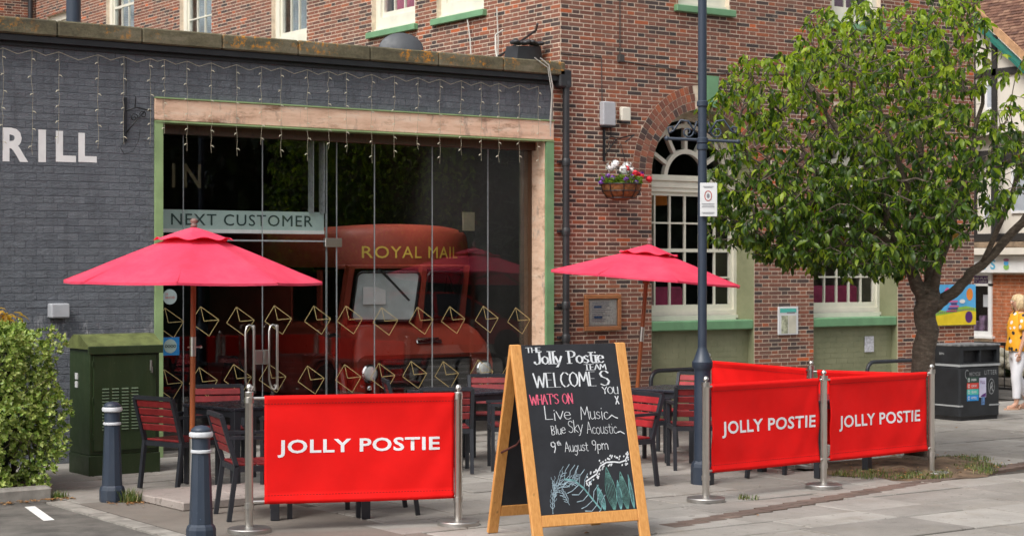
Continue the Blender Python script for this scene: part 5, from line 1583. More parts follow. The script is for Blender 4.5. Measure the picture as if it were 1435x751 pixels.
def banner(k0, k1, z0, z1, label, txt=None, inset=.07, sag=.0, tx=None):
    a, b_ = Vector((*PO[k0], 0)), Vector((*PO[k1], 0)); d = b_ - a; L_ = d.length; an = math.degrees(math.atan2(d.y, d.x))
    t = empty('cafe_banner', a, an, label, 'banner', 'red cafe barrier banners')
    nx, nz = 60, 26
    vs = []; fs = []
    rs = random.Random(int(L_ * 1000))
    ph = [rs.uniform(0, 6) for _ in range(6)]
    def off(u, v):
        return .005 * math.sin(7 * u + ph[0] + 3 * v) + .004 * math.sin(23 * u * (1 - v * .6) + ph[1]) * (1 - v) + .0025 * math.sin(31 * u + 6 * v + ph[3]) * v ** 2 + .004 * math.sin(9 * v + 5 * u + ph[2]) + .012 * math.sin(PI * v) * math.sin(PI * u) + .004 * math.sin(40 * (u + v * .4) + ph[4]) * math.exp(-u * 9) + .004 * math.sin(44 * (u - v * .3) + ph[5]) * math.exp(-(1 - u) * 9)
    x0, x1 = inset + (.045 if k0 == 'a' else 0), L_ - inset + (.035 if k0 == 'a' else 0)
    for side in (0, 1):
        for j in range(nz + 1):
            for i in range(nx + 1):
                u, v = i / nx, j / nz
                # hem bulge round the two bars
                zq = z0 + (z1 - z0) * v
                hem = 0
                for zc in (z0 + .018, z1 - .018):
                    dd = (zq - zc) / .026
                    if abs(dd) < 1: hem = max(hem, .017 * math.sqrt(1 - dd * dd))
                y_ = off(u, v) * (1 if hem < .002 else .4)
                y_ += (-hem - .002) if side == 0 else (hem + .002)
                vs.append((x0 + (x1 - x0) * u, y_, zq - .004 * math.sin(PI * u) * (1 - v)))
    n1 = (nx + 1) * (nz + 1)
    for side in (0, 1):
        for j in range(nz):
            for i in range(nx):
                q = side * n1 + j * (nx + 1) + i
                f = (q, q + 1, q + nx + 2, q + nx + 1)
                fs.append(f if side == 0 else tuple(reversed(f)))
    for i in range(nx):
        fs.append((i + 1, i, n1 + i, n1 + i + 1)); q = nz * (nx + 1) + i; fs.append((q, q + 1, n1 + q + 1, n1 + q))
    for j in range(nz):
        q = j * (nx + 1); fs.append((q, q + nx + 1, n1 + q + nx + 1, n1 + q)); q += nx; fs.append((q + nx + 1, q, n1 + q, n1 + q + nx + 1))
    bm_ = MB(); bm_.add(vs, fs); bo = bm_.build('banner_cloth', M['red'], t, smooth='all')
    for zz_ in (z0 + .062, z1 - .062):
        sb = MB(); nn = 60
        for i in range(nn):
            ua, ub_ = i / nn, (i + .62) / nn
            va = (zz_ - z0) / (z1 - z0)
            sb.add([(x0 + (x1 - x0) * q_, off(q_, va) - .0042, zz_ + h_) for q_, h_ in ((ua, -.0022), (ub_, -.0022), (ub_, .0022), (ua, .0022))], [(0, 1, 2, 3)])
        sb.build('stitching', M['stitch'], bo, kind='stuff')
    for z in (z0 + .018, z1 - .018):
        b = MB(); b.tube([(.02, 0, z), (L_ - .02, 0, z)], .012, 10); b.build('cross_bar', M['steel'], t, smooth=True)
    if txt:
        cx, cz, w, h = tx
        to = text('lettering', txt, w, h, M['bannerwhite'], bo, (cx, 0, cz), bold=.022, space=1.06, flat=0); to['kind'] = 'stuff'
        bq = bmesh.new(); bq.from_mesh(to.data); bmesh.ops.triangulate(bq, faces=bq.faces)
        for _ in range(3):
            le = [e for e in bq.edges if e.calc_length() > .03]
            if le: bmesh.ops.subdivide_edges(bq, edges=le, cuts=1)
            bmesh.ops.triangulate(bq, faces=[f for f in bq.faces if len(f.verts) > 3])
        bq.to_mesh(to.data); bq.free()
        for v_ in to.data.vertices: v_.co.z = -off((cx + v_.co.x - x0) / (x1 - x0), (cz + v_.co.y - z0) / (z1 - z0)) + .0045
    return t
banner('a', 'b', .21, 1.03, 'front left red banner reading JOLLY POSTIE between the near bollard and the chalkboard', 'JOLLY POSTIE', tx=(.845, .625, 1.26, .135))
banner('c', 'd', .24, 1.0, 'middle red banner reading JOLLY POSTIE right of the lamp post', 'JOLLY POSTIE', tx=(.79, .6, 1.2, .145))
banner('d', 'e', .24, 1.0, 'right hand red banner reading JOLLY POSTIE beside the tree', 'JOLLY POSTIE', tx=(.81, .57, 1.2, .145), inset=.08)
banner('f', 'g', .24, .99, 'red back banner running from behind the lamp post to the middle post')
banner('g', 'e', .24, .98, 'red back banner running to the far right post in front of the tree')

# ------------------------------------------------------------------ umbrellas
def umbrella(loc, top, rad, drop, rot, lean, label, slab=True):
    """loc: foot of the pole; top: height of the canopy's crown; lean: (dx, dy) of the crown"""
    t = empty('parasol', loc, 0, label, 'parasol', 'pink red parasols')
    L_ = Vector((lean[0], lean[1], top))
    ax = L_.normalized(); Q = Vector((0, 0, 1)).rotation_difference(ax).to_matrix().to_4x4()
    H_ = L_.length
    N = 8
    def pt(k, r_, z): a = R(rot) + 2 * PI * k / N; return Q @ Vector((r_ * math.cos(a), r_ * math.sin(a), z))
    def surf(r0, z0, r1, z1, rings, sub, scall=0.0, sagz=.045):
        vs = []; fs = []
        for j in range(rings + 1):
            q = j / rings; r_ = r0 + (r1 - r0) * q; z = z0 + (z1 - z0) * (q ** 1.08)
            for k in range(N * sub):
                kk = k / sub; fr = kk - int(kk)
                # straight chord between ribs, cloth sagging slightly inwards between them
                p0, p1 = pt(int(kk), r_, z), pt(int(kk) + 1, r_, z)
                p = p0.lerp(p1, fr) + Q @ Vector((0, 0, -sagz * math.sin(PI * fr) * q * (1 - .85 * q) - scall * math.sin(PI * fr) ** 2 * (q > .99)))
                vs.append(p)
        n = N * sub
        for j in range(rings):
            for k in range(n):
                fs.append((j * n + k, j * n + (k + 1) % n, (j + 1) * n + (k + 1) % n, (j + 1) * n + k))
        return vs, fs
    zc = H_
    ze = H_ - drop
    b = MB()
    v0, f0 = surf(.12, zc - .05, rad, ze, 10, 6)
    n = len(v0)
    b.add(v0 + [v - ax * .004 for v in v0], f0 + [tuple(reversed([i + n for i in f])) for f in f0])
    # small hanging hem
    sub = 6; m_ = N * sub; base = n - m_
    hem = [v0[base + k] - ax * .022 for k in range(m_)]
    q = len(b.v); b.v += [tuple(h) for h in hem]
    for k in range(m_): b.f.append((base + k, base + (k + 1) % m_, q + (k + 1) % m_, q + k))
    cn = b.build('canopy', M['pink'], t, smooth=True)
    b = MB()
    for k in range(N):
        b.bar(pt(k, .13, zc - .053), pt(k, rad, ze + .004), .012, .005, up=ax)
    b.build('seam', M['pink'], cn)
    b = MB(); v1, f1 = surf(.02, zc + .02, .36, zc - .095, 5, 8, scall=-.03, sagz=.02); n1 = len(v1)
    b.add(v1 + [v - ax * .004 for v in v1], f1 + [tuple(reversed([i + n1 for i in f])) for f in f1])
    b.build('vent_flap', M['pink'], t, smooth=True)
    for k in range(N):
        b = MB(); b.bar(pt(k, .03, zc - .06), pt(k, rad - .01, ze - .012), .016, .022, up=ax); b.build('rib', M['teak'], t)
        b = MB(); b.bar(pt(k, .03, zc - .4), pt(k, rad * .5, zc - .05 - drop * .48), .012, .016, up=ax); b.build('strut', M['teak'], t)
    b = MB(); b.lathe([(.042, zc - .44), (.042, zc - .36)], 12, M=Q); b.build('runner', M['teak'], t, smooth=True)
    b = MB(); b.tube([Q @ Vector((0, 0, .38)), Q @ Vector((0, 0, zc))], .024, 14); b.build('pole', M['teak'], t, smooth=True)
    b = MB(); b.lathe([(.026, .0), (.026, .44)], 14, M=Q); b.build('ground_sleeve', M['steelbase'], t, smooth=True)
    z = H_ * .545 if slab else H_ * .5
    b = MB(); b.lathe([(.027, z - .08), (.027, z + .09)], 14, M=Q); b.tube([Q @ Vector((-.05, 0, z)), Q @ Vector((.07, 0, z))], .007, 6); b.ball(Q @ Vector((.075, 0, z)), .014, 8, 6); b.build('pole_joint', M['steel'], t, smooth=True)
    b = MB(); b.lathe([(.02, zc + .01), (.03, zc + .03), (.03, zc + .045), (.018, zc + .05), (.034, zc + .07), (.03, zc + .09), (.01, zc + .1)], 14, M=Q); b.build('finial', simple('finial wood', (.22, .12, .1), .5), t, smooth='all')
    return t
umbrella((-6.33, -3.02, .05), 2.29, 1.14, .46, 3 - 35, (.015, -.01), 'left pink red parasol standing on the concrete slab by the glass doors')
umbrella((-.03, -1.45, 0), 2.25, 1.15, .37, 13 - 35, (.155, -.11), 'right pink red parasol leaning in front of the brick wall and tall window')
# slabs under the left umbrella
ub = empty('paving_plinth', (-6.31, -3.55, 0), 2, 'square base of four pale paving slabs under the left parasol', 'paving base')
for i, (x, y_) in enumerate(((-.31, -.25), (.31, -.25), (-.31, .27), (.31, .27))):
    MB().bev((x - .3, y_ - .25, 0), (x + .3, y_ + .25, .075 - .004 * i), .01).build('paving_slab', M['pinkslab'], ub)

# ------------------------------------------------------------------ A-board
ab = empty('chalkboard_sign', (-5.09, -6.93, 0), -8, 'pine framed A-board chalkboard with chalk lettering and drawn leaves', 'a-board')
AW, AH, AS = .98, 1.43, .375
tilt = math.atan2(AS, AH)
for s in (-1, 1):     # s=-1 front leaf, +1 back leaf
    Mx = Matrix.Translation((0, s * AS, 0)) @ Matrix.Rotation(tilt * s, 4, 'X')
    Ls = AH / math.cos(tilt)
    for e in (-1, 1):
        b = MB(); b.bev((e * AW / 2 - (.085 if e > 0 else 0), -.012, 0), (e * AW / 2 + (.085 if e < 0 else 0), .018, Ls), .004, M=Mx); b.build('stile', M['pine'], ab)
    x0, x1 = -AW / 2 + .086, AW / 2 - .086
    b = MB(); b.bev((x0, -.011, .13), (x1, .017, .215), .004, M=Mx); b.build('rail', M['pine'], ab)
    if s > 0:
        b = MB(); b.bev((x0, .0, .6), (x1, .017, .655), .004, M=Mx); b.build('rail', M['pine'], ab)
    bb = MB(); bb.box((x0, -.006, .216), (x1, .008, Ls - .004), M=Mx); bo = bb.build('blackboard', M['chalk'], ab)
    if s < 0:
        bw = x1 - x0; bh_ = Ls - .22
        def board_strokes(name, mb, m):
            mb.v = [tuple(Mx @ Vector((x0 + v[0] * bw, -.0085, .216 + v[2] * bh_))) for v in mb.v]
            mb.build(name, m, bo, kind='stuff')
        # unit square of the board: u right, v up
        def ct(name, s_, u0, u1, v, h, m, **k):
            mb = MB(); chalk_text(mb, s_, 0, 0, h, **k)
            x_lo = min(q[0] for q in mb.v); mx_ = max(q[0] for q in mb.v) - x_lo
            mb.v = [(u0 + (q[0] - x_lo) * (u1 - u0) / mx_, 0, v + q[2]) for q in mb.v]
            board_strokes(name, mb, m)
        W0, P0 = M['chalkw'], M['chalkp']
        ct('chalk_lettering', 'THE', .04, .2, .955, .03, W0, nib=(.13, .07), jit=.02)
        ct('chalk_lettering', 'Jolly Postie', .11, .86, .885, .075, W0, nib=(.15, .04), serif=1)
        ct('chalk_lettering', 'TEAM', .63, .87, .842, .034, W0, nib=(.13, .06), serif=1)
        ct('chalk_lettering', 'WELCOME', .08, .74, .745, .086, W0, nib=(.11, .024))
        ct('chalk_lettering', 'S', .78, .89, .745, .09, W0, nib=(.11, .024))
        ct('chalk_lettering', 'YOU', .79, .965, .695, .042, W0, nib=(.1, .06), slope=-.05)
        ct('chalk_lettering', 'x', .915, .96, .63, .08, W0, nib=(.12, .05))
        ct('chalk_lettering', "WHAT'S ON", .02, .47, .645, .058, P0, nib=(.13, .07), jit=.03)
        ct('chalk_lettering', 'Live', .16, .43, .552, .075, W0, nib=(.05, .038), jit=.05, slope=-.02, seed=2)
        ct('chalk_lettering', 'Music', .53, .83, .548, .076, W0, nib=(.05, .038), jit=.05, slope=-.03, seed=3)
        ct('chalk_lettering', 'Blue', .2, .355, .465, .056, W0, nib=(.07, .05), jit=.05, slope=.03, seed=4)
        ct('chalk_lettering', 'Sky', .385, .54, .47, .068, W0, nib=(.06, .045), jit=.05, seed=5)
        ct('chalk_lettering', 'Acoustic', .575, .9, .46, .066, W0, nib=(.05, .042), jit=.05, slope=-.03, seed=6)
        ct('chalk_lettering', '9', .18, .235, .36, .062, W0, nib=(.08, .07), seed=7)
        ct('chalk_lettering', 'th', .245, .29, .4, .026, W0, nib=(.12, .1), seed=8)
        ct('chalk_lettering', 'August', .32, .57, .36, .06, W0, nib=(.06, .048), jit=.04, seed=9)
        ct('chalk_lettering', '9pm', .61, .78, .36, .06, W0, nib=(.06, .048), jit=.04, seed=10)
        # underlines of Music and Acoustic
        mb = MB(); polyline_ribbon(mb, [(.83, .55), (.86, .565), (.89, .552), (.92, .545)], .006); polyline_ribbon(mb, [(.9, .46), (.93, .465), (.97, .45)], .006); board_strokes('chalk_flourish', mb, M['chalkw'])
        # drawn leaves
        mb = MB(); mg = MB(); mt_ = MB()
        r_ = random.Random(4)
        def blade(cx, base, h, w, lean, m, lines=5):
            def edge(sgn, q): return (cx + lean * q + sgn * w * math.sin(PI * min(1, q * .95 + .05)) * (1 - q * .3), base + h * q)
            for sgn in (-1, 1): polyline_ribbon(m, [edge(sgn, k / 10) for k in range(10)] + [(cx + lean, base + h)], .006)
            for l in range(-lines // 2, lines // 2 + 1):
                polyline_ribbon(m, [(edge(l / (lines / 2 + .6), k / 8)[0], edge(1, k / 8)[1]) for k in range(8)], .004)
        blade(.76, .005, .25, .06, -.03, mg); blade(.9, .005, .22, .05, -.03, mg); blade(.66, .005, .15, .035, -.05, mt_); blade(.97, .005, .2, .02, -.02, mt_, 2); blade(.83, .005, .17, .03, .0, mt_, 3)
        # broad split leaf
        stem = [(.62, .01), (.55, .07), (.47, .14), (.38, .19), (.28, .2)]; polyline_ribbon(mt_, stem, .012)
        for k in range(9):
            q = k / 8; i = min(3, int(q * 4)); a, c_ = stem[i], stem[i + 1]; f = q * 4 - i; px, pz = a[0] + (c_[0] - a[0]) * f, a[1] + (c_[1] - a[1]) * f
            polyline_ribbon(mb, [(px, pz), (px - .06 - .02 * r_.random(), pz - .035), (px - .13, pz - .03 - .02 * r_.random())], .005)
            polyline_ribbon(mb, [(px, pz), (px + .02, pz + .05), (px + .05 + .03 * r_.random(), pz + .085)], .005)
        # fern sprig at the left
        for (sx, sz, ang, L_) in ((.12, .005, 80, .2), (.14, .05, 65, .18), (.16, .1, 50, .2), (.25, .17, 20, .15), (.3, .05, 120, .12), (.35, .16, 60, .1)):
            p = (sx, sz); pts = [p]
            for k in range(6):
                ang += r_.uniform(-14, 14); p = (p[0] + L_ / 6 * math.cos(R(ang)), p[1] + L_ / 6 * math.sin(R(ang)) * .8); pts.append(p)
                for sg in (-1, 1): aa = R(ang + sg * 45); polyline_ribbon(mb, [p, (p[0] + .03 * math.cos(aa), p[1] + .025 * math.sin(aa)), (p[0] + .05 * math.cos(aa + sg * -.4), p[1] + .04 * math.sin(aa))], .0035)
            polyline_ribbon(mb, pts, .0055)
        # white berry spray
        mw = MB(); spray = [(.5, .18), (.56, .2), (.62, .22), (.67, .265), (.74, .285), (.82, .285), (.88, .28), (.94, .29), (.985, .33)]
        polyline_ribbon(mw, spray, .009)
        for k in range(60):
            q = r_.random() * 7.9; i = int(q); f = q - i; px = spray[i][0] + (spray[i + 1][0] - spray[i][0]) * f; pz = spray[i][1] + (spray[i + 1][1] - spray[i][1]) * f
            o_ = r_.choice((-1, 1)) * r_.uniform(.012, .036); polyline_ribbon(mw, [(px, pz + o_), (px + .008, pz + o_ + .004)], .009)
        board_strokes('chalk_drawing', mb, simple('pale blue chalk', (.32, .42, .48), .9, var=.3, scale=30)); board_strokes('chalk_drawing', mg, simple('green chalk', (.12, .28, .25), .9, var=.4, scale=30)); board_strokes('chalk_drawing', mt_, M['chalkg']); board_strokes('chalk_drawing', mw, M['chalkw'])
b = MB(); b.tube([(-AW / 2 + .03, -AS * .42 + .0, .78), (-AW / 2 + .03, -.05, .7), (-AW / 2 + .03, AS * .55, .62)], .008, 6); b.build('stay_cord', simple('dark cord', (.08, .02, .015), .8), ab)

# ------------------------------------------------------------------ litter bin
bn = empty('litter_bin', (5.12, -1.86, 0), -3, 'large black double litter bin with recycling stickers at the end of the pub', 'litter bin')
bn.scale = (.665, .8, .99)
# near left front corner at the origin; front runs along +x, side along +y
BW, BD, BH = 1.12, .62, 1.0
b = MB(); b.bev((0, 0, .03), (BW, BD, .62 + .1), .03); b.build('cabinet', M['bin'], bn, smooth=True)
b = MB(); b.box((.03, .03, .0), (BW - .03, BD - .03, .04)); b.build('foot', M['black'], bn)
b = MB(); b.bev((0, 0, .74), (BW, BD, BH - .03), .03)
b = MB()
b.box((.0, .0, .74), (.1, BD, .98)); b.box((BW - .08, 0, .74), (BW, BD, .98)); b.box((.1, .1, .74), (BW - .08, BD, .98)); b.box((.1, 0, .74), (BW - .08, .1, .765)); b.box((.1, 0, .93), (BW - .08, .1, .98)); b.box((BW / 2 - .0, .005, .765), (BW / 2 + .04, .1, .93))
b.build('hood', M['bin'], bn)
b = MB(); b.box((.1, .09, .765), (BW - .08, .105, .93)); b.build('aperture', M['black'], bn)
b = MB(); b.bev((-.012, -.012, .98), (BW + .012, BD + .012, 1.01), .008); b.build('lid', simple('worn grey lid', (.16, .16, .16), .7, var=.5, scale=12), bn)
b = MB(); b.box((-.006, -.006, .715), (BW + .006, BD, .745)); b.build('band', M['binband'], bn)
MB().box((-.004, -.004, .185), (.09, BD, .205)).build('band', M['binband'], bn); MB().box((BW - .3, -.004, .185), (BW + .004, .2, .205)).build('band', M['binband'], bn)
for k, (mm, s_) in enumerate(((simple('bin sticker black', (.03, .07, .05), .5), 'PAPER'), (M['stickred'], 'CANS'), (M['teal'], 'GLASS'), (M['blue'], 'BOTTLES'))):
    z = .5 - k * .08; o = MB().box((.2, -.004, z), (.52, -.001, z + .076)).build('recycling_sticker', mm, bn)
    text('sticker_lettering', s_, .14, .03, M['paper'], o, (.39, -.0055, z + .038), bold=.02, flat=0)
    disc('recycling_emblem', .245, z + .038, .026, .026, M['paper'], -.0065, o); disc('recycling_emblem', .245, z + .038, .014, .014, mm, -.0085, o)
o = MB().box((.54, -.004, .3), (.73, -.001, .56)).build('notice_sheet', simple('lilac notice', (.55, .53, .68), .5), bn)
text('notice_lettering', 'FULL', .13, .045, M['purple'], o, (.635, -.0055, .5), bold=.01, flat=0); flat('notice_print', [(.56, .31), (.72, .31), (.72, .36), (.62, .335)], M['purple'], -.0055, o)
text('bin_lettering', 'LITTER', .34, .06, M['binband'], bn, (.86, -.003, .63), bold=-.005, space=1.2, flat=0); text('bin_lettering', 'RECYCLE', .3, .045, M['binband'], bn, (.42, -.003, .615), bold=-.005, flat=0)
b = MB(); polyline_ribbon(b, [(.2 + .05 * math.cos(R(a)), .615 + .055 * math.sin(R(a))) for a in range(50, 320, 18)], .012); b.v = [(v[0], -.003, v[2]) for v in b.v]; b.build('ring_emblem', M['binband'], bn)
b = MB(); polyline_ribbon(b, [(.88 + .085 * math.cos(R(a)), .44 + .1 * math.sin(R(a))) for a in range(0, 361, 20)], .008); polyline_ribbon(b, [(.84, .38), (.86, .47), (.9, .5), (.9, .4), (.93, .38)], .014); polyline_ribbon(b, [(.86, .42), (.91, .45)], .02); b.v = [(v[0], -.003, v[2]) for v in b.v]; b.build('tidy_emblem', M['binband'], bn)
MB().box((.6, -.004, .1 + .1), (.69, -.001, .31)).build('small_sticker', simple('blue grey sticker', (.1, .2, .4), .5, var=.4, scale=40), bn)
text('plate_lettering', 'BIN', .1, .03, M['binband'], bn, (-.003, .4, .88), rot=(90, 0, -90), bold=.01, flat=0)

# ------------------------------------------------------------------ the street tree
def leaf_geo(L_, w, droop):
    """a folded, drooping blade: base at the origin, pointing along +x, bending towards -z"""
    prof = [(0, .04), (.22, .75), (.5, 1.0), (.78, .62), (1.0, .0)]
    vs = []; x = z = 0.0; a = 0.0; last = 0
    for q, ww in prof:
        d = (q - last) * L_; x += d * math.cos(a); z -= d * math.sin(a); a += droop * (q - last + .05); last = q
        vs += [(x, -w / 2 * ww, z + .12 * w * ww), (x, 0, z - .06 * w), (x, w / 2 * ww, z + .12 * w * ww)]
    fs = []
    for i in range(4):
        for s in (0, 1): fs.append((i * 3 + s, i * 3 + s + 1, i * 3 + s + 4, i * 3 + s + 3))
    return np.array(vs), fs


class LeafField:
    def __init__(self): self.v = []; self.f = []; self.n = 0
    def add(self, geo, M4):
        vs, fs = geo; A = np.array(M4)
        p = vs @ A[:3, :3].T + A[:3, 3]
        self.v.append(p); self.f += [tuple(i + self.n for i in f) for f in fs]; self.n += len(vs)
    def build(self, name, m, parent, **kw):
        me = bpy.data.meshes.new(name); me.from_pydata(np.concatenate(self.v).tolist(), [], self.f); me.materials.append(m)
        me.polygons.foreach_set('use_smooth', [True] * len(me.polygons))
        o = bpy.data.objects.new(name, me); col.objects.link(o); o.parent = parent
        return tag(o, **kw)


def make_tree(root_loc, limbs, clusters, label, leafL=.107, nleaf=(6, 10), single=300, seed=5, zone_low=None):
    """limbs: polylines [(x,y,z,r)...] local; clusters: list of points where leaf sprays sit"""
    rr = random.Random(seed)
    t = empty('street_tree', root_loc, 0, label, 'tree')
    nodes = []; par = []; rad = []
    # limbs as explicit branches
    def add_line(pts, parent_i):
        last = parent_i
        for i, p in enumerate(pts):
            nodes.append(Vector(p[:3])); par.append(last); rad.append(p[3]); last = len(nodes) - 1
        return last
    ends = []
    for li, (pts, at) in enumerate(limbs):
        fine = []
        for a, b_ in zip(pts, pts[1:]):
            for k in range(4):
                q = k / 4
                jit_ = Vector((rr.gauss(0, 1), rr.gauss(0, 1), rr.gauss(0, 1))) * .012 if (0 < k) else Vector((0, 0, 0))
                fine.append((a[0] + (b_[0] - a[0]) * q + jit_.x, a[1] + (b_[1] - a[1]) * q + jit_.y, a[2] + (b_[2] - a[2]) * q, a[3] + (b_[3] - a[3]) * q))
        fine.append(pts[-1])
        MB().tube([f[:3] for f in fine], [f[3] for f in fine], 14 if li == 0 else 9).build('trunk' if li == 0 else 'limb', M['bark'], t, smooth='all')
        if li: add_line(fine, -1)
    # grow twigs towards clusters
    P = np.array([tuple(n) for n in nodes]); n0 = len(nodes)
    cl = sorted(clusters, key=lambda c: min((c - nodes[i]).length for i in range(0, n0, 3)))
    arr = np.zeros((len(cl) * 10 + n0, 3)); arr[:n0] = P; cnt = n0
    weight = [0] * (len(arr)); tips = []
    for c in cl:
        cv = np.array(tuple(c)); d = np.linalg.norm(arr[:cnt] - cv, axis=1)
        # prefer joining lower nodes
        d2 = d + .5 * np.maximum(0, arr[:cnt, 2] - cv[2] + .02)
        i = int(np.argmin(d2)); L_ = d[i]
        n = max(1, min(8, int(L_ / .1))); last = i; a = Vector(arr[i]); pts = [a]
        perp = Vector((rr.gauss(0, 1), rr.gauss(0, 1), rr.gauss(0, .5))) * .06 * L_
        for k in range(1, n + 1):
            q = k / n; p = a.lerp(c, q) + perp * math.sin(PI * q) + Vector((0, 0, .12 * L_ * math.sin(PI * q)))
            arr[cnt] = p; par.append(last); last = cnt; cnt += 1; pts.append(p)
        tips.append((last, c, (pts[-1] - pts[-2])))
        j = last
        while j >= n0: weight[j] += 1; j = par[j]
    tw = MB()
    for j in range(n0, cnt):
        i = par[j]; a, b_ = Vector(arr[i]), Vector(arr[j])
        r1 = .002 + .0018 * weight[j] ** .5; r0 = .002 + .0018 * (weight[i] ** .5 if i >= n0 else (weight[j]) ** .5)
        if (b_ - a).length < 1e-4: continue
        tw.tube([a, b_], [r0, r1], 4, cap=False)
    tw.build('twig', M['bark'], t, kind='stuff')
    # leaves: alternate along the last bit of twig, drooping
    lf = LeafField(); ly = LeafField(); cand = []
    geos = [leaf_geo(1, .36, 1.2), leaf_geo(1, .32, 1.7), leaf_geo(1, .38, .9)]
    for last, c, dr in tips:
        az = math.atan2(dr.y, dr.x)
        n = rr.randint(*nleaf)
        for k in range(n):
            aa = az + rr.uniform(-PI, PI); pitch = rr.uniform(.0, 1.0)
            L_ = leafL * rr.choice((rr.uniform(.45, .8), rr.uniform(.75, 1.3)))
            pos = c + Vector((rr.gauss(0, .014), rr.gauss(0, .014), rr.gauss(0, .014)))
            Mt = Matrix.Translation(pos) @ Matrix.Rotation(aa, 4, 'Z') @ Matrix.Rotation(pitch, 4, 'Y') @ Matrix.Rotation(rr.gauss(0, .5), 4, 'X') @ Matrix.Scale(L_, 4)
            cand.append((Mt, rr.randrange(3), L_, pos))
    camv = Vector((CX, CY, CZ)) - Vector(root_loc)
    cand.sort(key=lambda c: (c[3] - camv).length - c[2] * 6)
    mes = []
    for g in geos:
        me = bpy.data.meshes.new('leaf'); me.from_pydata(g[0].tolist(), [], g[1]); me.materials.append(M['leaf_tree_o']); me.polygons.foreach_set('use_smooth', [True] * len(me.polygons)); mes.append(me)
    for i, (Mt, gi, L_, pos) in enumerate(cand):
        if i < single:
            o = bpy.data.objects.new('leaf', mes[gi]); col.objects.link(o); o.parent = t; o.matrix_local = Mt
        elif rr.random() < .16 + .55 * max(0, min(1, (pos.z - 2.5) / 1.5)): ly.add(geos[gi], Mt)  # paler leaves likelier higher up: lit crown top painted by height
        else: lf.add(geos[gi], Mt)
    lf.build('foliage', M['leaf_tree'], t, kind='stuff'); ly.build('toplit_foliage', M['leaf_toplit'], t, kind='stuff')
    return t


TX, TY = .8, -5.1
rv = Vector((math.cos(R(-YAW)), math.sin(R(-YAW)), 0)); dv = Vector((math.sin(R(YAW)), math.cos(R(YAW)), 0))
def tl(X, D, z, r=0): p = rv * X + dv * D; return (p.x, p.y, z, r) if r else Vector((p.x, p.y, z))
# X to the right in view, D into depth, metres from the trunk's foot
limbs = [
 ([tl(-.02, 0, -.05, .2), tl(-.02, 0, .1, .16), tl(.0, 0, .5, .135), tl(.02, 0, 1.1, .118), tl(.04, 0, 1.45, .112), tl(.07, 0, 1.66, .118), tl(.08, .0, 1.78, .1), tl(.08, .02, 1.86, .05)], 0),
 ([tl(.12, 0, 1.6, .07), tl(.24, -.01, 1.7, .06), tl(.45, -.04, 1.88, .052), tl(.74, -.08, 2.17, .046), tl(1.07, -.1, 2.56, .042), tl(1.35, -.1, 3.0, .034), tl(1.5, -.1, 3.5, .022), tl(1.55, -.1, 3.9, .01)], 1),
 ([tl(.03, 0, 1.66, .085), tl(-.06, .0, 1.86, .068), tl(-.19, .0, 2.19, .056), tl(-.35, .05, 2.62, .046), tl(-.55, .05, 3.06, .036), tl(-.9, .1, 3.5, .024), tl(-1.15, .1, 3.9, .012)], 1),
 ([tl(.09, .03, 1.68, .075), tl(.1, .08, 1.95, .056), tl(.15, .15, 2.3, .05), tl(.12, .2, 2.8, .042), tl(.0, .25, 3.4, .03), tl(-.2, .2, 4.15, .012)], 1),
 ([tl(.1, -.02, 1.72, .055), tl(.17, -.15, 2.1, .038), tl(.27, -.25, 2.6, .034), tl(.45, -.3, 3.2, .026), tl(.55, -.3, 3.8, .018), tl(.6, -.35, 4.3, .008)], 1),
 ([tl(-.16, .0, 2.1, .042), tl(-.5, -.2, 2.35, .034), tl(-.95, -.35, 2.6, .026), tl(-1.4, -.4, 2.85, .018), tl(-1.8, -.4, 3.1, .008)], 1),
 ([tl(.14, .1, 2.25, .036), tl(.45, .5, 2.7, .03), tl(.85, .8, 3.1, .022), tl(1.15, 1.0, 3.6, .01)], 1),
 ([tl(-.2, .05, 2.3, .034), tl(-.45, .7, 2.7, .028), tl(-.85, 1.0, 3.1, .02), tl(-1.15, 1.1, 3.4, .01)], 1),
 ([tl(.6, -.06, 2.03, .03), tl(.75, -.3, 2.5, .026), tl(.9, -.55, 3.1, .02), tl(1.0, -.6, 3.8, .01)], 1),
 ([tl(.15, -.12, 2.05, .034), tl(-.25, -.6, 2.7, .026), tl(-.5, -.9, 3.2, .018), tl(-.65, -.9, 3.7, .008)], 1),
 ([tl(.3, -.02, 2.75, .026), tl(.8, -.1, 3.05, .02), tl(1.3, -.2, 3.35, .014), tl(1.8, -.2, 3.6, .007)], 1),
]
rc = random.Random(11); clusters = []
def crown_ok(X, z, D):
    # dome centred left of the trunk, flat underside that lifts to the right and left tips
    cx0, half = -.28, 1.97
    xs_t = [-2.3, -1.9, -1.37, -.93, -.6, .35, .7, 1.1, 1.7]; zs_t = [3.6, 4.05, 4.45, 4.62, 4.72, 4.7, 3.95, 3.6, 3.3]
    top = float(np.interp(X, xs_t, zs_t)) + .12 * math.sin(X * 6 + 1) - .2 * abs(D / 1.3) ** 2
    bot = 1.98 - .13 * math.exp(-((X + .45) / .5) ** 2) + .62 * max(0, X + .15) + .35 * max(0, -X - 1.35) + .12 * abs(D)
    return abs(X - cx0) < half and bot < z < top and (abs(X - cx0) / half) ** 2 + (D / 1.5) ** 2 < 1
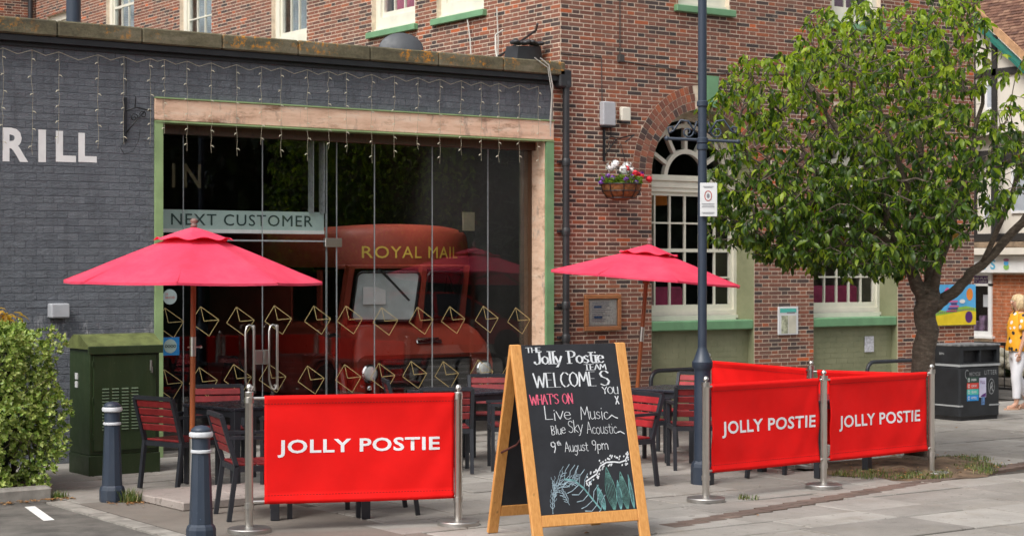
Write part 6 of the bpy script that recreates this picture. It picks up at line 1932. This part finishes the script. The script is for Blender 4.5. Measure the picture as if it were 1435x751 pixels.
while len(clusters) < 2600:
    X, D, z = rc.uniform(-2.2, 1.8), rc.uniform(-1.5, 1.5), rc.uniform(1.9, 4.8)
    if not crown_ok(X, z, D): continue
    # denser low down, open at the top
    dens = 1.0 if z < 3.0 else .5
    n_ = math.sin(X * 4.1 + 1) * math.sin(z * 3.7 + D * 2) + math.sin(X * 7.3 + z * 2 + D * 5) * .6
    if z < 3.0 and X < .1 and X > -1.8: dens = 4
    if z < 3.0 and X > .15: dens = .45
    if n_ < -.25 and rc.random() < .72: continue
    if X > .5 and rc.random() < .35: continue
    if rc.random() > dens: continue
    clusters.append(tl(X, D, z))
for X, z in ((-2.1, 3.55), (-2.0, 3.75), (-2.2, 3.6), (-1.95, 2.45), (-1.9, 2.3), (-2.0, 2.4), (.35, 4.75), (.3, 4.68), (-.7, 4.75), (.2, 4.72), (-1.2, 4.5), (1.0, 4.1), (1.05, 4.15), (.95, 4.0), (-2.3, 3.62)): clusters.append(tl(X, -.1, z))
make_tree((TX, TY, 0), limbs, clusters, 'leafy green street tree with drooping leaves behind the right hand banner')

# ------------------------------------------------------------------ variegated hedge
hd = empty('variegated_hedge', (-8.3, -1.75, .06), 0, 'dense green and cream variegated hedge at the left edge by the kerb', 'hedge')
rh = random.Random(3)
def oval(L_, w, up=.15):
    pr = [(0, .12), (.45, 1), (1, .12)]
    vs = []
    for q, ww in pr: vs += [(q * L_, -w / 2 * ww, up * w * ww), (q * L_, 0, 0), (q * L_, w / 2 * ww, up * w * ww)]
    fs = []
    for i in range(2):
        for s in (0, 1): fs.append((i * 3 + s, i * 3 + s + 1, i * 3 + s + 4, i * 3 + s + 3))
    return np.array(vs), fs
go, gi_ = oval(1, .62), oval(.74, .4)
gi_ = (gi_[0] + np.array([.12, 0, .014]), gi_[1])
rim = LeafField(); cen = LeafField()
HX0, HX1, HY0, HY1, HZ1 = -2.0, 1.12, -.62, .6, 1.47
def hedge_pt():
    while True:
        x, y_, z = rh.uniform(HX0, HX1), rh.uniform(HY0, HY1), rh.uniform(.0, HZ1)
        dx = HX1 - x; dy = min(y_ - HY0, HY1 - y_); dz = HZ1 - z
        lump = .07 * math.sin(x * 6 + z * 4) + .06 * math.sin(z * 9 + y_ * 7) + .05 * math.sin(x * 13 + y_ * 9)
        rnd = .1
        e = min(dx, dy, dz) + lump - .05
        if dx < .18 and dz < .18 and dx + dz < .2: continue
        if z < .25 and dx < .2 - z * .5: continue
        if e < 0: continue
        if e > .17 and rh.random() > .05: continue
        # outward normal
        if min(dx, dy, dz) == dx: nrm = Vector((1, 0, .2))
        elif min(dx, dy, dz) == dz: nrm = Vector((0, -.2, 1))
        else: nrm = Vector((0, -1 if y_ - HY0 < HY1 - y_ else 1, .25))
        return Vector((x, y_, z)), nrm.normalized()
for _ in range(15000):
    p, nrm = hedge_pt()
    axis = (nrm + Vector((rh.gauss(0, .4), rh.gauss(0, .4), rh.gauss(0, .4)))).normalized()
    q = axis.to_track_quat('X', 'Z').to_matrix().to_4x4()
    base = Matrix.Translation(p) @ q
    for k in range(5):
        Ml = base @ Matrix.Rotation(k * 2 * PI / 5 + rh.uniform(-.4, .4), 4, 'X') @ Matrix.Rotation(-rh.uniform(.5, 1.25), 4, 'Y') @ Matrix.Scale(rh.uniform(.028, .046), 4)
        rim.add(go, Ml); cen.add(gi_, Ml)
rim.build('leaf_margins', M['leaf_rim'], hd, kind='stuff'); cen.build('leaf_centres', M['leaf_hedge'], hd, kind='stuff')
b = MB()
for _ in range(60):
    x, y_ = rh.uniform(HX0 + .2, HX1 - .25), rh.uniform(HY0 + .2, HY1 - .2)
    b.tube([(x, y_, 0), (x + rh.gauss(0, .05), y_ + rh.gauss(0, .05), .6), (x + rh.gauss(0, .15), y_ + rh.gauss(0, .12), 1.2)], [.014, .009, .004], 5, cap=False)
    x2, z2 = rh.uniform(HX0, HX1 - .2), rh.uniform(.3, 1.3); b.tube([(x2, HY0 + .3, z2 - .2), (x2 + rh.gauss(0, .1), HY0 + .12, z2), (x2 + rh.gauss(0, .15), HY0 + .02, z2 + .12)], [.006, .004, .002], 4, cap=False)
b.build('stem', M['bark'], hd, kind='stuff')
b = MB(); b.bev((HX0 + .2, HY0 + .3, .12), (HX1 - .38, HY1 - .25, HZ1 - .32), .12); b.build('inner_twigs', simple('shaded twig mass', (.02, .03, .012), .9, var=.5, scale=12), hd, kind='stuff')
ys = empty('yellow_shrub', (-7.55, -1.2, .06), 0, 'yellow leaved shoots rising behind the top of the hedge', 'shrub')
lf = LeafField(); b = MB(); gl_ = leaf_geo(1, .42, .9)
for k in range(9):
    x, y_ = rh.uniform(-.35, .3), rh.uniform(-.15, .15); h_ = rh.uniform(1.45, 1.6)
    b.tube([(x * .3, y_ * .3, 0), (x, y_, h_)], [.008, .003], 4, cap=False)
    for j in range(9): lf.add(gl_, Matrix.Translation((x + rh.gauss(0, .03), y_, h_ - rh.uniform(0, .12))) @ Matrix.Rotation(rh.uniform(0, 6.28), 4, 'Z') @ Matrix.Rotation(rh.uniform(-.4, .6), 4, 'Y') @ Matrix.Scale(rh.uniform(.08, .13), 4))
b.build('stem', M['bark'], ys, kind='stuff'); lf.build('foliage', M['leaf_yel'], ys, kind='stuff')

# ------------------------------------------------------------------ half timbered shop across the side street (faces -x)
shop = empty('timbered_shop', (16, 7.2, 0), -90, 'half timbered white gabled shop with clay tiles and a white sign', 'building')
L0, L1 = -3.0, 9.0
b = MB(); b.box((L0, .0, -.03), (-1.0, .3, 2.3)); b.box((-1.0, 0, -.03), (.5, .3, .6)); b.box((-1.0, 0, 1.9), (.5, .3, 2.3)); b.box((.5, .01, -.03), (L1, .3, 2.3)); b.box((L1 - .3, .3, -.03), (L1, 8, 4.6)); b.box((L0, .3, -.03), (L0 + .3, 8, 4.6)); b.box((L0, 7.7, -.03), (L1, 8, 4.6))
b.build('wall', M['mortar'], shop)
b = MB()
for br in lay_bricks(.5, 5.2, 0, 1.92, [], course=.072, joint=.009, bond='stretcher', seed=9): brick_box(b, ((0, .01), (1, 0), (0, -1)), br, .004, r=rng)
b.build('brickwork', simple('orange red brick face', (.42, .13, .05), .9, var=.35, scale=5, bump=.4), shop, kind='stuff')
b = MB(); b.box((L0, -.0, 2.3), (L1, .3, 4.7)); b.prism([(-5.8, 4.7), (2.95, 4.7), (-1.4, 8.45)][::-1], -.25, .05); b.build('render_panel', M['render_w'], shop)
b = MB(); b.bev((L0, -.2, 1.9), (L1, .0, 2.25), .01); b.build('shop_sign', M['white'], shop)
b = MB(); b.bev((L0, -.34, 2.26), (L1, .0, 2.4), .01); b.build('sign_canopy', M['render_w'], shop)
b = MB(); b.bev((L0, -.3, 2.41), (L1, .0, 2.52), .01); b.build('lead_flashing', simple('weathered board', (.28, .2, .13), .8, var=.4), shop)
SB = simple('sky blue sign letter', (.1, .42, .62), .5)
for ch, x in (('E', -.05), ('A', .13), ('N', .43), ('S', .68)): 
    if x > .3: text('sign_letter', ch, .13, .2, SB, shop, (x, -.206, 2.07), bold=.03, flat=0)
disc('sign_emblem', 1.02, 2.02, .07, .06, simple('apple green print', (.25, .5, .12), .6), -.207, shop); disc('sign_emblem', 1.02, 2.1, .06, .05, M['skyblue'], -.209, shop); disc('sign_emblem', 1.02, 2.16, .07, .03, simple('mauve print', (.4, .15, .25), .6), -.211, shop)
b = MB(); b.box((-1.0, -.03, .6), (.5, .1, .7)); b.box((-1.0, -.03, 1.63), (.5, .1, 1.68)); b.box((.41, -.03, .7), (.5, .1, 1.9)); b.box((-1, -.03, 1.84), (.41, .1, 1.9)); b.box((-1.0, -.07, .56), (.56, .02, .61))
b.build('shop_window_frame', M['white'], shop)
o = MB().box((-1.0, .04, 1.68), (.41, .06, 1.84)).build('window_banner', M['purple'], shop)
text('banner_lettering', 'FUN AND PLAY', .62, .05, M['paper'], o, (.05, .036, 1.785), bold=.02, flat=0); text('banner_lettering', 'PARTY HIRE', .55, .045, M['paper'], o, (.05, .036, 1.72), bold=.02, flat=0)
MB().box((-1.0, .05, .7), (.41, .058, 1.63)).build('pane', M['wglass'], shop)
MB().box((-1.0, .9, .1), (.5, .95, 1.9)).build('inner_wall', M['interior'], shop)
MB().box((.16, .12, 1.2), (.3, .13, 1.45)).build('poster', M['paper'], shop)
b = MB()
for k in range(6): b.bev((-.9 + k * .22, .2, .7), (-.76 + k * .22, .35, .9 + .12 * (k % 3)), .01)
b.build('display_goods', simple('display goods', (.2, .12, .2), .6, var=.7, scale=9), shop)
b = MB()
TB = M['timber']
for (p, q, w_) in (((-3, 4.25), (9, 4.25), .3), ((-3, 2.62), (9, 2.62), .16), ((.22, 4.4), (.22, 7.2), .12), ((.78, 4.4), (.78, 6.7), .12), ((-3, 5.95), (1.5, 5.95), .14), ((.78, 4.4), (.78, 2.6), .14), ((1.6, 2.6), (1.6, 4.3), .14), ((2.6, 2.6), (2.6, 4.3), .14), ((.05, 2.6), (.05, 4.3), .12)):
    y_ = -.27 if p[1] > 4.3 or q[1] > 4.5 else -.03
    MB().bar((p[0], y_, p[1]), (q[0], y_, q[1]), .06, w_, up=(0, 0, 1) if p[1] == q[1] else (1, 0, 0)).build('timber_beam', TB, shop)
for (x0, x1, z0, z1, y_) in ((.55, .78, 5.2, 5.75, -.29), (.3, .72, 2.95, 3.45, -.04), (1.0, 1.5, 3.1, 4.0, -.04)):
    b = MB(); b.box((x0, y_, z0), (x1, y_ + .05, z0 + .05)); b.box((x0, y_, z1 - .05), (x1, y_ + .05, z1)); b.box((x0, y_, z0 + .05), (x0 + .05, y_ + .05, z1 - .05)); b.box((x1 - .05, y_, z0 + .05), (x1, y_ + .05, z1 - .05)); o = b.build('window', M['white'], shop)
    MB().box((x0 + .05, y_ + .02, z0 + .05), (x1 - .05, y_ + .03, z1 - .05)).build('pane', simple('net backed pane', (.4, .43, .47), .15), o)
MB().bar((-1.45, -.32, 8.55), (3.25, -.32, 4.5), .06, .26, up=(0, 1, 0)).build('barge_board', M['barge'], shop)
MB().bar((-1.4, -.3, 8.72), (3.4, -.3, 4.6), .14, .05, up=(0, 1, 0)).build('verge_tile', simple('verge tile', (.45, .25, .13), .85, var=.3), shop)
b = MB(); b.add([(L0, -.1, 4.72), (L1, -.1, 4.72), (L1, 5.6, 11.2), (L0, 5.6, 11.2)], [(0, 1, 2, 3)]); b.add([(L0, 5.6, 11.2), (L1, 5.6, 11.2), (L1, 8.2, 4.6), (L0, 8.2, 4.6)], [(0, 1, 2, 3)])
b.build('roof', M['roof'], shop)
b = MB(); sl = math.hypot(5.7, 6.48); dy, dz = 5.7 / sl, 6.48 / sl
rt_ = random.Random(8)
for j in range(88):
    s_ = j * .098
    for k in range(42):
        x = -2.5 + k * .168 + (.084 if j % 2 else 0); up_ = .016 + rt_.uniform(0, .014)
        y0_, z0_ = -.1 + dy * s_, 4.72 + dz * s_; y1_, z1_ = y0_ + dy * .115, z0_ + dz * .115
        b.add([(x, y0_ - dz * up_, z0_ + dy * up_), (x + .16, y0_ - dz * up_ * rt_.uniform(.9, 1.2), z0_ + dy * up_), (x + .16, y1_ - dz * .006, z1_ + dy * .006), (x, y1_ - dz * .006, z1_ + dy * .006), (x, y0_, z0_), (x + .16, y0_, z0_)], [(0, 1, 2, 3), (4, 5, 1, 0)])
b.build('roof_tiles', M['roof'], shop, kind='stuff')

# far pavement and planter
b = MB(); b.box((13.2, -8, -.03), (16, 20, .06)); b.build('far_pavement', M['kerb'], kind='structure')
pt_ = empty('street_planter', (11.8, 2.4, -.012), 0, 'low planter heaped with cream white blooms behind the black railing', 'planter')
b = MB(); b.bev((-.5, -3.5, 0), (.5, 3.0, .14), .02); b.build('trough', M['kerb'], pt_)
b = MB()
for _ in range(620):
    b.ball((rng.uniform(-.5, .45), rng.uniform(-3.4, 2.9), rng.uniform(.2, .56)), rng.uniform(.05, .1), 6, 4)
b.build('bloom', simple('cream bloom', (.62, .58, .46), .8, var=.25, scale=14), pt_, smooth='all', kind='stuff')
b = MB(); b.bev((-.3, -3.4, .12), (.42, 2.9, .36), .1); b.build('foliage', simple('planter leaf mass', (.03, .06, .02), .8, var=.5, scale=20), pt_, kind='stuff')
# railing
rl = empty('guard_railing', (9.5, -2.2, 0), 0, 'black steel pedestrian railing behind the litter bin', 'railing')
for z, w_ in ((.8, .05), (.1, .035)): MB().bar((0, 0, z), (0, 3.9, z), .04, w_).build('rail', M['black'], rl)
bm_ = MB().bar((0, 0, .1), (0, 0, .8), .014, .014).mesh('baluster', M['black'])
for k in range(28): inst('baluster', bm_, rl, (0, .12 + k * .135, 0))
pm_ = MB().bar((0, 0, 0), (0, 0, .84), .05, .05).mesh('post', M['black'])
for k in range(3): inst('post', pm_, rl, (0, k * 1.95, 0))

# ------------------------------------------------------------------ the woman at the right edge
pw = empty('person', (7.36, -.98, 0), 235 + 12, 'blonde woman in an orange patterned blouse and white trousers walking at the right edge', 'person')
def skin(name, verts, edges, m, parent, levels=2, root=0):
    """verts: (x,y,z,r) or (x,y,z,rx,ry)"""
    me = bpy.data.meshes.new(name); me.from_pydata([v[:3] for v in verts], edges, [])
    o = bpy.data.objects.new(name, me); col.objects.link(o)
    md = o.modifiers.new('skin', 'SKIN'); md.use_smooth_shade = True
    for i, v in enumerate(verts):
        sv = me.skin_vertices[0].data[i]; sv.radius = (v[3], v[4] if len(v) > 4 else v[3]); sv.use_root = (i == root)
    s_ = o.modifiers.new('sub', 'SUBSURF'); s_.levels = levels; s_.render_levels = levels
    dg = bpy.context.evaluated_depsgraph_get(); me2 = bpy.data.meshes.new_from_object(o.evaluated_get(dg))
    bpy.data.objects.remove(o); me2.materials.clear(); me2.materials.append(m); me2.name = name
    me2.polygons.foreach_set('use_smooth', [True] * len(me2.polygons))
    o2 = bpy.data.objects.new(name, me2); col.objects.link(o2); o2.parent = parent
    return o2
# local: faces -y, her left is +x
def side_chain(s, fy, kneef, armf):
    hip = (s * .09, 0, .86); knee = (s * .095, fy * .45 - kneef, .46); ank = (s * .09, fy + .03, .085)
    return hip, knee, ank
V = [(0, 0, .9, .14, .11), (0, .0, 1.05, .12, .09), (0, .0, 1.2, .13, .1), (0, .01, 1.32, .12, .085), (0, .01, 1.385, .055, .05), (0, -.005, 1.43, .048, .048), (0, -.012, 1.5, .07, .085), (0, -.01, 1.57, .07, .085)]
E = [(i, i + 1) for i in range(7)]
def ext_chain(start, pts):
    i = start
    for p in pts:
        V.append(p); E.append((i, len(V) - 1)); i = len(V) - 1
    return i
for s, fy in ((1, -.1), (-1, .16)):
    h, k, a = side_chain(s, fy, .04, 0)
    ext_chain(0, [(*h, .085), (*k, .055), (k[0], (k[1] + a[1]) / 2 + .015, .3, .052), (*a, .034), (a[0], a[1] - .07, .035, .034, .024), (a[0], a[1] - .15, .022, .034, .016)])
hands = []
for s, f in ((1, -.04), (-1, .12)):
    sh = (s * .15, .01, 1.325); el = (s * .205, .02 + f * .4, 1.06); wr = (s * .2, -.03 + f, .84)
    e = ext_chain(3, [(*sh, .055), (*el, .038), (*wr, .024), (s * .2, wr[1] - .012, .79, .026, .014), (s * .2, wr[1] - .018, .765, .03, .013)])
    wy = wr[1] - .018
    for j, (o_, ln) in enumerate(((-.028, .062), (-.01, .072), (.01, .068), (.027, .052))):
        ext_chain(e, [(s * .2 - s * .002, wy + o_, .75, .0085), (s * .197, wy + o_ - .004, .75 - ln * .5, .0082), (s * .188, wy + o_ - .01, .75 - ln, .007)])
    ext_chain(e - 1, [(s * .192, wy - .034, .79, .0095), (s * .186, wy - .05, .758, .0085)])
body = skin('body', V, E, M['skin'], pw)
# face details
b = MB(); b.ball((0, -.098, 1.505), (.011, .018, .02), 8, 6); b.build('nose', M['skin'], pw, smooth='all')
for s in (-1, 1):
    b = MB(); b.ball((s * .03, -.088, 1.53), (.012, .006, .007), 8, 6); b.build('eye', M['white'], pw, smooth='all')
    b = MB(); b.ball((s * .07, -.005, 1.515), (.01, .02, .03), 8, 6); b.build('ear', M['skin'], pw, smooth='all')
b = MB(); b.ball((0, -.09, 1.465), (.024, .008, .006), 8, 6); b.build('mouth', simple('lips', (.45, .13, .1), .5), pw, smooth='all')
# hair: layered shell of locks, chin length
b = MB(); b.ball((0, .012, 1.555), (.088, .102, .078), 18, 12)
for k in range(70):
    a = R(-40 + 260 * k / 69) ; cx_, cy_ = .078 * math.cos(a), .012 + .092 * math.sin(a)
    if math.sin(a) < -.62: continue
    x1, y1 = cx_ * 1.18 + rng.gauss(0, .004), cy_ * 1.1 + rng.gauss(0, .004)
    b.tube([(cx_ * .75, cy_ * .7, 1.61), (cx_ * 1.06, cy_ * 1.04, 1.56), (x1, y1, 1.5), (x1 * .98, y1 * .95, 1.44 + rng.gauss(0, .008)), (x1 * .84, y1 * .82, 1.405 + rng.gauss(0, .012))], [.016, .02, .021, .017, .005], 6)
b.build('hair', M['hair'], pw, smooth='all')
# blouse
def ring(cx_, cy_, z, rx, ry, n=28, wob=0, ph=0): return [(cx_ + rx * math.cos(2 * PI * k / n) * (1 + wob * math.sin(7 * 2 * PI * k / n + ph)), cy_ + ry * math.sin(2 * PI * k / n) * (1 + wob * math.sin(5 * 2 * PI * k / n + ph)), z) for k in range(n)]
b = MB()
b.loft([ring(0, .0, .83, .195, .155, wob=.05), ring(0, .0, .85, .2, .16, wob=.05), ring(0, .0, .95, .185, .15, wob=.03, ph=1), ring(0, .0, 1.05, .17, .135, wob=.02), ring(0, -.005, 1.17, .178, .145), ring(0, .005, 1.26, .175, .125), ring(0, .01, 1.34, .145, .1), ring(0, .01, 1.375, .095, .078), ring(0, .005, 1.39, .07, .062)], cap=False)
for s, f in ((1, -.04), (-1, .12)):
    sh = Vector((s * .13, .01, 1.325)); el = Vector((s * .205, .02 + f * .4, 1.06)); d = (el - sh).normalized()
    b.tube([sh - d * .03, sh + d * .04, sh + d * .12, sh + d * .2, sh + d * .215], [.066, .078, .08, .084, .07], 16, cap=False)
b.build('blouse', M['shirt'], pw, smooth='all')
# trousers
VT = [(0, 0, .96, .14, .11), (0, 0, .86, .165, .13)]; ET = [(0, 1)]
for s, fy in ((1, -.1), (-1, .16)):
    h, k, a = side_chain(s, fy, .04, 0)
    i = 1
    for p in ((h[0] * 1.1, h[1] + (k[1] - h[1]) * .3, .73, .098), (s * .1, (h[1] + k[1]) / 2, .64, .092), (k[0], k[1], k[2], .076), (k[0], (k[1] + a[1]) / 2 + .01, .3, .068), (a[0], a[1], .17, .06), (a[0], a[1] + .002, .15, .058)):
        VT.append(p); ET.append((i, len(VT) - 1)); i = len(VT) - 1
skin('trousers', VT, ET, M['trouser'], pw)
for s, fy in ((1, -.07), (-1, .19)):
    b = MB(); y0_ = fy
    sole = [(s * .09 + .04 * math.cos(a) * (1.0 if math.sin(a) > 0 else 1.0), y0_ - .065 + .125 * math.sin(a)) for a in [2 * PI * k / 18 for k in range(18)]]
    b.prism(sole, .0, .022, 'z'); b.tube([(s * .09 - .038, y0_ - .11, .02), (s * .09, y0_ - .11, .055), (s * .09 + .038, y0_ - .11, .02)], .009, 6); b.tube([(s * .09 - .036, y0_ + .02, .02), (s * .09 - .03, y0_ + .045, .06), (s * .09, y0_ + .06, .065), (s * .09 + .03, y0_ + .045, .06), (s * .09 + .036, y0_ + .02, .02)], .008, 6)
    b.build('sandal', M['sandal'], pw, smooth=True)

# ------------------------------------------------------------------ what the glass reflects: the far side of the square
car = empty('parked_car', (9.0, -16.2, -.012), 4, 'red hatchback parked across the square, seen only as a reflection in the shop glass', 'car')
prof = [(-2.0, .3), (-2.05, .6), (-1.98, .88), (-1.75, .95), (1.05, .93), (1.85, .78), (2.05, .6), (2.03, .3)]
b = MB(); b.loft([[(p[0] * .97, -.82, .3 + (p[1] - .3) * .93) for p in prof], [(p[0], -.87, .3 + (p[1] - .3) * .97) for p in prof], [(p[0], -.7, p[1]) for p in prof], [(p[0], .7, p[1]) for p in prof], [(p[0], .87, .3 + (p[1] - .3) * .97) for p in prof], [(p[0] * .97, .82, .3 + (p[1] - .3) * .93) for p in prof]])
b.build('body', simple('red car paint', (.5, .015, .015), .2, var=.03), car, smooth=True)
cab = [(-1.85, .92), (-1.6, 1.38), (-1.2, 1.47), (.0, 1.46), (.35, 1.38), (1.15, .92)]
b = MB(); b.loft([[(p[0], -.8 + (p[1] - .92) * .25, p[1]) for p in cab], [(p[0], .8 - (p[1] - .92) * .25, p[1]) for p in cab]]); b.build('window', simple('car glass', (.02, .022, .025), .05), car)
b = MB(); b.loft([[(p[0], -.67, p[1] + .012) for p in cab[1:5]], [(p[0], .67, p[1] + .012) for p in cab[1:5]]]); b.bar((-1.85, -.8, .92), (-1.6, -.69, 1.38), .06); b.bar((.35, -.69, 1.38), (1.15, -.8, .92), .05); b.bar((-.5, -.8, .92), (-.5, -.68, 1.45), .07); b.bar((-1.85, .8, .92), (-1.6, .69, 1.38), .06); b.bar((.35, .69, 1.38), (1.15, .8, .92), .05); b.bar((-.5, .8, .92), (-.5, .68, 1.45), .07)
b.build('roof', simple('red car roof', (.5, .015, .015), .2, var=.03), car)
for x in (-1.25, 1.3):
    for s in (-1, 1):
        Mw = Matrix.Translation((x, s * .8, .31)) @ Matrix.Rotation(R(90), 4, 'X')
        o = MB().lathe([(.19, -.1), (.3, -.1), (.315, -.05), (.315, .05), (.3, .1), (.19, .1)], 24, M=Mw).build('wheel', M['tyre'], car, smooth=True)
        MB().lathe([(.19, -.085), (.19, .085)], 16, M=Mw).build('rim', M['steelbase'], o)
for s in (-1, 1): MB().bev((1.9, s * .62 - .15, .6), (2.06, s * .62 + .15, .74), .03).build('headlight', M['chrome'], car, smooth=True)
rw = random.Random(21)
wf = LeafField(); gw = leaf_geo(1, .55, .6)
def wood_h(x): return 9.2 + 1.6 * math.sin(x * .31) + 1.1 * math.sin(x * .83 + 1)
for _ in range(17000):
    x = rw.uniform(-34, 62); z = rw.uniform(.2, 1) ** .8 * wood_h(x)
    y_ = -31 + 1.6 * math.sin(x * .9 + z * .7) + 1.0 * math.sin(z * 1.9 + x * .5) + rw.gauss(0, .4)
    wf.add(gw, Matrix.Translation((x, y_, z)) @ Matrix.Rotation(rw.uniform(0, 6.3), 4, 'Z') @ Matrix.Rotation(rw.uniform(-.5, 1.4), 4, 'Y') @ Matrix.Scale(rw.uniform(.35, .7), 4))
wo = wf.build('woodland', M['leaf_wood'], None, kind='stuff', label='belt of dark trees across the square, reflected in the glass')
b = MB()
for k in range(48):
    x = -34 + k * 2; b.loft([[(x + 1.7 * math.cos(2 * PI * q / 8), -32.6 + 1.1 * math.sin(2 * PI * q / 8), z) for q in range(8)] for z in (0, wood_h(x) * .55)] + [[(x + .8 * math.cos(2 * PI * q / 8), -32.6 + .6 * math.sin(2 * PI * q / 8), wood_h(x) * .9) for q in range(8)]])
b.build('woodland_understorey', simple('dark undergrowth', (.015, .028, .01), .9, var=.5), None, kind='stuff', label='dark undergrowth inside the belt of trees across the square')
